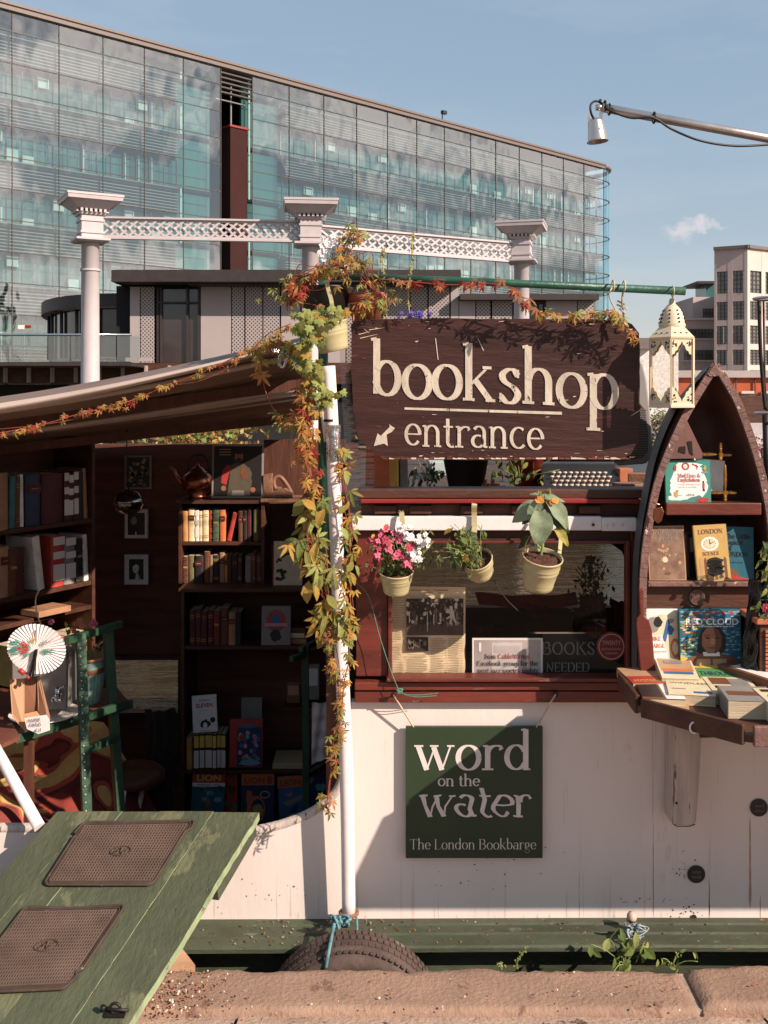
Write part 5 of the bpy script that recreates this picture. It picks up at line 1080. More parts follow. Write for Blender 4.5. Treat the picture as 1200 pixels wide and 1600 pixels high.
kn = thing('mooring_knob', 'pale ball headed mooring pin with tangled blue grey rope', 'mooring pin', P(987, 1460, 3.2))
q = MB(); q.lathe([(.001, .018), (.010, .015), (.0145, .007), (.016, 0), (.0145, -.008), (.009, -.013), (.007, -.02), (.007, -.06)], P(987, 1433, 3.23), 18); q.build('ball_head', M('pink_cream_enamel', H('d9b49d'), .4), kn)
q = MB(); q.lathe([(.0162, -.002), (.0162, -.006), (.012, -.0085)], P(987, 1433, 3.23) + Vector((0, 0, -.004)), 18); q.build('green_collar', GREENHULL, kn)
q = MB(); GR = M('grey_blue_rope', H('8c9aa0'), .9, var=.3, scale=40, bump=.4)
for k in range(22): q.tube(catmull([P(R.gauss(988, 9), R.uniform(1441, 1450) + j * R.uniform(4, 8), 3.2 - R.random() * .04) for j in range(4)], 4), .0025, 5)
q.tube(catmull([P(988, 1448, 3.19), P(980, 1455, 3.16), P(985, 1472, 3.14), P(980, 1482, 3.13)], 6), .004, 6); q.build('rope_tangle', GR, kn)
# wooden leg under the book table
lg = thing('hull_bracket_post', 'weathered pale wooden post fixed to the hull below the book table', 'post', P(1070, 1290, 3.22))
q = MB(); q.ppx([(1049, 1125), (1098, 1125), (1094, 1200), (1088, 1284), (1085, 1290), (1052, 1290), (1049, 1284)], 3.215, .08); q.build('post', WOODW, lg, bevel=.004)
q = MB(); q.lathe([(.0005, .001), (.0035, .0015), (.004, 0)], P(1057, 1255, 3.213), 8, RX(math.radians(90))); q.tube([P(1052, 1288, 3.213), P(1058, 1291, 3.213), P(1078, 1291, 3.213), P(1086, 1288, 3.213)], .0015, 5); q.build('bolt', DARKM, lg)
# ================================================================== GANGPLANK
gk = thing('gangplank', 'broad green painted plank gangway leading from the towpath to the deck', 'gangplank', (-.9, 2.6, 0))
def RP(px, py, up=0):
    Y = (EYE - .326 + .27 * 3.25) / ((py - HZ) / F + .27); return Vector(((px - 600) / F * Y, Y, .326 - .27 * (3.25 - Y))) + RN * up
RN = Vector((0, -.27, 1)).normalized()
def RW(s_, d, up=0):   # s across (X at the top edge), d distance towards us
    Y = 3.262 - d; return Vector((s_ - .285 * d, Y, .326 - .27 * (3.25 - Y))) + RN * up
tx = [Xp(x, 3.25) for x in (88, 143, 190, 248, 333, 404)]
def plank(s0, s1, d0a, d0b, ragR=0, ragL=0, seed=0):
    q = MB(); qq = random.Random(seed); n_ = 60; D = 1.28; L = []; Rt = []
    for i in range(n_ + 1):
        d = D * i / n_; nl = qq.uniform(-.0012, .0012); nr = qq.uniform(-.0012, .0012)
        L.append((s0 + .0012 + nl - ragL * abs(math.sin(d * 4 + 1)) * .5, d0a if i == 0 else d)); 
        rr_ = ragR * (.5 * math.sin(d * 5.0) + .25 * math.sin(d * 13 + 1) + .4 * (1 if d < .07 else 0) * 1.0)
        Rt.append((s1 - .0012 + nr + rr_, d0b if i == 0 else d))
    up = .0 + qq.uniform(-.001, .0015)
    T = [RW(a, d, up) for a, d in L] + [RW(a, d, up) for a, d in Rt]; Bt = [RW(a, d, -.028) for a, d in L] + [RW(a, d, -.028) for a, d in Rt]; n1 = n_ + 1
    b = len(T); q.add(T + Bt, [(i, i + 1, n1 + i + 1, n1 + i) for i in range(n_)] + [(b + n1 + i, b + n1 + i + 1, b + i + 1, b + i) for i in range(n_)])
    q.add(T + Bt, [(i, b + i, b + i + 1, i + 1) for i in range(n_)] + [(n1 + i + 1, b + n1 + i + 1, b + n1 + i, n1 + i) for i in range(n_)] + [(0, n1, b + n1, b), (n_, b + n_, b + 2 * n1 - 1, 2 * n1 - 1)], 1)
    return q.build('plank', [GREENW, GREENEDGE], gk)
for i in range(5): plank(tx[i], tx[i + 1], (0, 0, .0, .0, .002)[i], (0, 0, 0, 0, .004)[i], .007 if i == 4 else 0, .004 if i == 0 else 0, i)
q = MB(); q.beam(RW(tx[0] + .02, .10, -.05), RW(tx[5] - .03, .10, -.05), .05, .04); q.beam(RW(tx[0] + .02, .9, -.05), RW(tx[5] - .03, .9, -.05), .05, .04); q.build('cross_batten', GREENW, gk)
q = MB(); q.beam(RW(tx[5] - .012, .03, -.046), RW(tx[5] - .012, .30, -.046), .03, .034); q.build('edge_batten', GREENHULL, gk)
# rubber mats with moulded ribs
def mat_(corners, lb, T):
    cs = [RP(x, y, .002) for x, y in corners]; c = sum(cs, Vector()) / 4; t = thing('rubber_mat', lb, 'mat', c, 'ribbed rubber car mats on the gangplank')
    def mp_(u, v, up=0): return cs[0].lerp(cs[1], u).lerp(cs[3].lerp(cs[2], u), v) + RN * up
    def edge(u, v):   # waisted outline with round corners
        k = .035 * (1 if (v < .13) == T else 0)
        du = .045 if (v > .16 if T else v < .84) else 0
        return du
    out_ = []
    def rc(u, v, a0, r_=.05):
        return [(u + r_ * math.cos(math.radians(a0 + 90 * i / 5)), v + r_ * math.sin(math.radians(a0 + 90 * i / 5)) * 1.4) for i in range(6)]
    if T: out_ = rc(.06, .07, 180) + [(.5, .012)] + rc(.94, .07, 270) + [(.99, .14), (.955, .19)] + rc(.905, .93, 0) + rc(.06, .93, 90) + [(.012, .25), (.03, .22), (-.005, .19)]
    else: out_ = rc(.11, .07, 180) + [(.5, .03)] + rc(.94, .07, 270) + [(.985, .78), (.94, .82), (.97, .87)] + rc(.9, .93, 0) + rc(.06, .93, 90) + [(.02, .5)]
    q = MB(); n_ = len(out_); pts_ = [mp_(u, v, .004) for u, v in out_]; q.prism(list(reversed(pts_)), -RN * .004); q.build('base_sheet', RUBBER, t)
    q = MB(); q.tube([mp_(u, v, .006) for u, v in out_ + out_[:1]], .0042, 6, cap=False); q.tube([mp_(.5 + (u - .5) * .955, .5 + (v - .5) * .95, .0055) for u, v in out_ + out_[:1]], .0024, 5, cap=False); q.build('raised_rim', RUBBER, t)
    q = MB()
    nu, nv = 36, 22
    for i in range(nu): u = .05 + .88 * i / (nu - 1); q.beam(mp_(u, .06, .0055), mp_(u, .945, .0058), .0026, .0045, up=RN)
    for j in range(nv): v = .07 + .87 * j / (nv - 1); q.beam(mp_(.045, v, .0055), mp_(.94, v, .0058), .0026, .0045, up=RN)
    q.build('moulded_ribs', M('worn_rubber_rib', H('6b564a'), .65, var=.2, scale=9, bump=.1) if 'worn_rubber_rib' not in bpy.data.materials else bpy.data.materials['worn_rubber_rib'], t, kind='stuff')
    q = MB(); cc = mp_(.5, .5, .0085); ux = (mp_(.6, .5) - mp_(.5, .5)).normalized(); uy = (mp_(.5, .4) - mp_(.5, .5)).normalized()
    pts2 = [cc + ux * math.cos(a) * .03 + uy * math.sin(a) * .02 for a in [i * .35 for i in range(19)]]; q.tube(pts2, .0022, 5, cap=False)
    q.tube([cc + ux * -.018 - uy * .01, cc + ux * -.004 + uy * .014, cc + ux * .004 - uy * .012, cc + ux * .018 + uy * .012], .0022, 5); q.build('moulded_emblem', RUBBER, t)
mat_([(128, 1288), (308, 1285), (246, 1386), (66, 1386)], 'brown ribbed rubber mat higher up the gangplank', True)
mat_([(28, 1421), (198, 1418), (112, 1548), (-58, 1556)], 'brown ribbed rubber mat lower down the gangplank, cut by the picture edge', False)
sh = thing('shackle', 'dark steel ring bolt on the lower right of the gangplank', 'ring bolt', RP(180, 1585))
q = MB(); c = RP(180, 1585, .002); q.box(c, (.05, .022, .005), RX(math.atan(.27))); q.build('plate', DARKM, sh)
q = MB(); q.tube([c + Vector((.012 * math.cos(a), 0, .014 + .012 * math.sin(a))) for a in [i * .45 for i in range(15)]], .004, 8); q.tube([c + Vector((-.03, 0, .012)), c + Vector((.034, -.006, .012))], .004, 8); q.tube([c + Vector((-.030, 0, .008)), c + Vector((-.030, 0, .02))], .007, 8); q.build('ring', DARKM, sh)
tf = thing('timber_offcut', 'pale timber edge poking out beneath the gangplank', 'timber', P(285, 1500, 3.05)); q = MB(); q.prism([P(250, 1512, 3.0), P(305, 1508, 3.04), P(285, 1482, 3.1), P(262, 1487, 3.1)], (0, 0, -.03)); q.build('timber', M('raw_timber', H('b58a68'), .8, bump=.2), tf)

# ================================================================== BOOKS
CLR = {'cream': 'c9b489', 'ochre': 'b07a3a', 'orange': 'b85a28', 'red': '9c2f25', 'crimson': '6e2024', 'maroon': '4c1c1c', 'brown': '5a3424', 'tan': '94694a', 'black': '262020', 'grey': '77706a',
       'teal': '2f6066', 'blue': '2f4a6b', 'navy': '27304a', 'green': '3c5038', 'olive': '5e5a34', 'white': 'cdc3b8', 'pink': 'b56a68', 'yellow': 'c9a23a', 'purple': '50385a'}
CM = {k: M('cloth_' + k, H(v, 1.5), .55, var=.14, scale=18, bump=.12, bscale=120, wear=tuple(c * 1.5 + .03 for c in H(v)), wamt=.1, wscale=30) for k, v in CLR.items()}
GILT = M('gilt_print', H('b98c45'), .5, bump=0)
def spine_book(loc, t, h, d, col, lb, group, rot=None, band=None, title=True, lean=0, lblcol=None):
    """a closed book standing up, spine towards local -Y; loc = base centre of the spine face"""
    q = MB(); e = .0018
    q.box((0, d / 2, h / 2), (t, d, h)); q.m = [0] * 6
    # rounded spine
    q2 = MB(); n_ = 6
    pr = [(t / 2 * math.sin(a), -t * .16 * math.cos(a)) for a in [math.radians(-90 + 180 * i / n_) for i in range(n_ + 1)]]
    vs = [(x, y, z) for z in (0, h) for x, y in pr]; q2.add(vs, [(i, i + 1, n_ + 2 + i, n_ + 1 + i) for i in range(n_)]); q2.v = [(x, y, z) for x, y, z in q2.v]
    q.add(q2.v, q2.f, 0, True); q.add([(-t / 2 + e, .004, h + .0006), (t / 2 - e, .004, h + .0006), (t / 2 - e, d - .001, h + .0006), (-t / 2 + e, d - .001, h + .0006)], [(0, 1, 2, 3)], 1)
    yb = -t * .17 - .0006
    if band is None: band = R.choice((0, 0, 1, 2, 3))
    if band == 1:
        for z in (.12, .18, .8, .86): q.box((0, yb + .001, h * z), (t * .8, .003, .003), None, 2)
    elif band == 2: q.box((0, yb + .0005, h * .72), (t * .84, .004, h * .16), None, 3); q.box((0, yb, h * .72), (t * .5, .005, .004), None, 2)
    elif band == 3:
        for z in (.1, .3, .5, .7, .9): q.box((0, yb + .0008, h * z), (t * .86, .004, .005), None, 0)
        q.box((0, yb, h * .6), (t * .7, .004, h * .06), None, 2)
    elif band == 5: q.box((0, yb + .001, h * .8), (t * .9, .004, h * .34), None, 3); q.box((0, yb + .001, h * .3), (t * .9, .004, h * .5), None, 4)
    elif band == 6:
        for z, hh in ((.9, .16), (.62, .14), (.28, .32)): q.box((0, yb + .001, h * z), (t * .9, .004, h * hh), None, 4)
    o = bpy.data.objects.new('book', q.mesh('book', [CM[col], PAGES, GILT, CM[lblcol or 'maroon'], PAPER])); COL.objects.link(o); o.location = loc
    rm = (rot or Matrix.Identity(3)) @ RY(lean); o.rotation_euler = rm.to_euler(); return tag(o, lb, 'book', group)
ORD = ['first', 'second', 'third', 'fourth', 'fifth', 'sixth', 'seventh', 'eighth', 'ninth', 'tenth', 'eleventh', 'twelfth', 'thirteenth', 'fourteenth', 'fifteenth', 'sixteenth', 'seventeenth', 'eighteenth', 'nineteenth', 'twentieth', 'twenty-first', 'twenty-second', 'twenty-third', 'twenty-fourth', 'twenty-fifth', 'twenty-sixth']
def shelf_row(A, B, depth, spec, shelf_name, group, nrm=None):
    """books from A to B (world, along the front line of the shelf board)"""
    A = Vector(A); B = Vector(B); d = (B - A); L = d.length; d.normalize(); rot = RZ(math.atan2(d.y, d.x)); tot = sum(s_[0] for s_ in spec) ; x = 0; k = L / tot
    for i, s_ in enumerate(spec):
        t = s_[0] * k; col = s_[1]; h_ = s_[2] * (1 if len(s_) > 5 else R.uniform(.94, 1.04))
        if col != 'gap':
            dd = min(depth * .8, h_ * .72); lean = (s_[3] if len(s_) > 3 else 0) + (0 if len(s_) > 5 else R.uniform(-.018, .018)); band = s_[4] if len(s_) > 4 else None; lc = s_[5] if len(s_) > 5 else None
            p = A + d * (x + t / 2 - (h_ * math.sin(lean) * .5 if lean else 0)) + rot @ Vector((0, .02 + R.uniform(0, .012), .0015))
            if abs(lean) > .02: p.z += abs(math.sin(lean)) * t / 2
            spine_book(p, t * .93, h_, dd, col, '%s book, %s from the left on the %s' % (col, ORD[sum(1 for z in spec[:i] if z[1] != 'gap')], shelf_name), group, rot, band, lean=lean, lblcol=lc)
        x += t
def bookcase(name, lb, A, B, depth, zs, ztop, zbot, boards=DKWOOD, th=.018, group=None):
    """A,B front line at the floor; zs = shelf top heights"""
    A = Vector((A[0], A[1], 0)); B = Vector((B[0], B[1], 0)); d = (B - A); L = d.length; d.normalize(); a = math.atan2(d.y, d.x); rot = RZ(a); n_ = rot @ Vector((0, 1, 0))
    t = thing(name, lb, 'bookcase', (A + B) / 2 + n_ * depth / 2 + Vector((0, 0, zbot)), group)
    def b_(nm, x0, x1, y0, y1, z0, z1, mat=boards):
        q = MB(); q.box(A + d * (x0 + x1) / 2 + n_ * (y0 + y1) / 2 + Vector((0, 0, (z0 + z1) / 2)), (x1 - x0, y1 - y0, z1 - z0), rot); return q.build(nm, mat, t, bevel=.0015)
    b_('side_panel', -th, 0, 0, depth, zbot, ztop); b_('side_panel', L, L + th, 0, depth, zbot, ztop); b_('top_board', -th * 1.6, L + th * 1.6, -.012, depth, ztop + .0005, ztop + th)
    b_('back_panel', 0, L, depth - .008, depth, zbot, ztop, BACK)
    for z in zs: b_('shelf', 0.0005, L - .0005, .004, depth - .009, z - th, z)
    return t
# right hand bookcase, upper part
Y5 = 5.45
x0, x1 = Xp(284, Y5), Xp(408, Y5)
zrow = [Zp(y, Y5) for y in (847, 912)]
bookcase('bookcase', 'narrow dark bookcase with two lit shelves under the copper kettle', (x0, Y5), (x1, Y5), .26, zrow[:1], Zp(787, Y5), zrow[1])
gA = 'books on the narrow bookcase'
shelf_row((x0, Y5, zrow[0]), (x1, Y5, zrow[0]), .26, [(8, 'ochre', .165, 0, 0), (11, 'cream', .172, 0, 2), (6, 'white', .165, 0, 6, 'orange'), (5, 'cream', .165, 0, 1), (10, 'cream', .175, 0, 1), (6, 'red', .165, 0, 0), (10, 'green', .165, 0, 3), (10, 'orange', .17, 0, 2), (6, 'gap', 0), (7, 'red', .155, .22, 0), (6, 'gap', 0), (7, 'brown', .17), (7, 'black', .17), (6, 'maroon', .17), (3, 'gap', 0), (9, 'olive', .18), (4, 'brown', .17)], 'top shelf below the kettle', gA)
shelf_row((x0, Y5, zrow[1]), (x1, Y5, zrow[1]), .26, [(8, 'brown', .14), (8, 'olive', .15), (13, 'black', .15, 0, 2), (8, 'brown', .16), (4, 'tan', .14), (9, 'black', .15), (7, 'tan', .16), (4, 'ochre', .15), (6, 'maroon', .15), (8, 'black', .14), (6, 'maroon', .15), (4, 'gap', 0), (9, 'grey', .14), (6, 'brown', .15), (8, 'brown', .15)], 'lower shelf below the kettle', gA)
# lower, wider unit
Y6 = 5.3; xa, xb_ = Xp(288, Y6), Xp(476, Y6)
zl = [Zp(y, Y6) for y in (1010, 1204, 1298)]
bookcase('low_bookcase', 'wide dark lower bookcase holding annuals and paperbacks', (xa, Y6), (xb_ + .12, Y6), .36, zl[:2], Zp(925, Y6), zl[2])
gB = 'books on the wide lower bookcase'
shelf_row((xa + .02, Y6, zl[0]), (Xp(376, Y6), Y6, zl[0]), .3, [(9, 'maroon', .18, 0, 1), (9, 'maroon', .18, 0, 1), (9, 'maroon', .18, 0, 1), (9, 'maroon', .18, 0, 1), (10, 'crimson', .185), (12, 'brown', .19, 0, 2), (11, 'tan', .175), (8, 'black', .18)], 'middle shelf above the dark cupboard', gB)
shelf_row((Xp(290, Y6), Y6 - .01, zl[1]), (Xp(352, Y6), Y6 - .01, zl[1]), .3, [(9, 'ochre', .165, 0, 0), (2, 'gap', 0), (8, 'black', .18, 0, 5, 'yellow'), (8, 'black', .18, 0, 5, 'yellow'), (11, 'black', .18, 0, 5, 'yellow'), (6, 'black', .18, 0, 5, 'yellow'), (6, 'black', .18, 0, 5, 'yellow'), (7, 'black', .18, 0, 5, 'yellow')], 'row of yellow banded paperbacks', gB)
# covers facing us
def facing_book(lb, c, w_, h_, t, mats, print_fn=None, tilt=.15, yaw=0, roll=0, cat='book', group=None, name='book', cover='cover', spine_mat=None):
    """c = bottom centre of the front cover (world)"""
    T = thing(name, lb, cat, c, group); rot = RZ(yaw) @ RX(-tilt) @ RY(roll)
    def w(x, y, z): return Vector(c) + rot @ Vector((x, y, z))
    q = MB(); q.box(w(0, t / 2, h_ / 2), (w_ - .004, t - .005, h_ - .006), rot); q.build('pages', PAGES, T)
    q = MB(); q.box(w(0, 0.0008, h_ / 2), (w_, .0022, h_), rot); q.box(w(0, t, h_ / 2), (w_, .0022, h_), rot); q.box(w(-w_ / 2, t / 2, h_ / 2), (.002, t, h_), rot); q.build(cover, mats[0], T)
    if print_fn:
        def poly(mb, pts, lay=1, mi=0): 
            n_ = len(pts); mb.add([w((x - .5) * w_, -.0004 - .00035 * lay, y * h_) for x, y in pts], [tuple(range(n_))], mi)
        def txt(mb, s_, x0, y0, wd, size, mi=0, lay=3, serif=False, bold=0):
            o = w((x0 - .5) * w_, -.0004 - .00035 * lay, y0 * h_); rx = rot @ Vector((1, 0, 0)); uz = rot @ Vector((0, 0, 1)); nn = rot @ Vector((0, -1, 0))
            if serif: letters(mb, s_, o, rx, uz, size * h_ * .69, wd * w_, nrm=nn, eps=.0001, mi=mi, thick=.26, thin=.1)
            else: put_sans(mb, s_, o, rx, uz, nn, size * h_, wd * w_, bold * size * h_, mi, 0)
        q = MB(); print_fn(q, poly, txt); q.build('cover_print', mats[1:], T)
    return T
def ell(cx, cy, rx, ry, n=18, a0=0, a1=360): return [(cx + rx * math.cos(math.radians(a0 + (a1 - a0) * i / n)), cy + ry * math.sin(math.radians(a0 + (a1 - a0) * i / n))) for i in range(n if a1 - a0 == 360 else n + 1)]
def blob(cx, cy, rx, ry, n=14, j=.25, q=R): return [(cx + rx * (1 + q.uniform(-j, j)) * math.cos(6.283 * i / n), cy + ry * (1 + q.uniform(-j, j)) * math.sin(6.283 * i / n)) for i in range(n)]
def flat(name, c, rough=.45): 
    return bpy.data.materials.get(name) or M(name, H(c), rough, var=.08, scale=25, bump=0)
F_ = {k: flat('print_' + k, v) for k, v in dict(white='e8e2dc', black='26211f', red='b5302a', orange='d06a2c', yellow='d9b23c', blue='33659a', sky='6fa3b8', navy='263a5c', teal='2c8a78', green='4f8a4a', brown='7a4a32', tan='b98d64', skin='9c6247', skin2='6e4130', cream='dcc9a4', grey='8c857f', pink='d9909a', gold='c29a4c', deep='1c5f70').items()}
def pr_station(q, poly, txt):
    txt(q, 'STATION', .28, .84, .44, .08, 0, bold=.02); txt(q, 'ELEVEN', .16, .68, .68, .15, 0, bold=.03); poly(q, blob(.5, .22, .2, .12), 1, 1); poly(q, ell(.5, .17, .09, .1), 2, 2); poly(q, ell(.82, .32, .11, .075), 1, 1)
    txt(q, 'a novel', .35, .58, .3, .04, 1); txt(q, 'the bestseller', .25, .03, .5, .035, 0)
facing_book('white paperback with red title standing on yellow banded paperbacks', P(321, 1144, Y6 + .02), .125, .185, .022, [F_['white'], F_['red'], F_['black'], F_['white']], pr_station, .16, .05, -.06, group=gB)
def pr_rupert(q, poly, txt):
    poly(q, [(.0, 0), (.2, 0), (.2, 1), (0, 1)], 1, 0); poly(q, [(.2, .86), (1, .86), (1, 1), (.2, 1)], 1, 0); poly(q, [(.22, .02), (.98, .02), (.98, .84), (.22, .84)], 1, 1)
    for _ in range(26): poly(q, blob(R.uniform(.28, .92), R.uniform(.08, .72), .06, .05), 2, R.choice((2, 3, 4, 5)))
    poly(q, ell(.36, .62, .08, .06), 3, 0); poly(q, blob(.55, .86, .28, .04), 3, 5); poly(q, blob(.6, .1, .3, .07), 3, 3)
facing_book('red and blue illustrated annual on the low shelf', P(384, 1199, Y6 + .0), .17, .24, .02, [F_['red'], F_['red'], F_['navy'], F_['grey'], F_['sky'], F_['pink'], F_['blue']], pr_rupert, .12, group=gB)
def pr_lion(q, poly, txt, ttl='LION', cB=1):
    poly(q, [(0, .80), (1, .80), (1, 1), (0, 1)], 1, 0); poly(q, [(0, .73), (1, .73), (1, .80), (0, .80)], 1, 3); poly(q, [(0, 0), (1, 0), (1, .73), (0, .73)], 1, 1)
    txt(q, ttl, .13, .835, .74, .15, 2, bold=.03)
    txt(q, 'ANNUAL 1960', .16, .745, .68, .05, 4)
    for _ in range(9): poly(q, blob(R.uniform(.1, .9), R.uniform(.45, .7), .12, .05), 2, R.choice((1, 5)))
    poly(q, [(.25, 0), (.3, .28), (.42, .34), (.42, .42), (.56, .42), (.56, .34), (.68, .27), (.72, 0)], 3, 6); poly(q, ell(.49, .44, .07, .08), 4, 7); poly(q, blob(.2, .1, .12, .12), 3, 8); poly(q, blob(.8, .12, .12, .1), 3, 8)
facing_book('annual with a red masthead reading LION and a man under a blue sky', P(323, 1293, Y6 - .03), .168, .275, .02, [F_['navy'], F_['red'], F_['deep'], F_['yellow'], F_['white'], F_['black'], F_['sky'], F_['brown'], F_['skin'], F_['orange']], pr_lion, .16, .06, .03, group=gB)
def pr_an2(q, poly, txt):
    poly(q, [(0, .78), (1, .78), (1, 1), (0, 1)], 1, 0); txt(q, 'LION', .1, .82, .6, .15, 1, bold=.02); poly(q, ell(.86, .88, .09, .08), 2, 2); poly(q, [(0, 0), (1, 0), (1, .78), (0, .78)], 1, 3)
    poly(q, ell(.45, .32, .28, .26), 2, 0); poly(q, ell(.5, .32, .2, .2), 3, 3); poly(q, blob(.52, .3, .16, .14), 4, 4); poly(q, blob(.25, .55, .1, .16), 3, 0); poly(q, ell(.72, .6, .15, .07), 2, 5); poly(q, ell(.72, .6, .13, .055), 3, 3); poly(q, blob(.42, .12, .2, .05), 4, 2)
facing_book('annual with orange masthead and a red ringed space scene', P(402, 1291, Y6 - .02), .17, .26, .02, [F_['navy'], F_['orange'], F_['brown'], F_['red'], F_['navy'], F_['tan'], F_['cream']], pr_an2, .14, .02, group=gB)
def pr_an3(q, poly, txt):
    poly(q, [(0, .78), (1, .78), (1, 1), (0, 1)], 1, 0); txt(q, 'LION', .1, .82, .7, .15, 1, bold=.02); poly(q, [(0, 0), (1, 0), (1, .78), (0, .78)], 1, 2)
    poly(q, [(.1, .5), (.8, .62), (.9, .56), (.3, .42)], 2, 3); poly(q, [(.3, .3), (.7, .5), (.6, .3)], 2, 4); poly(q, blob(.5, .18, .25, .08), 2, 5); poly(q, [(.2, .65), (.5, .7), (.45, .6)], 2, 3)
facing_book('blue annual with orange masthead behind the green post', P(461, 1294, Y6 - .01), .15, .26, .02, [F_['blue'], F_['orange'], F_['brown'], F_['blue'], F_['grey'], F_['navy'], F_['cream']], pr_an3, .15, .02, -.08, group=gB)
facing_book('dark red and green annual half hidden behind the LION annual', P(352, 1290, Y6 + .03), .12, .255, .015, [F_['red'], F_['red'], F_['brown'], F_['green'], F_['orange']], lambda q, poly, txt: [poly(q, blob(R.uniform(.3, .9), R.uniform(.05, .8), .14, .08), 1, R.randrange(4)) for _ in range(14)], .12, group=gB)
facing_book('dim blue annual at the right end behind the hanging vine', P(493, 1280, Y6 + .02), .12, .24, .015, [F_['navy'], F_['orange'], F_['sky'], F_['brown']], lambda q, poly, txt: [poly(q, blob(R.uniform(.2, .9), R.uniform(.05, .9), .14, .07), 1, R.randrange(3)) for _ in range(12)], .12, group=gB)
facing_book('faded grey green cover standing dimly above the red annual', P(393, 1128, Y6 + .2), .11, .125, .02, [F_['grey'], F_['olive'] if 'olive' in F_ else F_['grey']], lambda q, poly, txt: poly(q, [(.1, .1), (.9, .1), (.9, .9), (.1, .9)]), .1, group=gB)
def pr_faust(q, poly, txt):
    poly(q, [(.06, .04), (.94, .04), (.94, .96), (.06, .96)], 1, 0); poly(q, ell(.5, .62, .34, .28), 2, 1); poly(q, ell(.5, .62, .16, .2), 3, 2); poly(q, [(.1, .48), (.9, .48), (.9, .56), (.1, .56)], 4, 3); poly(q, blob(.5, .25, .2, .14), 3, 4)
facing_book('grey magazine with a red and blue round portrait on the middle shelf', P(431, 1008, Y6 + .02), .15, .2, .012, [F_['grey'], F_['grey'], F_['red'], F_['blue'], F_['pink'], F_['black']], pr_faust, .14, group=gB)
def pr_bot(q, poly, txt):
    poly(q, [(.04, 0), (1, 0), (1, 1), (.04, 1)], 1, 0)
    for k in range(14): t_ = k / 13; poly(q, blob(.15 + .7 * t_, .55 + .38 * t_ + R.uniform(-.04, .04), .05, .025), 2, 1)
    poly(q, [(.1, .52), (.9, .94), (.91, .93), (.11, .5)], 2, 1)
    for k in range(8): poly(q, blob(.12 + .3 * R.random(), .12 + .25 * R.random(), .07, .04), 2, 1)
facing_book('cream print with a dark leafy branch leaning by the right bookcase', P(449, 916, Y5 - .06), .155, .235, .012, [F_['red'], F_['cream'], F_['black']], pr_bot, .1, cat='print', name='botanical_print')
for k, (c, w_, z) in enumerate((('tan', .09, 0), ('cream', .08, .03), ('brown', .085, .058))):
    q = MB(); Y = Y6 + .05; q.bb((Xp(452, Y) + .004 * k, Y, zl[0] + z + .001), (Xp(452, Y) + w_, Y + .16, zl[0] + z + .026)); q.build('book', CM[c], None, '%s book lying %s in the small pile right of the grey magazine' % (c, ('at the bottom', 'in the middle', 'on top')[k]), 'book', gB, bevel=.002)
q = MB(); q.bb((Xp(425, Y6), Y6 + .02, zl[1] + .001), (Xp(475, Y6), Y6 + .22, zl[1] + .03)); q.build('book', PAGES, None, 'pale open pages lying on the low shelf behind the green post', 'book', gB, bevel=.002)
for k, (x, y) in enumerate(((448, 1090), (478, 1085))):
    facing_book(('dark small box book on the far ledge left of the green post', 'grey blue boxed book on the far ledge right of the green post')[k], P(x + 10, y + 8, Y6 + .1), .07, .1 + .08 * k, .03, [F_[('brown', 'grey')[k]], F_[('tan', 'white')[k]]], lambda q, poly, txt: poly(q, [(.1, .4), (.9, .4), (.9, .9), (.1, .9)]), .05, group=gB)
ld = thing('small_ledge', 'dark ledge carrying the two boxed books', 'shelf', P(470, 1100, Y6 + .1)); q = MB(); q.bb((Xp(440, Y6), Y6 + .05, Zp(1101, Y6 + .1) - .015), (Xp(512, Y6), Y6 + .25, Zp(1101, Y6 + .1) - .003)); q.build('board', DKWOOD, ld)
# papers hanging right of the post
pp = thing('hanging_papers', 'crumpled pale paper sheets pinned beside the right post', 'paper', P(497, 1195, 4.7)); q = MB(); q.grid(lambda u, v: P(487 + 24 * u, 1098 + (96 - 10 * u) * v, 4.7) + Vector((0, .008 * math.sin(u * 9 + v * 5) + .006 * math.sin(v * 23), 0)), 10, 20); q.build('sheet', PAPER, pp)
# green post frame on the right
def greenframe(lb, posts, rails, w_=.035, grp='green painted ladder frames on the deck'):
    t = thing('green_ladder_frame', lb, 'frame', posts[0][1], grp)
    for a, b in posts: q = MB(); q.beam(a, b, w_, w_ * .9); q.build('post', GREENFR, t, bevel=.002)
    for a, b in rails: q = MB(); q.beam(a, b, w_ * .7, w_ * .8); q.build('rail', GREENFR, t, bevel=.002)
    return t
greenframe('thin green frame standing right of the annuals', [(P(477, 1008, 4.5), P(479, 1330, 4.5))], [(P(470, 1015, 4.45), P(500, 1000, 4.7)), (P(479, 1212, 4.5), P(512, 1192, 4.75)), (P(455, 1030, 4.4), P(478, 1022, 4.5))], .03)
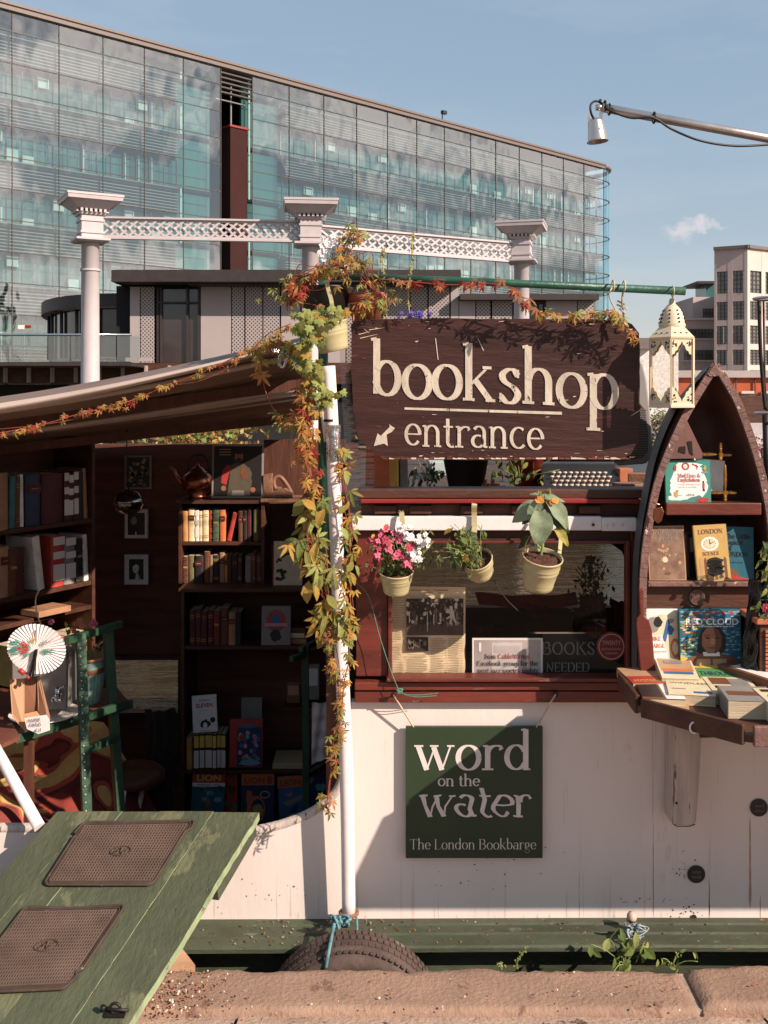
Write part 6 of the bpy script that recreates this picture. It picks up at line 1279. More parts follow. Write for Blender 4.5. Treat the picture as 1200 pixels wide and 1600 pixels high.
# kettle, poster, bookends on the bookcase
kt = thing('copper_kettle', 'old round copper kettle with curved spout on the bookcase', 'kettle', P(305, 778, 5.5)); KC = P(309, 779, 5.55); KC = Vector((KC.x, 5.55, Zp(782, Y5) + .004))
q = MB(); q.lathe([(.001, 0), (.045, 0), (.05, .012), (.04, .02), (.078, .05), (.088, .085), (.078, .12), (.045, .145), (.035, .15), (.034, .158), (.02, .166), (.008, .172), (.009, .182), (.001, .188)], KC, 28); q.build('body', COPPER, kt)
q = MB(); q.tube(catmull([KC + Vector((-.07, 0, .07)), KC + Vector((-.11, 0, .11)), KC + Vector((-.13, 0, .15)), KC + Vector((-.155, 0, .165))], 5), [.018, .017, .015, .014, .013, .012, .011, .011, .010, .010, .009, .009, .009, .009, .009, .009], 10); q.build('spout', COPPER, kt)
q = MB(); q.tube(catmull([KC + Vector((-.05, 0, .14)), KC + Vector((-.045, 0, .21)), KC + Vector((0, 0, .235)), KC + Vector((.05, 0, .21)), KC + Vector((.06, 0, .14))], 6), .005, 8); q.build('handle', DARKM, kt)
F_['olive_coat'] = flat('print_olive_coat', '5c5040')
def pr_man(q, poly, txt):
    poly(q, [(.035, .03), (.965, .03), (.965, .97), (.035, .97)], 1, 0)
    poly(q, [(.3, .04), (.34, .35), (.36, .6), (.45, .66), (.62, .64), (.72, .55), (.78, .3), (.74, .04)], 2, 1)   # coat
    poly(q, [(.18, .28), (.2, .5), (.3, .62), (.38, .6), (.33, .45), (.28, .24)], 3, 2); poly(q, [(.74, .3), (.78, .45), (.72, .58), (.68, .5), (.7, .3)], 3, 3)
    poly(q, [(.56, .6), (.68, .52), (.70, .36), (.60, .34), (.55, .45)], 4, 4); poly(q, [(.38, .04), (.40, .14), (.62, .14), (.64, .04)], 4, 5)
    poly(q, ell(.52, .775, .085, .105), 5, 6); poly(q, ell(.52, .87, .10, .05), 6, 7); poly(q, ell(.52, .71, .05, .035), 6, 7); poly(q, ell(.23, .18, .05, .05), 5, 6); poly(q, ell(.8, .15, .05, .05), 5, 6)
    txt(q, 'PHOTO', .16, .9, .2, .03, 8); txt(q, 'PORTRAIT', .14, .86, .26, .03, 8)
fm = facing_book('framed dark portrait of a standing man in a red sleeved coat', P(371, 778, Y5 + .02), .275, .285, .012, [F_['grey'], F_['black'], F_['brown'], F_['red'], F_['red'], F_['navy'], F_['grey'], F_['skin'], F_['black'], F_['tan']], lambda q, poly, txt: None, .1, cat='picture', name='framed_portrait', cover='frame')
bpy.data.objects.remove([c for c in fm.children if c.name.startswith('cover_print')][0])
rotp = RX(-.1)
q = MB()
def polyp(mb, pts, lay=1, mi=0): mb.add([Vector(fm.location) + rotp @ Vector(((x - .5) * .275, -.0008 - .0006 * lay, y * .285)) for x, y in pts], [tuple(range(len(pts)))], mi)
def txtp(mb, s_, x0, y0, wd, size, mi=0, **k): put_sans(mb, s_, Vector(fm.location) + rotp @ Vector(((x0 - .5) * .275, -.006, y0 * .285)), rotp @ Vector((1, 0, 0)), rotp @ Vector((0, 0, 1)), rotp @ Vector((0, -1, 0)), size * .285, wd * .275, 0, mi, 0)
pr_man(q, polyp, lambda *a, **k: None)
for i_ in range(3): q.add([Vector(fm.location) + rotp @ Vector(((x - .5) * .275, -.0055, y * .285)) for x, y in ((.14, .9 - i_ * .05), (.36, .9 - i_ * .05), (.36, .915 - i_ * .05), (.14, .915 - i_ * .05))], [(0, 1, 2, 3)], 8)
q.build('picture', [F_[k] for k in ('black', 'olive_coat', 'red', 'olive_coat', 'brown', 'grey', 'skin', 'black', 'tan')], fm)
bd = thing('carved_bookend', 'carved scroll shaped wooden bookend beside the framed portrait', 'bookend', P(437, 778, Y5))
WD = M('worn_carved_wood', H('8a5f45'), .6, var=.25, scale=20, bump=.3)
q = MB(); q.ppx([(411, 778), (411, 742), (425, 740), (426, 768), (446, 762), (457, 770), (457, 778)], Y5 + .02, .05)
q.tube(catmull([P(455, 770, Y5 + .04), P(448, 757, Y5 + .04), P(437, 745, Y5 + .04), P(428, 750, Y5 + .04), P(430, 762, Y5 + .04), P(440, 764, Y5 + .04)], 5), .012, 8); q.build('carving', WD, bd, bevel=.003)
q = MB(); q.bb((Xp(408, Y5), Y5 - .02, Zp(784, Y5)), (Xp(476, Y5), Y5 + .2, Zp(779, Y5))); q.build('shelf_board', WD, None, 'short worn shelf board under the carved bookend', 'shelf')
q = MB(); q.bb((Xp(412, Y5 + .25), Y5 + .25, Zp(935, Y5)), (Xp(540, Y5 + .25), Y5 + .28, Zp(690, Y5))); q.build('partition_board', DKWOODV, None, 'dark wooden partition behind the bookend and botanical print', 'board')
# left bookcase angled towards us
LA = (-1.92, 4.78); LB = (-1.545, 5.42)
zsL = [EYE - 192 / F * 5.37, EYE - 290 / F * 5.37, EYE - 328 / F * 5.37]
bookcase('corner_bookcase', 'big dark bookcase in the left corner with reference books', LA, LB, .3, [zsL[0], zsL[1], zsL[2]], EYE - 70 / F * 5.3, -.56, th=.022)
gL = 'books on the left corner bookcase'
def lp(t, z): return (LA[0] + (LB[0] - LA[0]) * t, LA[1] + (LB[1] - LA[1]) * t, z)
shelf_row(lp(.0, zsL[0]), lp(.99, zsL[0]), .3, [(46, 'tan', .27, 0, 0), (8, 'teal', .26, 0, 0), (6, 'brown', .25), (5, 'white', .27, 0, 0), (20, 'navy', .25), (30, 'maroon', .25, 0, 0), (7, 'maroon', .25, 0, 6), (7, 'maroon', .25, 0, 6), (7, 'maroon', .25, 0, 6), (7, 'black', .24, 0, 0), (6, 'tan', .26, -.05, 0)], 'top shelf of the left corner bookcase', gL)
shelf_row(lp(.0, zsL[1]), lp(.99, zsL[1]), .3, [(14, 'teal', .24), (8, 'crimson', .25), (12, 'brown', .25, 0, 2), (12, 'tan', .25), (10, 'brown', .24), (10, 'maroon', .24), (12, 'gap', 0), (10, 'white', .27, -.12, 0), (12, 'gap', 0), (18, 'red', .25, 0, 6), (16, 'grey', .24, 0, 6), (10, 'black', .23), (7, 'white', .25, -.06, 0)], 'second shelf of the left corner bookcase', gL)
shelf_row(lp(.35, zsL[2] - .33), lp(.99, zsL[2] - .33), .3, [(14, 'olive', .2), (12, 'yellow', .2), (10, 'brown', .21), (12, 'red', .2), (10, 'green', .2), (12, 'tan', .2)], 'bottom shelf behind the red flowers', gL)
q = MB(); q.box(lp(.75, zsL[2] + .02) , (.04, .04, .04)); q = MB(); a_ = Vector(lp(.55, zsL[2] + .002)); q.box(a_ + Vector((0, .06, .018)), (.2, .14, .03), RZ(1.0)); q.build('book', CM['tan'], None, 'tan book lying flat on the third shelf of the corner bookcase', 'book', gL, bevel=.002)
q = MB(); q.beam(lp(0, zsL[2] - .35), lp(1, zsL[2] - .35), .25, .02); q.build('shelf_board', DKWOOD, None, 'slanting lower shelf board in the left corner', 'shelf')
# back wall pictures
def photo(px0, px1, py0, py1, lb, img, Y=5.8):
    c = P((px0 + px1) / 2, py1, Y); w_ = abs(px1 - px0) / F * Y; h_ = abs(py1 - py0) / F * Y
    return facing_book(lb, c, w_, h_, .012, [F_['grey']] + [F_[k] for k in ('white', 'black', 'grey', 'tan', 'white')], img, 0, cat='picture', name='framed_photo', cover='frame', group='framed photographs on the back wall')
def im1(q, poly, txt):
    poly(q, [(.06, .05), (.94, .05), (.94, .95), (.06, .95)], 1, 1)
    for _ in range(40): poly(q, blob(R.uniform(.15, .85), R.uniform(.12, .88), .07, .05), 2, R.choice((1, 2, 2, 3)))
    poly(q, [(.44, .1), (.46, .8), (.54, .8), (.52, .1)], 3, 1); poly(q, ell(.5, .75, .07, .05), 4, 3)
def im2(q, poly, txt):
    poly(q, [(.04, .03), (.96, .03), (.96, .97), (.04, .97)], 1, 0); poly(q, [(.15, .13), (.85, .13), (.85, .87), (.15, .87)], 2, 1); poly(q, blob(.4, .6, .15, .14), 3, 2); poly(q, [(.25, .13), (.35, .45), (.6, .45), (.75, .13)], 3, 1); poly(q, ell(.42, .58, .08, .1), 4, 3); poly(q, [(.45, .13), (.48, .3), (.52, .13)], 4, 4)
def im3(q, poly, txt):
    poly(q, [(.02, .02), (.98, .02), (.98, .98), (.02, .98)], 1, 0); poly(q, [(.2, .18), (.8, .18), (.8, .84), (.2, .84)], 2, 1); poly(q, ell(.48, .55, .13, .17), 3, 4); poly(q, [(.34, .6), (.36, .76), (.52, .8), (.63, .7), (.62, .62), (.5, .68)], 4, 1); poly(q, [(.4, .5), (.44, .53), (.48, .5)], 5, 1); poly(q, [(.52, .5), (.56, .53), (.6, .5)], 5, 1); poly(q, [(.4, .18), (.48, .36), (.6, .38), (.7, .18)], 3, 2); poly(q, [(.48, .18), (.5, .38), (.56, .38), (.6, .18)], 4, 4); poly(q, [(.42, .44), (.5, .415), (.56, .45), (.5, .43)], 5, 1)
photo(195, 236, 712, 764, 'top framed photo of a crowded scene on the dark back wall', im1); photo(194, 232, 795, 842, 'middle framed photo of a dark suited figure behind the glass lamp', im2); photo(194, 232, 866, 914, 'lowest framed photo, a smiling man in a suit, cream mount', im3)
gl = thing('glass_lamp', 'brown glass globe lamp hanging before the framed photos', 'lamp', P(201, 805, 5.0)); q = MB(); q.lathe([(.02, .06), (.045, .05), (.068, .02), (.072, -.01), (.06, -.04), (.03, -.055)], P(201, 785, 5.0), 24); q.build('globe', glassmat('smoky_glass', (.35, .27, .2), .12), gl); q = MB(); q.tube([P(201, 765, 5.0), P(198, 700, 5.0), P(198, 640, 5.0)], .003, 6); q.tube([P(201, 765, 5), P(201, 772, 5)], .015, 10); q.build('flex', WIRE, gl)
# ribbon wire and twig
q = MB(); q.tube(catmull([P(64, 918, 4.2), P(56, 935, 4.2), P(58, 960, 4.2), P(68, 985, 4.2)], 6), .003, 6); q.build('curved_twig', ROPEW, None, 'curved pale twig rising above the paper fan', 'twig')
# ================================================================== TABLE WITH FANS ON THE LEFT
tb = thing('deck_table', 'worn brown board table with green edge holding the paper fans', 'table', (-1.35, 3.95, -.5)); ZT_ = .43
TOPM = M('worn_brown_table_top', H('7a4636'), .5, var=.25, scale=7, stretch=(.6, 3, 1), bump=.15)
q = MB(); q.prism([Vector(p) for p in ((-1.32, 3.68, ZT_), (-1.02, 4.1, ZT_), (-1.12, 4.3, ZT_), (-1.8, 4.25, ZT_), (-1.8, 3.62, ZT_))], (0, 0, -.02)); q.build('top', TOPM, tb, bevel=.002)
q = MB(); q.beam((-1.325, 3.672, ZT_ - .008), (-1.01, 4.098, ZT_ - .008), .02, .032); q.build('green_edge', GREENFR, tb, bevel=.002)
for x, y in ((-1.3, 3.75), (-1.75, 3.7), (-1.7, 4.2)): q = MB(); q.beam((x, y, -.56), (x, y, ZT_ - .02), .03, .03); q.build('leg', DKWOODV, tb)
q = MB(); q.prism([P(-60, 1175, 3.5), P(-60, 1130, 3.8), P(18, 1128, 3.8), P(31, 1150, 3.6), P(2, 1163, 3.5)], (0, 0, -.015)); q.build('side_flap', TOPM, tb)
greenframe('green ladder frame with two posts beside the fan table', [(P(126, 990, 3.82), P(138, 1340, 3.70)), (P(168, 982, 4.05), P(192, 1340, 3.95))], [(P(104, 1001, 3.72), P(188, 975, 4.12)), (P(134, 1172, 3.74), P(183, 1152, 4.0)), (P(128, 1123, 3.76), P(195, 1100, 4.05))], .034)
q = MB()
for k in range(26): 
    t_ = k / 26; q.lathe([(0.0003, .0015), (.003, .001)], P(127 + 12 * t_ - 2, 1000 + 330 * t_, 3.797 - .12 * t_), 6, RX(math.radians(90)))
q.build('paint_blisters', OFFW, None, 'row of pale nail heads down the green ladder post', 'nails', kind='stuff')
fb_ = thing('fan_box', 'open tan cardboard box with a pink tab and a handwritten tag', 'box', P(50, 1140, 3.68)); FY = 3.68
q = MB(); A_1 = [P(15, 1060, FY), P(60, 1057, FY), P(77, 1112, FY), P(76, 1135, FY), P(40, 1143, FY), P(19, 1122, FY)]
q.prism([P(15, 1062, FY), P(38, 1060, FY + .03), P(34, 1115, FY + .03), P(38, 1142, FY), P(19, 1120, FY)], (0, .002, 0)); q.prism([P(38, 1060, FY + .03), P(62, 1056, FY + .06), P(60, 1110, FY + .05), P(34, 1115, FY + .03)], (0, .002, 0), 1)
q.prism([P(58, 1058, FY + .05), P(62, 1057, FY + .05), P(78, 1120, FY), P(76, 1135, FY - .01), P(60, 1112, FY + .03)], (0, .002, 0)); q.prism([P(34, 1116, FY + .02), P(62, 1110, FY + .04), P(77, 1134, FY - .01), P(39, 1143, FY - .01)], (0, 0, -.002)); q.build('carton', [CARD, M('dark_cardboard', H('7d4f35'), .8, bump=0)], fb_)
q = MB(); q.prism([P(38, 1122, FY - .02), P(72, 1117, FY - .02), P(77, 1124, FY - .02), P(78, 1141, FY - .02), P(60, 1147, FY - .02), P(42, 1139, FY - .02)], (0, .002, 0)); q.build('tag', PAPER, fb_)
q = MB(); tr_ = (P(78, 1120, FY) - P(40, 1124, FY)).normalized()
put_sans(q, 'PAPER', P(44, 1129, FY - .024), tr_, (0, 0, 1), (0, -1, 0), .018, .045); put_sans(q, 'FANS', P(46, 1136, FY - .024), tr_, (0, 0, 1), (0, -1, 0), .018, .042); put_sans(q, '£1', P(54, 1144, FY - .024), tr_, (0, 0, 1), (0, -1, 0), .018, .022); q.build('handwriting', INK, fb_)
fn_ = thing('paper_fan', 'round pleated white paper fan painted with red and yellow flowers', 'fan', P(50, 1060, 3.66)); FC = P(57, 1014, 3.66); fr_ = .107; fh_ = .091
q = MB(); n_ = 88; vs = [FC + Vector((0, .004, 0))]; a_s = 262; 
for i in range(n_ + 1):
    a = math.radians(a_s + 356 * i / n_); vs.append(FC + Vector((math.cos(a) * fr_ * .98, (.0035 if i % 2 else -.0035), math.sin(a) * fh_ * .98 - .06 * math.cos(a) * fr_)))
q.add(vs, [(0, i + 1, i + 2) for i in range(n_)]); q.build('pleats', PAPER, fn_)
q = MB(); FR = random.Random(11)
def petal(cx, cy, r0, r1, a0, a1, mi):
    for i in range(int(abs(a1 - a0) / 4)):
        a = math.radians(a0 + 4 * i); k1 = r1 * FR.uniform(.75, 1.08); k0 = r0 * FR.uniform(.8, 1.1)
        pts_ = [FC + Vector((math.cos(b) * r_ * fr_, -.0055 - .0004 * mi, math.sin(b) * r_ * fh_)) for b, r_ in ((a - .02, k0), (a + .02, k0), (a + .03, k1), (a - .03, k1))]
        q.add(pts_, [(0, 1, 2, 3)], mi)
petal(0, 0, .28, .62, 145, 205, 1); petal(0, 0, .6, .85, 150, 200, 0); petal(0, 0, .2, .38, 150, 200, 0); petal(0, 0, .3, .52, 88, 125, 2); petal(0, 0, .2, .5, -28, 4, 0); petal(0, 0, .5, .66, -14, 8, 0); petal(0, 0, .62, .76, 28, 40, 3); petal(0, 0, .34, .5, 30, 60, 4); petal(0, 0, .28, .5, 205, 225, 0); petal(0, 0, .2, .95, 92, 97, 5)
q.build('painted_flowers', [F_['teal'], F_['red'], F_['gold'], F_['pink'], F_['grey'], F_['brown']], fn_)
q = MB(); q.beam(FC + Vector((0, -.009, 0)), P(46, 1058, 3.655), .012, .004); q.beam(FC + Vector((.004, -.007, 0)), P(51, 1058, 3.655), .010, .004); q.build('sticks', WIRE, fn_)
q = MB(); q.tube([P(30, 1046, 3.645), P(38, 1053, 3.645)], .009, 8); q.tube([P(42, 1058, 3.645), P(46, 1059, 3.645)], .006, 8); q.build('red_toggle', REDPLASTIC, fn_)
ds = thing('steel_dispenser', 'square brushed steel drinks dispenser with a small chrome tap', 'dispenser', P(62, 1108, 3.85)); DY = 3.86
q = MB(); q.bb((Xp(18, DY), DY, Zp(1109, DY)), (Xp(104, DY), DY + .13, Zp(1022, DY))); q.build('tank', M('satin_steel_tank', H('9c948d'), .45, metal=.35, var=.08, scale=10, bump=.02), ds, bevel=.006)
q = MB(); q.tube([P(91, 1085, DY), P(91, 1085, DY - .035)], .011, 14); q.tube([P(91, 1073, DY - .03), P(90, 1090, DY - .035)], [.010, .012], 12); q.tube([P(85, 1091, DY - .045), P(96, 1096, DY - .05)], .008, 10); q.tube([P(94, 1076, DY - .03), P(101, 1072, DY - .035)], .004, 8); q.tube([P(86, 1088, DY - .03), P(82, 1092, DY - .03), P(84, 1097, DY - .03)], .006, 8); q.build('tap', CHROME, ds)
pt = thing('white_plate', 'white oval plate under the steel dispenser', 'plate', P(60, 1110, DY)); q = MB(); pc = Vector((Xp(70, 3.9), 3.9, ZT_ + .001)); q.lathe([(.001, .004), (.09, .004), (.13, .016), (.132, .018), (.128, .012), (.09, 0), (.001, 0)], pc, 40); q.build('plate', M('white_porcelain', H('e2d9d2'), .2, var=.02, bump=0), pt)
cp = thing('turquoise_plant_pot', 'ribbed turquoise glazed pot with a brown band and small pink flowers', 'plant pot', P(133, 1095, 4.05)); CPC = Vector((Xp(133, 4.08), 4.08, ZT_ + .002)); H_ = .185
q = MB(); n_ = 60; 
prf = [(.052, 0), (.062, .03), (.070, .07), (.074, .11), (.076, .125)]
def cpf(u, v):
    k = v * (len(prf) - 1); a = int(min(k, len(prf) - 2)); t = k - a; r_ = prf[a][0] * (1 - t) + prf[a + 1][0] * t; z = prf[a][1] * (1 - t) + prf[a + 1][1] * t; r_ += .0014 * math.cos(u * 2 * math.pi * 30)
    return CPC + Vector((math.cos(u * 6.28319) * r_, math.sin(u * 6.28319) * r_, z))
q.grid(cpf, 240, 12, close_u=True); q.lathe([(.0765, .143), (.078, .175)], CPC, 40); q.build('body', CERAM, cp)
q = MB(); q.lathe([(.0768, .124), (.078, .128), (.078, .140), (.0768, .144)], CPC, 40); q.build('brown_band', M('brown_glaze', H('7a4a38'), .35, bump=.05), cp)
q = MB(); q.lathe([(.078, .173), (.088, .178), (.089, .186), (.083, .188), (.074, .182), (.072, .165), (.001, .165)], CPC, 40); q.build('rim', M('tan_glaze_rim', H('b5794f'), .35, bump=.03), cp)
fl = thing('geranium_plant', 'small pink flowered plant growing out of the turquoise pot', 'plant', CPC + Vector((0, 0, .17))); fq = random.Random(5)
q = MB(); tips = []
for k in range(16):
    e = CPC + Vector((fq.uniform(-.08, .06), fq.uniform(-.05, .05), .19 + fq.uniform(.02, .11))); q.tube(catmull([CPC + Vector((fq.uniform(-.03, .03), fq.uniform(-.03, .03), .165)), (CPC + Vector((0, 0, .17))).lerp(e, .5) + Vector((fq.uniform(-.02, .02), 0, .01)), e], 4), .0016, 5); tips.append(e)
q.build('stem', STEMG, fl)
for k in range(44): add_leaf(fl, fq, fq.choice(tips) + Vector((fq.gauss(0, .018), fq.gauss(0, .018), fq.gauss(-.01, .02))), .026, OVAL, [GRN, PALE, OLIVE], wts=[2, 3, 1], down=False)
def flower(parent, c, r_, mat, n=5, center=YPET, nrm=None, q_=R, name='flower'):
    nrm = (nrm or Vector((q_.gauss(.2, .4), -1, q_.gauss(.4, .4)))).normalized(); x = nrm.orthogonal().normalized(); y = nrm.cross(x); mb = MB()
    for k in range(n):
        a = 6.283 * k / n + q_.random() * .3; d = x * math.cos(a) + y * math.sin(a); e = nrm.cross(d); c_ = Vector(c)
        mb.add([c_, c_ + d * r_ * .5 + e * r_ * .42 + nrm * r_ * .12, c_ + d * r_ * .95 + e * r_ * .22, c_ + d * r_ * .95 - e * r_ * .22, c_ + d * r_ * .5 - e * r_ * .42 + nrm * r_ * .12], [(0, 1, 2), (0, 2, 3), (0, 3, 4)], 0)
    mb.lathe([(.0001, r_ * .2), (r_ * .18, r_ * .1), (r_ * .2, 0)], Vector(c) + nrm * r_ * .04, 6, nrm.to_track_quat('Z', 'Y').to_matrix(), 1); return mb.build(name, [mat, center], parent)
for (x, y) in ((146, 971), (149, 975), (143, 976), (80, 972), (115, 985), (124, 970), (118, 975), (128, 978)): flower(fl, P(x, y, 4.03), .013, PINK if x > 140 or x < 90 else TERRA, 6, REDF, q_=fq)
# quilts
qt = thing('patterned_quilt', 'rumpled red and mustard patterned quilt over the deck bench', 'quilt', (-1.5, 4.3, -.4))
def quiltmat():
    m = bpy.data.materials.new('patterned_quilt_fabric'); N = NT(m); o = N.n('ShaderNodeOutputMaterial'); b = N.n('ShaderNodeBsdfPrincipled'); N.l(b.outputs[0], o.inputs[0]); b.inputs['Roughness'].default_value = .9
    tc = N.n('ShaderNodeTexCoord'); wv = N.n('ShaderNodeTexNoise'); wv.inputs['Scale'].default_value = 3.4; wv.inputs['Detail'].default_value = 1.5; N.l(tc.outputs['Object'], wv.inputs[0])
    rp = N.n('ShaderNodeValToRGB'); rp.color_ramp.interpolation = 'CONSTANT'; e = rp.color_ramp.elements; e[0].color = (*H('8a2a1e'), 1); e[1].position = .47; e[1].color = (*H('e0b05a'), 1)
    for p_, c in ((.40, '6a2018'), (.43, 'c0492f'), (.56, 'c65a38'), (.60, '8e3a34')): x = e.new(p_); x.color = (*H(c), 1)
    N.l(wv.outputs[0], rp.inputs[0]); nz = N.n('ShaderNodeTexNoise'); nz.inputs['Scale'].default_value = 45; N.l(tc.outputs['Object'], nz.inputs[0])
    mx = N.n('ShaderNodeMix', data_type='RGBA', blend_type='OVERLAY'); mx.inputs[0].default_value = .25; N.l(rp.outputs[0], mx.inputs[6]); N.l(nz.outputs[0], mx.inputs[7]); N.l(mx.outputs[2], b.inputs['Base Color'])
    bp = N.n('ShaderNodeBump'); bp.inputs['Strength'].default_value = .5; bp.inputs['Distance'].default_value = .003; N.l(nz.outputs[0], bp.inputs['Height']); N.l(bp.outputs[0], b.inputs['Normal']); return m
q = MB()
def qf(u, v):
    x = -2.1 + u * 1.12; y = 3.42 + v * 1.2; z = .02 + .16 * v - .03 * u
    if u > .75: z -= (u - .75) * 1.6 * (1 if u > .75 else 0)
    z += .035 * math.sin(u * 11 + v * 6) + .02 * math.sin(v * 17 - u * 7) + .03 * mnoise.noise(Vector((u * 6, v * 6, 1)))
    return (x, y, z)
q.grid(qf, 60, 60); q.build('quilt_top', quiltmat(), qt)
q = MB(); q.bb((-2.1, 3.5, -.56), (-1.2, 4.6, -.12)); q.build('deck_bench', DKWOOD, None, 'dark low bench hidden beneath the patterned quilt', 'bench')
# a white bag-like bundle and chair legs behind the green frame
ch = thing('white_legged_stool', 'stool with two white bent legs in the shade behind the ladder frame', 'stool', P(205, 1290, 4.4))
q = MB(); q.tube(catmull([P(222, 1222, 4.5), P(220, 1245, 4.5), P(210, 1290, 4.4)], 5), .012, 8); q.build('leg', WHITEP, ch); q = MB(); q.tube(catmull([P(200, 1225, 4.4), P(193, 1245, 4.35), P(190, 1290, 4.3)], 5), .010, 8); q.build('leg', WHITEP, ch)
q = MB(); q.lathe([(.001, .03), (.12, .03), (.14, .01), (.14, -.02), (.12, -.03), (.001, -.03)], P(208, 1212, 4.5), 24); q.build('seat', DKWOOD, ch)
bgc = thing('dark_cloth_bundle', 'dark coat slumped against the back wall below the window', 'coat', P(255, 1290, 4.9)); q = MB()
q.grid(lambda u, v: P(225 + 50 * u, 1105 + 200 * v, 4.9) + Vector((.02 * math.sin(v * 7), -.06 * math.sin(math.pi * u) - .015 * math.sin(u * 20 + v * 4), 0)), 24, 24); q.build('coat', M('dark_wool', H('2f2624'), .95, var=.3, scale=20, bump=.3), bgc)
# ================================================================== CABIN WINDOW CONTENTS
np_ = thing('newspaper_page', 'yellowed newspaper page with a street photograph taped inside the window', 'newspaper', P(671, 1052, 3.32)); YN = 3.325
q = MB()
q.grid(lambda u, v: P(611 + 116 * u, 917 + 135 * v, YN) + Vector((0, .004 * math.sin(u * 5 + v * 3) + .002 * math.sin(v * 19), 0)), 16, 16); q.build('sheet', NEWS, np_)
q = MB(); nq = random.Random(2)
def nr(x0, x1, y0, y1, mi, lay=1): q.add([P(x, y, YN - .003 - .0006 * lay - .0) + Vector((0, -.004, 0)) for x, y in ((x0, y1), (x1, y1), (x1, y0), (x0, y0))], [(0, 1, 2, 3)], mi)
def nb(cx, cy, rx, ry, mi, lay): q.add([P(cx + a, cy + b, YN - .007 - .0006 * lay) for a, b in blob(0, 0, rx, ry, 10, .3, nq)], [tuple(reversed(range(10)))], mi)
nr(635, 724, 935, 991, 0); nr(635, 724, 975, 992, 2, 2)
for _ in range(150): nb(nq.uniform(637, 722), nq.uniform(936, 975), nq.uniform(1.2, 4), nq.uniform(1.2, 4.5), nq.choice((0, 1, 2, 2, 3)), 3 + nq.random() * 2)
for _ in range(12): x = nq.uniform(637, 720); nr(x, x + nq.uniform(.8, 2), 955 + nq.uniform(-5, 5), 978 + nq.uniform(-6, 10), nq.choice((0, 1, 3, 0)), 6 + nq.random())
for px_, py_ in ((705, 950),): nb(px_, py_, 2.6, 3.4, 3, 8); q.add([P(a, b, YN - .013) for a, b in ((702, 954), (709, 954), (711, 966), (714, 974), (712, 975), (707, 966), (704, 975), (702, 974), (704, 965), (697, 968), (697, 966), (703, 962))], [tuple(reversed(range(12)))], 3)
nr(635, 669, 995, 1017, 0); [nb(nq.uniform(638, 667), nq.uniform(1000, 1012), 2, 4, 1, 3) for _ in range(14)]
for cx0, cx1, y0, y1 in ((614, 632, 930, 1000), (614, 632, 1006, 1050), (636, 668, 1022, 1050), (673, 697, 997, 1050), (700, 723, 997, 1050)):
    y = y0
    while y < y1: nr(cx0, cx1 - (nq.uniform(0, 6) if nq.random() < .3 else 0), y, y + .7, 4); y += 2.6
nr(640, 700, 921, 922.5, 4); nr(660, 690, 925, 926, 4)
q.build('newsprint_marks', [INK, M('halftone_grey', H('8d7a6a'), .8, bump=0), M('halftone_brown', H('5a463b'), .8, bump=0), M('halftone_pale', H('d2c3b0'), .8, bump=0), M('newsprint_line', H('9a8263'), .8, bump=0)], np_)
cw = thing('jazz_night_notice', 'white bordered notice about jazz and poetry nights at the window bottom', 'notice', P(793, 1053, 3.31)); YC = 3.312
q = MB(); q.bb((Xp(738, YC), YC, Zp(1053.5, YC)), (Xp(848, YC), YC + .002, Zp(997, YC))); q.build('card', PAPER, cw)
q = MB(); 
def cq(x0, x1, y0, y1, mi, lay): q.add([P(x, y, YC - .0006 * lay) for x, y in ((x0, y1), (x1, y1), (x1, y0), (x0, y0))], [(0, 1, 2, 3)], mi)
cq(741, 845, 1000, 1053, 0, 1); cq(768, 816, 1004, 1053, 1, 2); cq(772, 812, 1009, 1020, 2, 3); cq(748, 752, 1004, 1018, 3, 3); q.build('faded_picture', [M('notice_grey_picture', H('b5a6a6'), .7, bump=0), M('notice_pale_picture', H('cfc2c0'), .7, bump=0), M('notice_mid', H('bfb2b2'), .7, bump=0), PAPER], cw)
q = MB()
def cl_(txt, x0, x1, base, mi): letters(q, txt, P(x0, base, YC - .0032), (1, 0, 0), (0, 0, 1), 4.9 / F * YC, (x1 - x0) / F * YC, thick=.24, thin=.10, eps=.0002, mi=mi)
cl_('Join', 757, 775, 1029, 0); cl_('CableWrites', 778, 828, 1029, 1); cl_('Facebook group for the', 745, 841, 1040, 0); cl_('next jazz/poetry nights', 746, 841, 1051, 0); q.build('lettering', [INK, REDINK], cw)
bn = thing('books_needed_board', 'dark slate board lettered BOOKS NEEDED inside the window', 'sign', P(915, 1052, 3.4)); YB_ = 3.40
q = MB(); q.bb((Xp(848, YB_), YB_, Zp(1054, YB_)), (Xp(976, YB_), YB_ + .01, Zp(989, YB_))); q.build('slate', M('slate_board', H('2f2a29'), .4, var=.15, scale=9, bump=.03), bn)
q = MB(); q.bb((Xp(824, YB_), YB_ - .006, Zp(989.5, YB_)), (Xp(978, YB_), YB_ + .01, Zp(987, YB_))); q.build('top_strip', CHROME, bn)
GL_ = M('chalk_grey_lettering', H('b5aca6'), .6, bump=0)
q = MB(); letters(q, 'BOOKS', P(847, 1022, YB_ - .001), (1, 0, 0), (0, 0, 1), 13 / F * YB_, 84 / F * YB_, thick=.3, thin=.13, mi=0); letters(q, 'BOOKS', P(848, 1021.4, YB_ - .004), (1, 0, 0), (0, 0, 1), 13 / F * YB_, 84 / F * YB_, thick=.13, thin=.03, mi=1)
letters(q, 'NEEDED', P(853, 1049, YB_ - .001), (1, 0, 0), (0, 0, 1), 9.5 / F * YB_, 69 / F * YB_, thick=.3, thin=.13, mi=0); letters(q, 'NEEDED', P(854, 1048.5, YB_ - .004), (1, 0, 0), (0, 0, 1), 9.5 / F * YB_, 69 / F * YB_, thick=.12, thin=.03, mi=1); q.build('lettering', [GL_, BLACKP], bn)
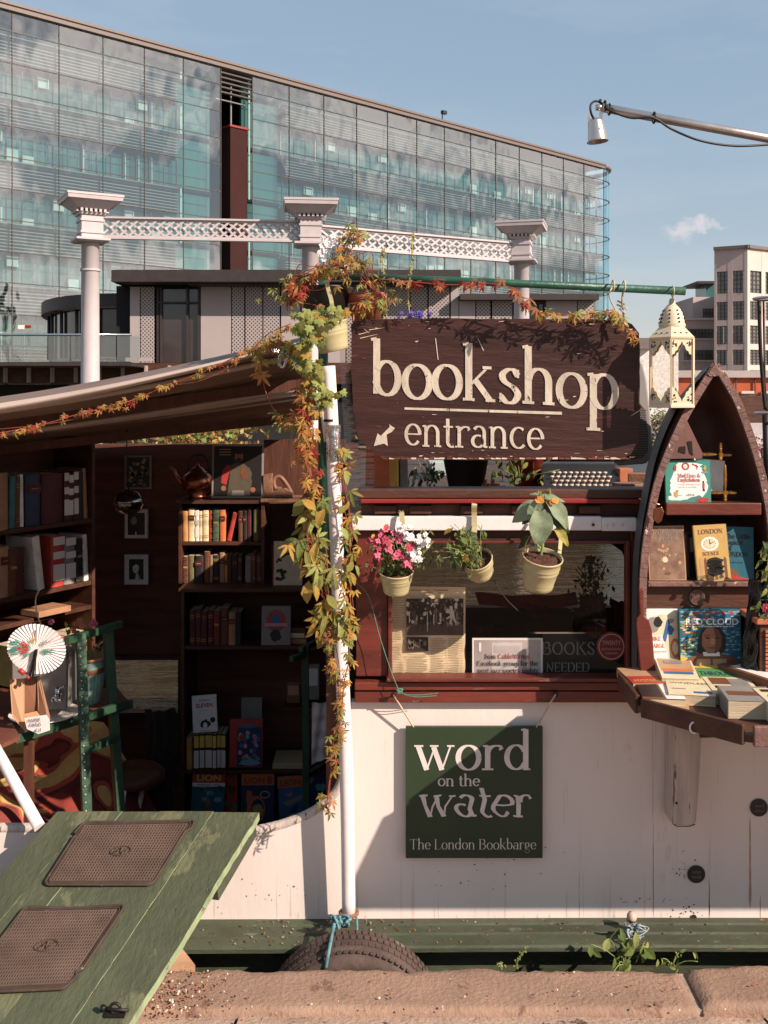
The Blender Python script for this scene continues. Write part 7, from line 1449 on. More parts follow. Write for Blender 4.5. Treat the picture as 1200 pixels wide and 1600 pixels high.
sticker(955, 1010, 23, 3.291, M('dull_red_vinyl', H('7d2a2c'), .4, bump=0), 'round dull red sticker on the window beside the books needed board', [('TWENTY', -.12, .42, 1.25), ('BOOKSHOPS', .22, .15, 1.3), ('LONDON', .5, .15, .8)], M('pinkish_print', H('c49c96'), .7, bump=0))
# inside the cabin
it = thing('red_curtain', 'dim red curtain folds inside the cabin window', 'curtain', P(830, 1000, 4.6)); q = MB()
RC_ = M('red_curtain_cloth', H('a3281c'), .85, var=.25, scale=8, bump=.2, transl=.3)
for (x0, x1, y0, y1, Y) in ((820, 855, 942, 962, 5.0), (740, 770, 975, 1030, 4.6), (905, 935, 945, 985, 5.0), (955, 985, 935, 1010, 4.8), (742, 900, 925, 945, 5.5)):
    q.grid(lambda u, v: P(x0 + (x1 - x0) * u + 6 * v, y0 + (y1 - y0) * v + 5 * math.sin(u * 3), Y) + Vector((0, .02 * math.sin(u * 14), 0)), 12, 6)
q.build('cloth', RC_, it)
cu = thing('interior_shelf_unit', 'dark shelf unit with red knob glimpsed deep in the cabin', 'shelf', P(930, 1000, 4.7)); q = MB(); q.bb((Xp(908, 4.7), 4.7, Zp(1000, 4.7)), (Xp(945, 4.7), 4.85, Zp(969, 4.7))); q.build('box', DKWOOD, cu); q = MB(); q.tube([P(931, 990, 4.68), P(931, 976, 4.68)], .004, 6); q.lathe([(.001, .01), (.009, .004), (.009, -.004), (.001, -.01)], P(931, 975, 4.68), 12); q.build('knob', REDPLASTIC, cu)
pq = thing('cabin_window_plant', 'dark bushy houseplant silhouetted against the far cabin window', 'plant', P(925, 960, 5.5)); q = MB(); hq = random.Random(9)
q.lathe([(.05, 0), (.07, .1)], P(925, 962, 5.5), 14)
for k in range(10): q.tube(catmull([P(925, 955, 5.5), P(925 + hq.uniform(-12, 12), 930, 5.5), P(925 + hq.uniform(-26, 26), 955 - hq.uniform(20, 110), 5.5)], 4), .003, 5)
for _ in range(240):
    x = 925 + hq.gauss(0, 13); y = hq.uniform(870, 955); x = 925 + (x - 925) * (.45 + (y - 870) / 85); s_ = hq.uniform(.008, .02); rm = Matrix.Rotation(hq.random() * 6, 3, Vector((hq.gauss(0, 1), 1, 0)).normalized()); q.add([P(x, y, 5.5 + hq.gauss(0, .05)) + rm @ Vector(v) * s_ for v in ((0, 0, -1), (.5, 0, 0), (0, 0, 1), (-.5, 0, 0))], [(0, 1, 2, 3)], 1)
q.build('foliage', [TERRA, M('dark_leaf', H('3d3f28'), .6, bump=0)], pq)
q = MB(); q.tube(catmull([P(770, 905, 3.285), P(790, 935, 3.283), P(810, 955, 3.283)], 5), .0016, 5); q.tube([P(775, 868, 3.28), P(700, 867, 3.28)], .002, 5); q.build('black_cable', WIRE, None, 'thin black cable dangling across the window below the middle bucket', 'cable')

# ================================================================== HANGING BUCKETS AND PLANTS
def bucket(px, py, Y, rtop, rbot, h_, tiltx, tilty, lb, hooks, grp='cream metal bucket planters'):
    """px,py = centre of the rim"""
    c = P(px, py, Y); rot = RX(tiltx) @ RY(tilty); t = thing('bucket_planter', lb, 'bucket', c + rot @ Vector((0, 0, -h_)), grp)
    q = MB(); pr = [(.001, -h_), (rbot * .93, -h_), (rbot, -h_ + .003), (rbot * 1.01, -h_ + .01), (rbot * 1.035, -h_ + .013), (rbot * 1.02, -h_ + .017)]
    for f_ in (.60, .72, ):
        r_ = rbot + (rtop - rbot) * f_; pr += [(r_ - .0005, -h_ * (1 - f_) - .004), (r_ + .0018, -h_ * (1 - f_)), (r_, -h_ * (1 - f_) + .004)]
    pr += [(rtop - .001, -.006), (rtop + .002, -.003), (rtop + .0025, 0), (rtop, .002), (rtop - .002, 0), (rtop - .003, -.02), (rbot, -h_ + .01)]
    q.lathe(pr, c, 40, rot); q.build('pail', POTM, t)
    q = MB(); sr_ = rtop * .95; vs = []; n_ = 24; 
    q.grid(lambda u, v: c + rot @ Vector((math.cos(u * 6.2832) * sr_ * v, math.sin(u * 6.2832) * sr_ * v, -.012 + .007 * mnoise.noise(Vector((math.cos(u * 6.28) * v * 9, math.sin(u * 6.28) * v * 9, px))))), 24, 9, close_u=True); q.build('soil', SOIL, t)
    for pts_, w_ in hooks:
        q = MB(); pp_ = catmull(pts_, 4)
        for a, b in zip(pp_[:-1], pp_[1:]): q.beam(a, b + (b - a) * .1, w_, .0018, up=Vector((0, -1, 0)))
        q.build('hook_strap', POTM, t)
    return t, c, rot
# left bucket with pink and white flowers
bkt, c1, r1 = bucket(619, 893, 3.17, .052, .040, .068, .25, .0, 'left cream bucket full of pink and white flowers', [([P(634, 885, 3.2), P(630, 840, 3.225), P(628, 808, 3.235), P(627, 800, 3.245), P(624, 803, 3.29)], .016)])
pf_ = thing('pink_flower_plant', 'mound of pink and magenta small flowers in the left bucket', 'plant', c1, 'flowering plants in the left bucket'); fq = random.Random(21)
wf_ = thing('white_flower_plant', 'white flowered plant on the right side of the left bucket', 'plant', c1 + Vector((.04, 0, 0)), 'flowering plants in the left bucket')
q = MB(); q2 = MB()
for k in range(40):
    e = P(fq.gauss(614, 20), fq.uniform(835, 885), 3.13 + fq.uniform(-.03, .05)); q.tube([c1 + Vector((fq.uniform(-.03, .03), 0, -.01)), e], .001, 4)
    e = P(fq.gauss(655, 12), fq.uniform(825, 875), 3.13 + fq.uniform(-.03, .05)); q2.tube([c1 + Vector((.02, 0, -.01)), e], .001, 4)
q.build('stem', STEMG, pf_); q2.build('stem', STEMG, wf_)
DG = M('deep_green_leaf', H('3d4f26'), .6, var=.2, bump=0, transl=.2)
for _ in range(190): add_leaf(pf_, fq, P(fq.gauss(613, 19), fq.uniform(832, 896), 3.15 + fq.uniform(-.04, .04)), .014, OVAL, [DG, GRN, DG], tilt=1.3)
for _ in range(80): add_leaf(wf_, fq, P(fq.gauss(655, 12), fq.uniform(828, 885), 3.15 + fq.uniform(-.03, .04)), .014, OVAL, [DG, GRN], tilt=1.3)
pk = [(577, 845), (582, 843), (591, 845), (596, 831), (594, 836), (602, 842), (600, 849), (607, 850), (609, 852), (606, 858), (612, 843), (616, 832), (624, 845), (622, 862), (619, 867), (626, 864), (630, 872), (592, 858), (588, 870), (593, 873), (590, 867), (579, 883), (639, 877), (636, 880), (642, 884), (631, 883), (638, 853), (644, 852), (640, 857), (603, 827), (625, 836), (586, 849), (611, 861), (597, 852), (618, 870), (641, 870)]
for i_, (x, y) in enumerate(pk): flower(pf_, P(x, y, 3.11 + fq.uniform(-.012, .012)), fq.uniform(.009, .0125), PINK if fq.random() < .72 else MAG, 5, MAG if fq.random() < .5 else PINK, q_=fq)
flower(pf_, P(604, 823, 3.11), .009, REDF, 6, q_=fq); flower(pf_, P(583, 838, 3.11), .007, YPET, 6, q_=fq)
for i_ in range(62):
    a = fq.choice(((627, 825, 8, 5), (638, 842, 6, 5), (655, 838, 12, 8), (665, 845, 8, 8), (655, 852, 10, 8), (650, 872, 8, 6), (645, 865, 4, 4))); flower(wf_, P(fq.gauss(a[0], a[2] * .6), fq.gauss(a[1], a[3] * .6), 3.11 + fq.uniform(-.015, .02)), fq.uniform(.007, .011), WPET, 5, WPET, q_=fq)
# middle bucket tipped towards us
bkt, c2, r2 = bucket(745, 873, 3.14, .047, .040, .068, .62, -.25, 'middle cream bucket tipped forward with wispy mixed leaves', [([P(742, 858, 3.19), P(741, 830, 3.235), P(741, 805, 3.245), P(741, 790, 3.232), P(742, 784, 3.25)], .017)])
wp = thing('wispy_plant', 'wispy yellow green plant spilling out of the middle bucket', 'plant', c2); fq = random.Random(31); q = MB()
tips = []
for k in range(34):
    e = P(fq.gauss(724, 19), fq.uniform(818, 886), 3.1 + fq.uniform(-.03, .05)); q.tube(catmull([c2 + Vector((fq.uniform(-.02, .02), 0, -.01)), c2.lerp(e, .6) + Vector((0, -.01, .01)), e], 3), .0011, 4); tips.append((e, (e - c2)))
q.build('stem', STEMG, wp)
for e, d in tips:
    for _ in range(5): add_leaf(wp, fq, e - d * fq.uniform(0, .5) + Vector((fq.gauss(0, .005), fq.gauss(0, .01), fq.gauss(0, .005))), .026, NARROW + OVAL[:1], [PALE, GRN, GOLD, OLIVE, DG], tilt=1.3, down=fq.random() < .5, wts=[3, 3, 1, 2, 3])
for _ in range(90): add_leaf(wp, fq, P(fq.gauss(733, 12), fq.gauss(858, 14), 3.12 + fq.uniform(-.02, .04)), .017, OVAL, [DG, GRN, PALE, GOLD], tilt=1.4, wts=[4, 3, 2, 1])
# right bucket with a sunflower seedling
bkt, c3, r3 = bucket(848, 870, 3.1, .0600, .046, .103, .34, .1, 'right cream bucket holding a young sunflower in crumbly soil', [([P(874, 865, 3.12), P(876, 845, 3.16), P(877, 810, 3.2), P(876, 803, 3.22)], .012), ([P(838, 860, 3.16), P(839, 835, 3.2), P(838, 810, 3.235)], .012)])
sf = thing('young_sunflower', 'young sunflower with drooping grey green leaves and a half open yellow head', 'plant', P(845, 868, 3.1)); q = MB()
stp = catmull([P(845, 868, 3.1), P(848, 850, 3.1), P(846, 820, 3.11), P(848, 795, 3.11), P(850, 782, 3.09)], 6); q.tube(stp, [.0045] * 12 + [.0035] * 13, 8)
for a, b in ((812, 802), (828, 785), (872, 780), (884, 800), (830, 815), (890, 838), (808, 785)): pass
for (x, y) in ((845, 852), (843, 848), (848, 856)): q.tube([P(845, 856, 3.1), P(x - 6, y, 3.09)], .003, 6)
q.build('stem', STEMG, sf)
def bigleaf(bx, by, tipx, tipy, size, mat, fwd=.3, Y=3.1, wid=1.0):
    b = P(bx, by, Y); d = (P(tipx, tipy, Y) - b); L = d.length; d = (d.normalized() + Vector((0, -.15, 0))).normalized(); n_ = Vector((.15, -1, fwd)); n_ = (n_ - d * n_.dot(d)).normalized(); x = d.cross(n_)
    return inst('leaf', HEART[0], sf, b, Matrix((x, d, n_)).transposed(), (L * wid, L, L), mat)
SL2 = M('sunflower_leaf_yellowing', H('a89a3c'), .55, bump=.1, transl=.25); SL3 = M('sunflower_leaf_dark', H('3f5236'), .55, bump=.1, transl=.2)
bigleaf(843, 800, 848, 856, .1, SUNLEAF, .25, 3.07, .8); bigleaf(838, 788, 800, 812, .1, SUNLEAF, .5, 3.09, .7); bigleaf(858, 783, 896, 822, .1, SUNLEAF, .5, 3.08, .55); bigleaf(838, 785, 832, 820, .1, SUNLEAF, .3, 3.08, .8)
bigleaf(862, 800, 892, 832, .1, SL3, .1, 3.1, .6); bigleaf(868, 826, 893, 851, .1, SL2, .4, 3.1, .5); bigleaf(832, 800, 818, 820, .1, SL3, .1, 3.12, .7); bigleaf(845, 778, 882, 774, .1, SUNLEAF, .9, 3.08, .35); bigleaf(846, 776, 830, 768, .1, SUNLEAF, .9, 3.1, .5); bigleaf(826, 838, 812, 858, .1, SL3, .1, 3.16, .6)
fq = random.Random(8)
for k in range(26): a = k * .5; add_leaf(sf, fq, P(852 + 8 * math.cos(a), 778 - 2 + 5 * math.sin(a), 3.08), .024, NARROW, [PALE, GRN], name='bract', down=False)
for (x, y) in ((843, 779), (846, 783), (840, 782), (866, 782), (863, 785), (869, 783)): flower(sf, P(x, y, 3.065), .009, YPET, 7, YPET, q_=fq, name='petals')
hp = thing('thin_wire_hoop', 'thin wire hoop handle leaning left of the sunflower bucket', 'wire', P(822, 880, 3.1)); q = MB(); q.tube(catmull([P(816, 882, 3.09), P(820, 855, 3.09), P(828, 838, 3.1), P(836, 832, 3.12), P(840, 850, 3.12)], 5), .0016, 5); q.build('wire', BRASS, hp)
# bucket with ivy by the sign's corner
bkt, c4, r4 = bucket(512, 505, 3.08, .058, .045, .085, .12, -.22, 'cream bucket of ivy hanging from the green pole left of the sign', [([P(515, 512, 3.03), P(519, 478, 3.05), P(512, 448, 3.14), P(512, 432, 3.2), P(520, 427, 3.235), P(530, 432, 3.27)], .012)])
def ivyplant(name, lb, cat, pts, n, size, mats, meshes, spread, seed, parent=None, stemr=.0018, stem_mat=STEM, wts=None, tilt=.9, extra_stems=0, nm='leaf'):
    q_ = random.Random(seed); pts = [Vector(p) for p in pts]; t = parent or thing(name, lb, cat, pts[0]); cv = catmull(pts, 8); q = MB(); q.tube(cv, stemr, 6)
    for k in range(extra_stems): q.tube(catmull([p + Vector((q_.gauss(0, spread * .7), q_.gauss(0, .01), q_.gauss(0, .02))) for p in pts], 6), stemr * .7, 5)
    lv = []
    for k in range(n):
        p = q_.choice(cv) + Vector((q_.gauss(0, spread), q_.gauss(-.01, .015), q_.gauss(0, spread * .5))); lv.append(p); o = add_leaf(t, q_, p, size, meshes, mats, nm, tilt, True, wts)
    b = [min(cv, key=lambda c_: (c_ - p).length) for p in lv[:60]]
    for p, c_ in zip(lv, b): q.tube([c_, p], stemr * .4, 4)
    q.build('stem', stem_mat, t); return t
ivyplant('ivy_plant', 'green ivy tumbling out of the bucket at the sign corner', 'ivy', [P(520, 498, 3.07), P(495, 490, 3.03), P(480, 520, 3.03), P(478, 560, 3.05), P(495, 600, 3.1), P(508, 625, 3.12)], 140, .026, [PALE, GRN, OLIVE, GOLD], IVY, .022, 41, stem_mat=STEMG, wts=[4, 2, 2, 1])
YV = 3.16
ivyplant('creeper_on_bucket', 'tangle of gold and red creeper crowning the top of the pole', 'creeper', [P(455, 470, YV), P(460, 440, YV), P(500, 425, YV - .04), P(540, 418, YV - .04), P(560, 405, YV - .04), P(575, 440, YV), P(590, 470, YV), P(560, 480, YV)], 140, .024, [GOLD, ORANGE, OLIVE, REDL, PALE, RUST], CREEP + NARROW, .030, 42, wts=[6, 2, 5, .8, 3, 1], extra_stems=8)
ivyplant('creeper_shoots', 'upright creeper shoots reaching above the pole end', 'creeper', [P(520, 425, YV), P(530, 400, YV), P(545, 372, YV), P(555, 362, YV)], 60, .022, [GOLD, OLIVE, PALE, ORANGE, RUST], CREEP + NARROW, .022, 43, extra_stems=5)
ivyplant('red_creeper_spray', 'spray of bright red creeper leaves at the pole left end', 'creeper', [P(455, 468, YV), P(465, 448, YV), P(480, 438, YV), P(500, 430, YV)], 26, .034, [REDL, REDL, ORANGE], CREEP, .018, 44)
ivyplant('awning_creeper', 'orange creeper runner along the edge of the brown awning', 'creeper', [P(-20, 680, 3.18), P(60, 665, 3.18), P(130, 645, 3.18), P(200, 628, 3.18), P(260, 603, 3.18), P(320, 580, 3.18), P(380, 552, 3.2), P(420, 532, 3.2), P(455, 510, 3.18)], 115, .019, [ORANGE, RUST, GOLD, REDL, OLIVE], CREEP, .009, 45, wts=[4, 3, 3, 1, 1], extra_stems=1)
ivyplant('corner_creeper', 'creeper cluster over the silver foil at the awning corner', 'creeper', [P(400, 545, 3.15), P(425, 535, 3.14), P(445, 540, 3.13), P(465, 560, 3.13)], 50, .028, [OLIVE, PALE, GOLD, RUST, ORANGE], CREEP, .022, 46, extra_stems=2)
ivyplant('dangling_creeper', 'thin creeper strand dangling below the awning corner', 'creeper', [P(408, 560, 3.15), P(410, 590, 3.15), P(418, 620, 3.15), P(435, 650, 3.15), P(460, 660, 3.15), P(480, 655, 3.15)], 20, .034, [GOLD, OLIVE, ORANGE], CREEP, .006, 47)
ivyplant('orange_creeper_column', 'dense orange creeper hanging in a column left of the white pole', 'creeper', [P(486, 575, 3.13), P(481, 610, 3.13), P(478, 650, 3.13), P(477, 690, 3.13), P(482, 730, 3.13), P(490, 780, 3.13)], 150, .028, [ORANGE, RUST, GOLD, REDL, OLIVE], CREEP, .016, 48, wts=[5, 3, 4, 1, 1], extra_stems=4)
ivyplant('broad_leaved_creeper', 'creeper with large yellow green leaves hanging at mid pole', 'creeper', [P(492, 780, 3.12), P(486, 830, 3.12), P(495, 870, 3.11), P(500, 910, 3.11), P(510, 950, 3.12), P(520, 985, 3.13)], 60, .06, [OLIVE, PALE, GOLD, GRN], CREEP + OVAL, .026, 49, wts=[4, 3, 4, 1], extra_stems=3)
ivyplant('pole_creeper', 'creeper with small brown gold leaves climbing right of the white pole', 'creeper', [P(530, 700, 3.15), P(540, 760, 3.15), P(548, 830, 3.15), P(545, 890, 3.12), P(548, 960, 3.12), P(540, 1000, 3.12)], 60, .036, [OLIVE, GOLD, PALE, ORANGE], CREEP + OVAL, .013, 50, wts=[4, 4, 2, 1], extra_stems=2)
ivyplant('lower_creeper', 'sparse red stemmed creeper trailing down the lower pole to the hull', 'creeper', [P(512, 985, 3.12), P(518, 1020, 3.12), P(528, 1070, 3.12), P(532, 1120, 3.12), P(524, 1170, 3.13), P(516, 1210, 3.14), P(510, 1262, 3.15)], 75, .024, [GOLD, ORANGE, OLIVE, RUST], CREEP, .010, 51, extra_stems=1)
ivyplant('lower_creeper', 'thin creeper strand crossing the white pole lower down', 'creeper', [P(545, 985, 3.12), P(545, 1030, 3.12), P(538, 1065, 3.12), P(535, 1100, 3.12)], 22, .022, [GOLD, ORANGE, OLIVE], CREEP, .008, 52)
ivyplant('pole_top_creeper', 'red creeper wound along the green horizontal pole', 'creeper', [P(590, 436, 3.15), P(640, 440, 3.14), P(700, 445, 3.12), P(760, 443, 3.11), P(805, 452, 3.1), P(820, 475, 3.12)], 26, .03, [REDL, ORANGE, RUST], CREEP, .010, 53)
ivyplant('sign_top_creeper', 'golden creeper running along the top right of the sign', 'creeper', [P(820, 478, 3.14), P(845, 488, 3.14), P(900, 492, 3.13), P(950, 488, 3.12), P(970, 500, 3.11), P(985, 520, 3.11), P(992, 540, 3.11)], 52, .026, [GOLD, PALE, ORANGE, RUST], CREEP, .008, 54)
wh_ = thing('white_flower_sprig', 'white blossom sprigs poking out above the creeper crown', 'plant', P(520, 400, 3.18)); fq = random.Random(77)
for _ in range(26): flower(wh_, P(fq.gauss(520, 12), fq.gauss(392, 14), 3.18), .011, WPET, 5, WPET, q_=fq)
q = MB(); q.tube([P(518, 430, 3.18), P(520, 385, 3.18)], .002, 5); q.build('stem', STEMG, wh_)
hk = thing('black_hanging_planter', 'dark pot wrapped in creeper behind the ivy bucket', 'plant pot', P(510, 490, 3.3)); q = MB(); q.lathe([(.001, -.12), (.06, -.12), (.085, 0), (.09, .005), (.08, .005), (.001, -.01)], P(508, 452, 3.32), 24); q.build('pot', BLACKP, hk)
tp = thing('terracotta_pot', 'orange terracotta pot half hidden by creeper above the sign corner', 'plant pot', P(577, 500, 3.28)); q = MB(); q.lathe([(.001, -.1), (.045, -.1), (.058, -.01), (.064, -.01), (.064, .015), (.056, .015), (.001, 0)], P(574, 466, 3.32), 28); q.build('pot', TERRA, tp)
for k, (x0, x1) in enumerate(((598, 604), (643, 640))):
    t = thing('grass_stalk', ('leaning yellow green seed stalk nearer the creeper', 'tall yellow green seed stalk above the purple flowers')[k], 'plant', P(x1, 500, 3.25)); q = MB(); cv = catmull([P(x1, 500, 3.25), P(x1 - 2, 450, 3.25), P(x0, 410, 3.25), P(x0 + 1, 368 + 25 * (1 - k), 3.25)], 8); q.tube(cv, .0018, 6); fq = random.Random(k)
    for p in cv[4:]:
        for _ in range(3): q.box(p + Vector((fq.gauss(0, .004), fq.gauss(0, .003), fq.gauss(0, .005))), (.003, .003, .008), RX(fq.random()))
    q.build('stalk', M('yellow_green_stalk_%d' % k, H('b0a85a'), .7, bump=0), t)
pu = thing('purple_flower_plant', 'small clump of purple flowers just above the sign edge', 'plant', P(650, 500, 3.25)); fq = random.Random(4)
for _ in range(26): flower(pu, P(fq.gauss(648, 10), fq.gauss(491, 3), 3.24), .007, PURP, 5, PURP, q_=fq)
q = MB(); q.tube([P(648, 502, 3.24), P(648, 490, 3.24)], .002, 5); q.build('stem', STEMG, pu)
# weeds
def weed(px, py, n, sz, lb, seed, wts=(GRN, PALE), Y=3.06):
    t = thing('weed', lb, 'weed', P(px, py, Y), 'weeds growing in the quay gap'); q_ = random.Random(seed); q = MB(); z0 = P(px, py, Y)
    for k in range(n):
        e = z0 + Vector((q_.gauss(0, sz), q_.gauss(-.01, .02), abs(q_.gauss(sz * .8, sz * .6)))); q.tube(catmull([z0, z0.lerp(e, .5) + Vector((0, 0, .01)), e], 3), .0016, 5)
        for _ in range(2): add_leaf(t, q_, e + Vector((q_.gauss(0, .006), 0, q_.gauss(0, .006))), sz * .75, OVAL, list(wts), down=q_.random() < .6, tilt=1.2)
    q.build('stem', STEMG, t)
weed(975, 1508, 13, .055, 'leafy green weed growing below the mooring knob', 1); weed(1050, 1512, 7, .03, 'small green weed at the coping joint', 2); weed(785, 1512, 4, .014, 'tiny pale weed sprouting behind the coping middle', 3, (PALE,))
t = thing('weed_stalk', 'single thin seedy stalk leaning behind the coping', 'weed', P(805, 1512, 3.04)); q = MB(); cv = catmull([P(805, 1512, 3.04), P(812, 1495, 3.04), P(822, 1481, 3.04)], 6); q.tube(cv, .0012, 5); [q.box(p + Vector((R.gauss(0, .003), 0, R.gauss(0, .003))), (.004, .003, .004)) for p in cv for _ in range(2)]; q.build('stalk', PALE, t)

# ================================================================== THINGS ON THE CABIN ROOF
def onroof(px, Y): return Vector((Xp(px, Y), Y, ZCAB + .001))
tyw = thing('typewriter', 'old black portable typewriter with round pale keys on the roof', 'typewriter', onroof(912, 3.7)); TB = onroof(912, 3.62); trr = RX(.28) @ RZ(.0)
rt = RZ(-.05)
q = MB(); prof = [(-.15, 0, .03), (-.15, .05, .05), (-.12, .16, .10), (-.12, .30, .115)]
q.prism([TB + rt @ Vector(v) for v in ((-.14, -.02, 0), (-.14, -.02, .022), (-.14, .12, .075), (-.14, .16, .10), (-.14, .28, .10), (-.14, .28, 0))], rt @ Vector((.28, 0, 0))); q.build('body', BLACKP, tyw, bevel=.006)
q = MB(); q.box(TB + rt @ Vector((0, -.045, .012)), (.15, .02, .02), rt); q.build('space_bar', KEYS, tyw, bevel=.002)
for r_ in range(4):
    for k in range(11 - (r_ % 2)):
        y = -.005 + r_ * .030; z = .028 + r_ * .0125 + .006; x = -.105 + k * .0205 + (r_ % 2) * .009; q = MB(); q.lathe([(.0001, .006), (.0075, .006), (.0082, .003), (.004, 0), (.002, -.008)], TB + rt @ Vector((x, y, z)), 10, RX(.2)); q.build('key', KEYS, tyw)
q = MB(); q.tube([TB + rt @ Vector((-.17, .2, .125)), TB + rt @ Vector((.17, .2, .125))], .018, 14); q.build('platen', BLACKP, tyw)
spk = thing('grey_speaker', 'grey speaker panel with perforated grille behind the sign right end', 'speaker', onroof(1000, 3.42)); YS_ = 3.36
oL = [(960, 568), (985, 562), (1004, 566), (1010, 590), (1016, 640), (1021, 700), (1019, 716), (1008, 725), (965, 728), (955, 700)]
q = MB(); q.ppx(oL, YS_, .05); q.build('shell', GREYP, spk, bevel=.006)
gm = bpy.data.materials.new('speaker_mesh'); 
q = MB(); q.ppx([(985, 640), (1000, 630), (1008, 640), (1013, 680), (1012, 705), (1004, 715), (960, 722), (958, 700)], YS_ - .003, .003); q.build('grille', M('perforated_grille', H('4f4a47'), .6, bump=0), spk)
q = MB()
for i in range(13):
    for j in range(22):
        x = 985 + i * 2.3 + (j % 2) * 1.1; y = 636 + j * 3.7
        if x < 1012 and (y > 640 + (1000 - x) * .2): q.box(P(x, y, YS_ - .0036), (.0022, .0012, .0034))
q.build('grille_ribs', GREYP, spk, kind='stuff')
for x, y in ((1003, 634), (1009, 722)): q = MB(); q.lathe([(.0004, .002), (.004, .001)], P(x, y, YS_ - .005), 8, RX(math.radians(90))); q.build('screw', TERRA, spk)
def rpot(px, Y, r0, r1, h_, mat, lb, name='roof_plant_pot'):
    t = thing(name, lb, 'plant pot', onroof(px, Y)); q = MB(); q.lathe([(.001, 0), (r0, 0), (r1, h_), (r1 * 1.08, h_), (r1 * 1.08, h_ + .02), (r1 * .95, h_ + .02), (.001, h_ - .01)], onroof(px, Y), 28); q.build('pot', mat, t); return t
rpot(728, 3.75, .06, .085, .13, BLACKP, 'big black plant pot on the roof under the sign'); rpot(822, 3.8, .045, .065, .12, REDPLASTIC, 'red plastic plant pot on the roof under the sign')
def bushy(px, Y, z0, rx, rz, n, lb, mats, seed, sz=.03, nm='roof_plant'):
    t = thing(nm, lb, 'plant', onroof(px, Y) + Vector((0, 0, z0))); q_ = random.Random(seed); q = MB(); c = onroof(px, Y) + Vector((0, 0, z0))
    for k in range(n // 5): q.tube([c, c + Vector((q_.gauss(0, rx), q_.gauss(0, rx * .6), abs(q_.gauss(rz, rz * .5))))], .0015, 4)
    q.build('stem', STEMG, t)
    for _ in range(n): add_leaf(t, q_, c + Vector((q_.gauss(0, rx), q_.gauss(0, rx * .6), q_.gauss(rz * .6, rz * .5))), sz, OVAL, mats, tilt=1.3)
bushy(812, 3.75, .05, .06, .05, 80, 'leafy green plant trailing round the red pot', [DG, GRN, OLIVE], 61); bushy(668, 3.85, .03, .05, .05, 60, 'grey green succulent cluster on the roof under the sign', [M('succulent_leaf', H('9aa088'), .5, bump=0), DG], 62)
def vase(px, Y, w_, h_, mat, lb): t = thing('roof_box', lb, 'box', onroof(px, Y)); q = MB(); q.box(onroof(px, Y) + Vector((0, 0, h_ / 2)), (w_, .1, h_), RZ(.15), taper=.9); q.build('body', mat, t, bevel=.004)
vase(590, 3.5, .075, .19, CM['orange'], 'orange box beside the plastic strip on the roof'); vase(611, 3.55, .04, .15, CM['yellow'], 'narrow yellow box on the roof edge'); vase(628, 3.56, .03, .14, GREYP, 'narrow grey box right of the yellow one')
for k, (x, y_, w_, d_, h_, rz_, m_, lb) in enumerate(((985, 3.5, .10, .09, .055, .2, WD, 'small wooden block box at the roof right end'), (1000, 3.62, .08, .07, .08, -.3, WD, 'upright wooden block behind the small box'), (975, 3.72, .05, .05, .09, .1, TERRA, 'tan block near the typewriter side'))):
    t = thing('wooden_block', lb, 'block', onroof(x, y_), 'wooden blocks beside the typewriter'); q = MB(); q.box(onroof(x, y_) + Vector((0, 0, h_ / 2)), (w_, d_, h_), RZ(rz_)); q.build('block', m_, t, bevel=.003)
t = thing('wood_stick', 'whittled grey wooden stick lying in front of the typewriter', 'stick', onroof(920, 3.46)); q = MB(); q.tube([P(897, 780, 3.4), P(946, 763, 3.44)], [.010, .011], 9); q.tube([P(880, 783, 3.39), P(897, 780, 3.4)], [.003, .009], 8); q.build('stick', WOODW, t)
t = thing('paper_stack', 'small stack of pale papers below the typewriter keys', 'papers', onroof(895, 3.5)); q = MB(); q.box(onroof(904, 3.5) + Vector((0, 0, .012)), (.11, .05, .022), RZ(.1)); q.build('stack', PAGES, t)
t = thing('red_book', 'thin bright red book on the roof edge behind the sunflower', 'book', P(895, 785, 3.25)); q = MB(); q.box(P(897, 781, 3.25), (.09, .02, .014)); q.build('cover', REDP, t, bevel=.002)
t = thing('tan_wallet', 'small tan folded card by the typewriter corner', 'card', P(950, 772, 3.42)); q = MB(); q.box(P(951, 776, 3.4), (.035, .02, .022), RY(.2)); q.build('card', TERRA, t, bevel=.001)
for k, (x, Y, c, lb) in enumerate(((705, 4.6, BLIND, 'pale folded sheet lying far back on the roof'), (862, 4.4, PAPER, 'white tray at the back of the roof left of the typewriter'), (1010, 4.8, BLIND, 'pale box far back on the roof by the lantern'))):
    t = thing('roof_clutter_box', lb, 'box', onroof(x, Y), 'pale boxes at the back of the roof'); q = MB(); q.box(onroof(x, Y) + Vector((0, 0, .03)), (.2, .15, .06), RZ(k * .5)); q.build('body', c, t, bevel=.003)
t = thing('orange_ornament', 'row of small orange clay animals on the roof under the sign', 'ornaments', onroof(760, 3.9)); q = MB()
for k in range(5): q.box(onroof(752 + k * 6, 3.72) + Vector((0, 0, .02 + .01 * (k % 2))), (.014, .012, .03 + .01 * (k % 2)), RZ(k))
q.build('figures', TERRA, t, bevel=.003)
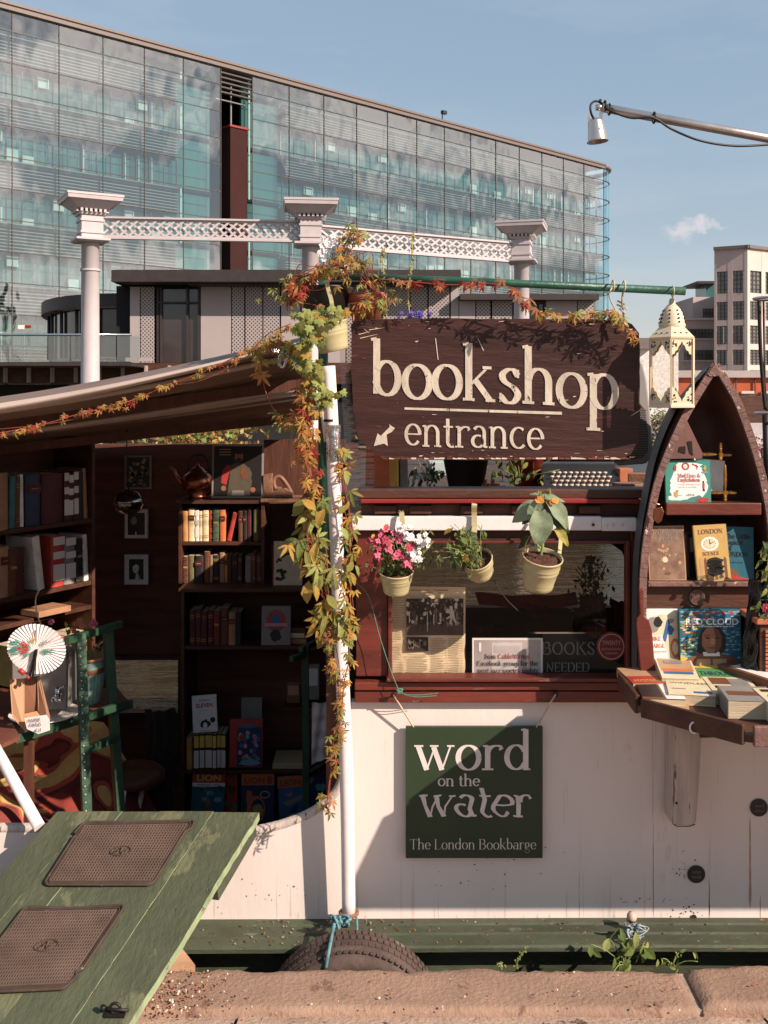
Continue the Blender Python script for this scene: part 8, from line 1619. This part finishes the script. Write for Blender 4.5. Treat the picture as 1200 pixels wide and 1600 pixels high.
# ================================================================== LAMP ON ITS ARM
la = thing('spot_lamp_arm', 'aluminium arm carrying a small ribbed spot lamp against the sky', 'lamp', P(1500, 780, 4.4)); YA = 3.9
q = MB(); q.tube([P(940, 168, YA), P(1205, 217, YA + .1), P(1500, 275, YA + .25)], [.017, .018, .02], 14); q.tube([P(931, 168, YA), P(942, 168, YA)], .012, 10); q.build('arm', ALUM, la)
q = MB(); q.tube([P(1500, 270, YA + .25), P(1500, 800, YA + .25)], .03, 12); q.build('mast', ALUM, la)
q = MB(); prof = [(.012, .045), (.018, .04), (.026, .036)]
for k in range(7): r_ = .027 + .0012 * k; z = .03 - k * .0095; prof += [(r_ + .002, z), (r_, z - .005)]
prof += [(.038, -.04), (.041, -.046), (.037, -.044), (.03, -.02), (.001, .0)]
q.lathe(prof, P(932, 203, YA), 28, RY(-.1)); q.build('shade', ALUM, la)
q = MB(); q.beam(P(921, 178, YA), P(921, 200, YA), .012, .003); q.beam(P(940, 170, YA), P(937, 202, YA), .013, .003); q.build('bracket', ALUM, la); q = MB(); q.lathe([(.001, .002), (.004, 0)], P(938, 200, YA - .035), 8, RX(1.57)); q.build('screw', TERRA, la)
q = MB(); q.tube(catmull([P(931, 190, YA), P(924, 178, YA - .03), P(923, 164, YA - .03), P(931, 158, YA), P(941, 162, YA), P(950, 171, YA - .02), P(985, 184, YA - .02), P(1020, 184, YA - .02), P(1050, 202, YA), P(1095, 220, YA), P(1150, 228, YA + .05), P(1215, 225, YA + .1)], 6), .0045, 8)
for x, y in ((1022, 184), (945, 166), (952, 171)): q.tube([P(x, y, YA) + Vector((0, math.cos(a) * .02, math.sin(a) * .02)) for a in [i * .6 for i in range(12)]], .004, 6)
q.tube([P(938, 155, YA), P(939, 163, YA)], .005, 6); q.build('cable', WIRE, la)
# stand at the right edge
t = thing('metal_stand', 'thin dark metal stand with pale round plates at the right edge', 'stand', P(1192, 645, 3.6)); q = MB(); q.tube(catmull([P(1186, 470, 3.6), P(1188, 540, 3.6), P(1192, 600, 3.6), P(1196, 640, 3.6)], 5), .007, 8); q.tube([P(1193, 470, 3.6), P(1195, 600, 3.6), P(1198, 642, 3.6)], .004, 8); q.build('legs', DARKM, t)
for y, r_ in ((466, .06), (645, .055)):
    q = MB(); q.lathe([(r_ - .008, 0), (r_, .004), (r_ + .004, 0), (r_, -.006), (r_ - .008, 0)], P(1205, y, 3.6), 28); q.build('plate_ring', ALUM, t)
q = MB(); q.tube([P(1196, 645, 3.6), P(1200, 800, 3.62)], .012, 8); q.build('foot', DARKM, t)
# ================================================================== BOAT SHAPED BOOKCASE
YBB = 3.10
bb_ = thing('boat_bookcase', 'upright rowing boat bow used as an outdoor bookcase', 'bookcase', P(1100, 1080, 3.2))
OUT = M('boat_outside_dark_paint', H('54585a'), .55, var=.15, scale=6, bump=.08); INN = M('boat_inside_paint', H('5c3b34'), .6, var=.3, scale=5, bump=.12, wear=H('6a3c30'), wamt=.1)
RIM = M('worn_boat_rim', H('7d5850'), .6, var=.2, scale=14, bump=.4, bscale=40, wear=H('c9ab9b'), wamt=.3, wscale=26, wear2=H('6a2e20'), w2amt=.25, w2scale=12)
lft = [(1118, 570), (1086, 622), (1065, 660), (1044, 707), (1030, 745), (1020, 785), (1011, 836), (1006, 880), (1004, 920), (1003, 1000), (1003, 1075)]
rgt = [(1118, 570), (1138, 602), (1152, 628), (1169, 673), (1184, 719), (1196, 770), (1204, 820), (1208, 870), (1210, 920), (1212, 1000), (1212, 1075)]
LCv = catmull([P(x, y, YBB) for x, y in lft], 5); RCv = catmull([P(x, y, YBB) for x, y in rgt], 5)
nk = len(LCv)
def shellpt(i, u, out=0):
    a, b = LCv[i], RCv[i]; w_ = (b - a).length; m_ = (a + b) / 2; ang = math.pi * u; k = i / (nk - 1)
    dep = min(.19, .10 + .5 * k) + out; cx = -math.cos(ang); cy = math.sin(ang)
    x = math.copysign(abs(cx) ** .45, cx); y = cy ** .75 if cy > 0 else 0
    return Vector((m_.x + x * (w_ / 2 + out), YBB + .004 + y * dep, m_.z + (.06 * y * (1 - k)) * -.3))
q = MB(); q.grid(lambda u, v: shellpt(int(round(v * (nk - 1))), u, 0), 25, nk); q.build('hull_inside', INN, bb_)
q = MB(); q.grid(lambda u, v: shellpt(int(round(v * (nk - 1))), u, .014), 25, nk); q.build('hull_outside', OUT, bb_)
for cv in (LCv, RCv):
    q = MB()
    for a, b in zip(cv[:-1], cv[1:]): q.beam(a, b + (b - a) * .06, .022, .016, up=Vector((0, -1, 0)))
    q.build('gunwale_rim', RIM, bb_)
q = MB(); q.prism([P(x, y, YBB - .012) for x, y in ((1118, 566), (1127, 580), (1122, 588), (1109, 588), (1105, 585))], (0, .04, 0)); q.build('bow_block', RIM, bb_, bevel=.003)
q = MB(); q.prism([P(x, y, YBB + .02) for x, y in ((1072, 654), (1098, 708), (1097, 716), (1045, 717), (1052, 690))], (0, .01, 0)); q.build('knee_board', M('knee_brown', H('7a5148'), .6, bump=.1), bb_)
q = MB(); q.ppx([(1074, 690), (1081, 689), (1083, 712), (1078, 708)], YBB + .018, .001); q.ppx([(1062, 698), (1071, 697), (1071, 709), (1060, 706)], YBB + .018, .001); q.build('knee_holes', HOLE, bb_)
def bsh(y0, y1, x0, x1, Y0=YBB - .01, dep=.17, mat=None, nm='shelf', bv=.003):
    q = MB(); q.bb((Xp(x0, Y0), Y0, Zp(y1, Y0)), (Xp(x1, Y0), Y0 + .016, Zp(y0, Y0))); q.build(nm + '_edge', mat or MAHO, bb_, bevel=bv)
    q = MB(); q.bb((Xp(x0 + 2, Y0), Y0 + .016, Zp(y0, Y0) - .012), (Xp(x1 - 2, Y0), Y0 + dep, Zp(y0, Y0) - .0005)); q.build(nm, DKWOOD, bb_)
bsh(786, 805, 1041, 1190); bsh(909, 917, 1013, 1208, mat=RIM); bsh(1052, 1062, 1023, 1214)
q = MB(); q.bb((Xp(1012, YBB), YBB + .02, Zp(952, YBB)), (Xp(1210, YBB), YBB + .03, Zp(917, YBB))); q.build('dark_fascia', DKWOOD, bb_)
sticker(1089, 933, 13, YBB + .018, M('round_badge_brown', H('5a3a33'), .5, bump=0), 'round brown badge on the dark board above the bike book', [('///////', .15, .5, 1.2)], M('badge_print', H('8d6f66'), .6, bump=0), cat='badge')
# brass cross bars
br = thing('brass_cross_ornament', 'pair of golden spear tipped cross bars hanging inside the boat bookcase', 'ornament', P(1130, 786, 3.15)); YO = 3.14
def spear(a, b, ra=.0045):
    a = Vector(a); b = Vector(b); n_ = 12; pts_ = [a.lerp(b, i / n_) for i in range(n_ + 1)]; rs = [.0015 + ra * abs(math.sin(math.pi * min(1, i / n_ * 1.0))) ** .5 * (1.0 if i not in (6,) else .8) for i in range(n_ + 1)]; q.tube(pts_, rs, 6, smooth=False)
q = MB()
for c, hl, vl in (((1082, 710), (1061, 1122), (690, 722)), ((1133, 770), (1108, 1152), (742, 787))):
    pass
def cross(cx, cy, L_r, R_r, U_, D_):
    q.box(P(cx, cy, YO), (.013, .008, .013)); spear(P(cx - 2, cy, YO), P(cx - L_r, cy, YO)); spear(P(cx + 2, cy, YO), P(cx + R_r, cy, YO)); spear(P(cx, cy - 2, YO), P(cx, cy - U_, YO)); spear(P(cx, cy + 2, YO), P(cx, cy + D_, YO))
cross(1082, 710, 20, 38, 20, 12); cross(1126, 711, 3, 18, 20, 10); cross(1133, 770, 28, 19, 45, 17)
q.build('crossbars', BRASS, br)
# front-facing books in the boat
gM = 'books shown face out in the boat bookcase'
def pr_mad(q, poly, txt):
    for _ in range(3): pass
    poly(q, [(0, 0), (1, 0), (1, 1), (0, 1)], .5, 0)
    poly(q, blob(.5, .52, .40, .42, 22, .12), 1, 1); poly(q, blob(.22, .35, .14, .2), 1.2, 1); poly(q, blob(.78, .4, .16, .24), 1.3, 1); poly(q, blob(.5, .85, .3, .1), 1.4, 1); poly(q, blob(.25, .12, .2, .06), 1.5, 1)
    txt(q, 'Mad Dogs &', .27, .60, .5, .09, 2, serif=True, lay=5); txt(q, 'Englishmen', .27, .50, .5, .09, 2, serif=True, lay=5); txt(q, 'A book of things to see', .27, .42, .5, .045, 2, lay=5); txt(q, 'and do in summer', .27, .36, .42, .045, 2, lay=5)
    o = ell(.45, .86, .085, .09); i_ = ell(.45, .86, .05, .055); 
    for a in range(len(o)): b = (a + 1) % len(o); poly(q, [o[a], o[b], i_[b], i_[a]], 3, 2)
    poly(q, [(.6, .93), (.74, .86), (.73, .83), (.59, .90)], 3, 2); poly(q, [(.68, .9), (.7, .9), (.72, .78), (.7, .78)], 3, 2); poly(q, [(.82, .34), (.86, .34), (.87, .46), (.82, .46)], 4, 2); poly(q, [(.82, .28), (.87, .28), (.86, .34), (.83, .34)], 4, 3); poly(q, ell(.84, .49, .018, .03), 4, 3)
    poly(q, blob(.82, .08, .15, .05), 4, 2); poly(q, blob(.22, .2, .05, .07), 4, 4); poly(q, blob(.25, .28, .03, .02), 4, 2); poly(q, blob(.22, .82, .03, .08), 4, 2); poly(q, blob(.88, .82, .03, .06), 4, 4); poly(q, blob(.88, .72, .08, .03), 4, 5); txt(q, 'y2016', .45, .17, .18, .07, 3, lay=5)
facing_book('white and green book titled Mad Dogs and Englishmen on the top shelf', P(1076, 786, 3.12), .137, .130, .012, [F_['teal'], F_['teal'], F_['white'], F_['red'], F_['black'], F_['gold'], F_['grey']], pr_mad, .1, 0, .0, group=gM)
facing_book('blank pale leaflet leaning behind the green and white book', P(1104, 768, 3.17), .1, .10, .004, [F_['white']], None, .1, 0, .1, cat='leaflet', name='leaflet')
def pr_pl(q, poly, txt):
    poly(q, [(.03, .02), (.97, .02), (.97, .98), (.03, .98)], 1, 0); txt(q, 'JOHN MILTON', .28, .93, .44, .045, 2, serif=True); txt(q, 'PARADISE', .14, .82, .72, .09, 1, serif=True); txt(q, 'LOST', .3, .70, .4, .09, 1, serif=True)
    for _ in range(26): poly(q, blob(R.gauss(.5, .16), R.gauss(.42, .13), .04, .03), 2, R.choice((2, 0)))
    poly(q, blob(.45, .38, .07, .05), 3, 3); poly(q, blob(.5, .13, .08, .035), 3, 4)
facing_book('worn brown paperback titled Paradise Lost on the middle shelf', P(1044, 907, 3.12), .112, .165, .012, [F_['tan'], M('brown_cover', H('8d6a55'), .4, var=.3, scale=30, bump=0), F_['grey'], F_['tan'], F_['cream'], F_['brown']], pr_pl, .12, 0, -.02, group=gM)
facing_book('dark spine and pages with a letter P between the covers', P(1085, 908, 3.17), .075, .15, .03, [F_['brown'], F_['black'], F_['tan'], F_['grey']], lambda q, poly, txt: (poly(q, [(.3, .05), (.98, .05), (.98, .98), (.3, .98)]), poly(q, [(.35, .6), (.5, .6), (.5, .9), (.35, .9)], 2, 2), txt(q, 'P', .55, .62, .35, .32, 1, serif=True), poly(q, [(0, .1), (.2, .1), (.2, .95), (0, .95)], 2, 1)), .1, group=gM)
def pr_london(q, poly, txt):
    poly(q, [(.02, .02), (.98, .02), (.98, .98), (.02, .98)], 1, 0); txt(q, 'LONDON', .12, .84, .76, .08, 2, serif=True); poly(q, ell(.45, .66, .27, .125), 2, 1); poly(q, ell(.45, .66, .21, .095), 3, 3)
    for k in range(12): a = k * math.pi / 6; poly(q, [(.45 + .17 * math.cos(a) + dx, .66 + .075 * math.sin(a) + dy) for dx, dy in ((-.012, -.006), (.012, -.006), (.012, .006), (-.012, .006))], 4, 2)
    poly(q, [(.44, .66), (.46, .66), (.47, .73), (.45, .73)], 5, 2); poly(q, [(.45, .65), (.6, .69), (.6, .7), (.44, .67)], 5, 2); txt(q, 'SCENES', .2, .46, .5, .06, 2, serif=True)
    for k in range(6): poly(q, [(.08 + .15 * k, .03), (.16 + .15 * k, .03), (.16 + .15 * k, .38), (.12 + .15 * k, .43), (.08 + .15 * k, .38)], 2, 2 if k % 2 else 4)
    for _ in range(5): poly(q, blob(.55, .15 + .05 * _, .25, .06), 3, 5)
facing_book('gold book with a clock face cover on the middle shelf', P(1117, 908, 3.10), .10, .170, .012, [F_['gold'], F_['gold'], F_['white'], F_['brown'], F_['cream'], F_['tan'], F_['black']], pr_london, .12, 0, -.06, group=gM)
def pr_guide(q, poly, txt):
    for i, (s_, wd) in enumerate((('The Little', .7), ('Guide', .5), ('of', .2), ('LONDON', .65))): txt(q, s_, .2, .78 - i * .11, wd, .09, 0, serif=True)
    txt(q, 'by the canals', .3, .33, .4, .05, 0); poly(q, [(0, 0), (.7, 0), (.5, .2), (0, .32)], 1, 1); poly(q, [(.3, .0), (.95, .0), (.85, .05), (.3, .12)], 2, 2)
facing_book('teal book about London beside the clock face book', P(1150, 908, 3.13), .11, .165, .014, [F_['deep'], F_['black'], F_['brown'], F_['red']], pr_guide, .12, 0, .03, group=gM)
def pr_bike(q, poly, txt):
    poly(q, [(.4, .1), (.98, .05), (.98, .86), (.5, .9), (.2, .85), (.2, .6), (.5, .55)], 1, 4); poly(q, ell(.28, .74, .17, .12), 2, 3); poly(q, blob(.42, .78, .12, .08), 3, 1); poly(q, [(.5, .5), (.66, .82), (.74, .78), (.6, .48)], 3, 2); poly(q, blob(.72, .65, .1, .07), 3, 2); poly(q, blob(.75, .8, .1, .04), 2, 3)
    for r_ in (.15,): 
        o = ell(.84, .38, .13, .15); i_ = ell(.84, .38, .08, .1)
        for a in range(len(o)): b = (a + 1) % len(o); poly(q, [o[a], o[b], i_[b], i_[a]], 3, 0)
    poly(q, [(.05, 0), (.62, 0), (.62, .3), (.5, .58), (.05, .58)], 4, 5); txt(q, 'BIKE', .2, .50, .28, .06, 0, lay=6, serif=True); txt(q, 'BARGE', .18, .39, .38, .06, 0, lay=6, serif=True); txt(q, 'a journey', .2, .32, .4, .04, 0, lay=6); poly(q, [(.05, 0), (.62, 0), (.62, .03), (.05, .04)], 6, 2); poly(q, [(.62, .02), (.98, .02), (.98, .12), (.62, .1)], 5, 6)
facing_book('white book with a cyclist drawing beside the paddle', P(1037, 1052, 3.10), .115, .195, .01, [F_['white'], F_['orange'], F_['black'], F_['blue'], F_['grey'], F_['cream'], F_['white'], F_['navy']], pr_bike, .12, 0, -.02, group=gM)
def pr_red(q, poly, txt):
    Q = random.Random(6); poly(q, [(0, 0), (1, 0), (1, 1), (0, 1)], .5, 0)
    for _ in range(330): x, y = Q.random(), Q.uniform(.25, 1); mi = Q.choice((0, 1, 1, 2)) if x > .5 else Q.choice((3, 4, 5, 1, 6)); mi = Q.choice((6, 6, 1)) if y > .92 else mi; poly(q, blob(min(.95, max(.05, x)), min(.96, y), .035, .014, 8, .6, Q), 1 + _ * .003, mi)
    poly(q, [(0, 0), (.3, 0), (.2, .2), (0, .3)], 2.5, 4)
    txt(q, 'RED CLOUD', .10, .76, .86, .135, 7, lay=5, bold=.02)
    for k in range(16): poly(q, [(.1 + .05 * k, .725), (.135 + .05 * k, .725), (.135 + .05 * k, .737), (.1 + .05 * k, .737)], 5, 7)
    def polyb(q_, pts, lay=1, mi=0): poly(q_, [(min(.98, max(.02, .51 + (x - .5) * 1.22)), min(.72, .02 + y * 1.06)) for x, y in pts], lay, mi)
    polyb(q, [(.30, .30), (.33, .5), (.38, .64), (.5, .71), (.62, .68), (.69, .55), (.69, .34), (.6, .25), (.4, .25)], 3.2, 8)     # hair
    polyb(q, [(.05, .03), (.08, .14), (.2, .22), (.38, .28), (.62, .28), (.8, .22), (.93, .14), (.95, .03)], 3.6, 9)               # shoulders
    polyb(q, [(.38, .3), (.39, .24), (.61, .24), (.6, .3)], 3.9, 7); polyb(q, [(.28, .05), (.3, .2), (.48, .2), (.48, .05)], 4.1, 10); polyb(q, [(.51, .05), (.51, .2), (.69, .2), (.71, .05)], 4.1, 10)
    polyb(q, [(.37, .4), (.38, .56), (.43, .64), (.51, .66), (.6, .62), (.64, .52), (.63, .38), (.56, .28), (.44, .28)], 4.2, 11); polyb(q, [(.53, .28), (.56, .5), (.53, .65), (.6, .62), (.64, .52), (.63, .38), (.57, .29)], 4.5, 12)
    polyb(q, [(.41, .50), (.45, .52), (.49, .50), (.45, .49)], 5, 8); polyb(q, [(.54, .50), (.58, .52), (.61, .50), (.58, .49)], 5, 8); polyb(q, [(.50, .5), (.53, .5), (.55, .42), (.51, .405), (.48, .42)], 4.8, 13); polyb(q, [(.44, .36), (.52, .375), (.58, .36), (.52, .345)], 5, 12); polyb(q, [(.40, .545), (.49, .55), (.48, .535), (.41, .53)], 5, 12)
facing_book('large colourful book titled Red Cloud with a painted portrait cover', P(1112, 1053, 3.08), .185, .192, .016, [F_['deep']] + [F_['deep'], F_['sky'], F_['blue'], F_['green'], F_['yellow'], F_['cream'], F_['red'], F_['white'], F_['black'], F_['brown'], F_['tan'], F_['skin'], F_['skin2'], M('face_highlight', H('b97c5c'), .5, bump=0)], pr_red, .1, 0, .0, group=gM)
# paddle
pd = thing('wooden_paddle', 'short worn red brown paddle standing left of the bike book', 'paddle', P(1013, 1068, 3.07)); q = MB()
q.ppx([(998, 921), (1006, 920), (1007, 962), (1014, 968), (1019, 985), (1022, 1020), (1025, 1062), (1003, 1066), (998, 1020), (994, 975), (995, 966), (1000, 960)], 3.07, .016); q.build('paddle', MAHO, pd, bevel=.003)
# small brown hook lamp and leaf at left of boat
ho = thing('copper_hook_ornament', 'small copper bird shaped hook on the boat bookcase left rim', 'hook', P(1030, 815, 3.07)); q = MB(); q.prism([P(x, y, 3.06) for x, y in ((1022, 795), (1034, 792), (1038, 800), (1034, 814), (1028, 818), (1021, 812))], (0, .008, 0)); q.tube([P(1020, 785, 3.06), P(1031, 789, 3.06)], .003, 6); q.build('hook', COPPER, ho, bevel=.002)
# crumpled black bag at right
bgk = thing('black_bin_bag', 'crumpled shiny black bag hanging at the right side of the boat bookcase', 'bag', P(1180, 1050, 3.0)); q = MB(); q.grid(lambda u, v: P(1158 + 34 * u + 12 * (1 - v) * (1 if v < .5 else .6), 905 + 150 * v, 3.02) + Vector((0, -.03 * math.sin(math.pi * u) + .012 * math.sin(u * 17 + v * 9) * math.cos(v * 13), 0)), 22, 30); q.build('bag', M('black_polythene', H('1f1b1a'), .25, var=.2, bump=.4, bscale=18), bgk)
# dolls-house hutch at the right edge
dh = thing('small_wooden_hutch', 'small brown wooden cabinet with orange slats at the right edge', 'cabinet', P(1195, 1068, 2.98)); YD = 2.98
q = MB(); q.bb((Xp(1187, YD), YD, Zp(1072, YD)), (Xp(1290, YD), YD + .13, Zp(975, YD))); q.build('case', DKWOOD, dh, bevel=.003); q = MB(); q.bb((Xp(1180, YD), YD - .012, Zp(975, YD)), (Xp(1296, YD), YD + .14, Zp(966, YD))); q.build('cornice', TERRA, dh, bevel=.003)
for k in range(13): q = MB(); q.bb((Xp(1195, YD), YD - .008, Zp(988 + k * 6, YD)), (Xp(1285, YD), YD - .001, Zp(984 + k * 6, YD))); q.build('slat', TERRA, dh)
weedr = ivyplant('side_shrub', 'leafy plant with a pink bloom at the right edge of the picture', 'plant', [P(1205, 960, 2.98), P(1208, 920, 2.98), P(1200, 880, 3.0), P(1203, 850, 3.0)], 60, .03, [OLIVE, GRN, DG, PALE], OVAL, .022, 55, stem_mat=STEMG); flower(weedr, P(1197, 950, 2.95), .014, MAG, 6, q_=R)
# book table shaped like a boat's stern
tt = thing('book_table', 'dark boat shaped display table piled with paperbacks', 'table', (.95, 2.95, .78)); ZTb = .845
def tz(px, py, z): Y = (EYE - z) * F / (py - HZ); return Vector((Xp(px, Y), Y, z))
poly_ = [(.705, 3.06), (.70, 2.83), (.705, 2.80), (.905, 2.575), (.925, 2.565), (3.2, 2.565), (3.2, 3.2), (.80, 3.2)]
q = MB(); q.prism([Vector((x, y, .80)) for x, y in poly_][::-1], (0, 0, -.018)); q.build('top', DKWOOD, tt, bevel=.002)
for i, (a, b) in enumerate(((0, 1), (2, 3), (4, 5))):
    (xa, ya), (xb3, yb) = poly_[a], poly_[b]; q = MB(); A_2, B_2 = Vector((xa, ya, .80)), Vector((xb3, yb, .80)); q.beam(A_2, B_2, .014, .052); q.build('side_board', RIM if i == 2 else DKWOOD, tt, bevel=.003)
q = MB(); q.beam((1.0, 3.2, .6), (1.0, 2.7, .78), .03, .03); q.beam((1.35, 3.2, .6), (1.35, 2.7, .78), .03, .03); q.build('bracket', DKWOOD, tt)
wk = thing('white_cup_hook', 'white cup hook screwed under the book table edge', 'hook', P(1082, 1137, 2.7)); q = MB(); q.tube([P(1086 - 1 + 7 * math.cos(a), 1137 + 8.5 * math.sin(a), 2.675) for a in [math.radians(60 + i * 15) * 1 for i in range(0, 15)]], .0026, 8); q.tube([P(1091, 1140, 2.675), P(1094, 1136, 2.70)], .0026, 8); q.build('hook', WHITEP, wk)
gT = 'paperbacks lying on the boat shaped table'
def flatbook(lb, x, y, z, w_, l_, t, rz_, cov, prn=(), tx=0, ty=0, slots=()):
    T = thing('book', lb, 'book', (x, y, z), gT); rot = RZ(rz_) @ RX(tx) @ RY(ty)
    def wv(a, b, c): return Vector((x, y, z)) + rot @ Vector((a, b, c))
    q = MB(); q.box(wv(0, 0, t / 2), (w_ - .003, l_ - .003, t - .002), rot); q.build('pages', PAGES, T)
    q = MB(); q.box(wv(0, 0, t), (w_, l_, .0016), rot); q.box(wv(0, 0, .0), (w_, l_, .0016), rot); q.box(wv(-w_ / 2, 0, t / 2), (.0014, l_, t), rot); q.build('cover', F_[cov], T)
    if prn:
        q = MB()
        for k, pz in enumerate(prn):
            if pz[0] == 'r': _, a, b, c, d, mi = pz; q.add([wv((u - .5) * w_, (v - .5) * l_, t + .0012 + .0003 * k) for u, v in ((a, c), (b, c), (b, d), (a, d))], [(0, 1, 2, 3)], mi)
            elif pz[0] == 't': _, s_, a, c, wd, sz, mi = pz; put_sans(q, s_, wv((a - .5) * w_, (c - .5) * l_, t + .0012 + .0003 * k), rot @ Vector((1, 0, 0)), rot @ Vector((0, 1, 0)), rot @ Vector((0, 0, 1)), sz * l_, wd * w_, .002 * 0, mi, 0)
        q.build('cover_print', [F_[s_] for s_ in slots], T)
TZ = .802
flatbook('yellow and red spined paperback at the far left of the table', .765, 3.02, TZ, .11, .17, .026, .05, 'tan', [('r', 0, 1, 0, .45, 0), ('t', 'MYSTERIES', .1, .1, .8, .2, 1)], slots=('red', 'yellow'))
flatbook('paperback with a brown cover and yellow edge at the table left corner', .775, 2.88, TZ, .115, .165, .022, -.1, 'brown', [('r', .55, 1, 0, 1, 0), ('r', .0, .5, .1, .9, 1)], slots=('white', 'black'))
flatbook('thin pale paperback beneath the brown one at the left corner', .80, 2.83, TZ - .0, .08, .12, .003, -.25, 'tan')
flatbook('paperback with a blue and orange picture leaning on the pile', .865, 3.03, TZ + .022, .105, .16, .024, -.12, 'cream', [('r', .05, .95, .35, .95, 0), ('r', .1, .9, .3, .45, 1), ('r', .1, .9, .2, .3, 2), ('r', .2, .7, .7, .85, 3)], .12, slots=('tan', 'orange', 'blue', 'grey'))
flatbook('cream paperback with a black title and a blue label', .865, 2.90, TZ, .125, .175, .028, -.2, 'cream', [('t', 'WINDLESS', .08, .62, .84, .14, 0), ('r', .55, .95, .1, .2, 1), ('r', .1, .4, .3, .33, 2)], slots=('black', 'blue', 'grey'))
flatbook('green and yellow covered paperback with blue lettering at the back', .985, 3.03, TZ + .012, .12, .15, .022, -.08, 'green', [('r', 0, 1, .7, 1, 0), ('r', 0, 1, 0, .18, 1), ('t', 'THROUGH', .05, .3, .9, .3, 2)], .1, slots=('yellow', 'yellow', 'navy'))
flatbook('beige paperback with a brown photograph in the table middle', .985, 2.90, TZ, .13, .17, .03, -.1, 'cream', [('r', .1, .5, .55, .95, 0), ('r', .5, .9, .4, .9, 1), ('r', .12, .45, .3, .45, 2)], slots=('brown', 'grey', 'black'))
flatbook('thick grey paperback with a brown title bar at the table front', .98, 2.76, TZ, .13, .14, .048, -.12, 'grey', [('r', .08, .88, .35, .62, 0)], slots=('brown',))
flatbook('brown hardback with a pale cover angled at the back right', 1.10, 2.99, TZ + .016, .12, .22, .032, .45, 'brown', [('r', .12, .98, .02, .85, 0), ('r', .45, .55, .3, .35, 1)], slots=('white', 'orange'))
flatbook('fat pale paperback with red lettering at the front right', 1.075, 2.72, TZ, .14, .16, .05, -.04, 'cream', [('t', 'A IS NEWS', .1, .5, .85, .18, 0), ('r', .1, .5, .78, .92, 1), ('r', .2, .6, .15, .3, 1)], slots=('red', 'black'))
flatbook('thick paperback under the pale hardback at the back right', 1.16, 2.87, TZ, .14, .18, .045, .2, 'tan')
flatbook('grey edged paperback cut by the right picture edge', 1.22, 2.74, TZ, .12, .17, .03, .1, 'grey')
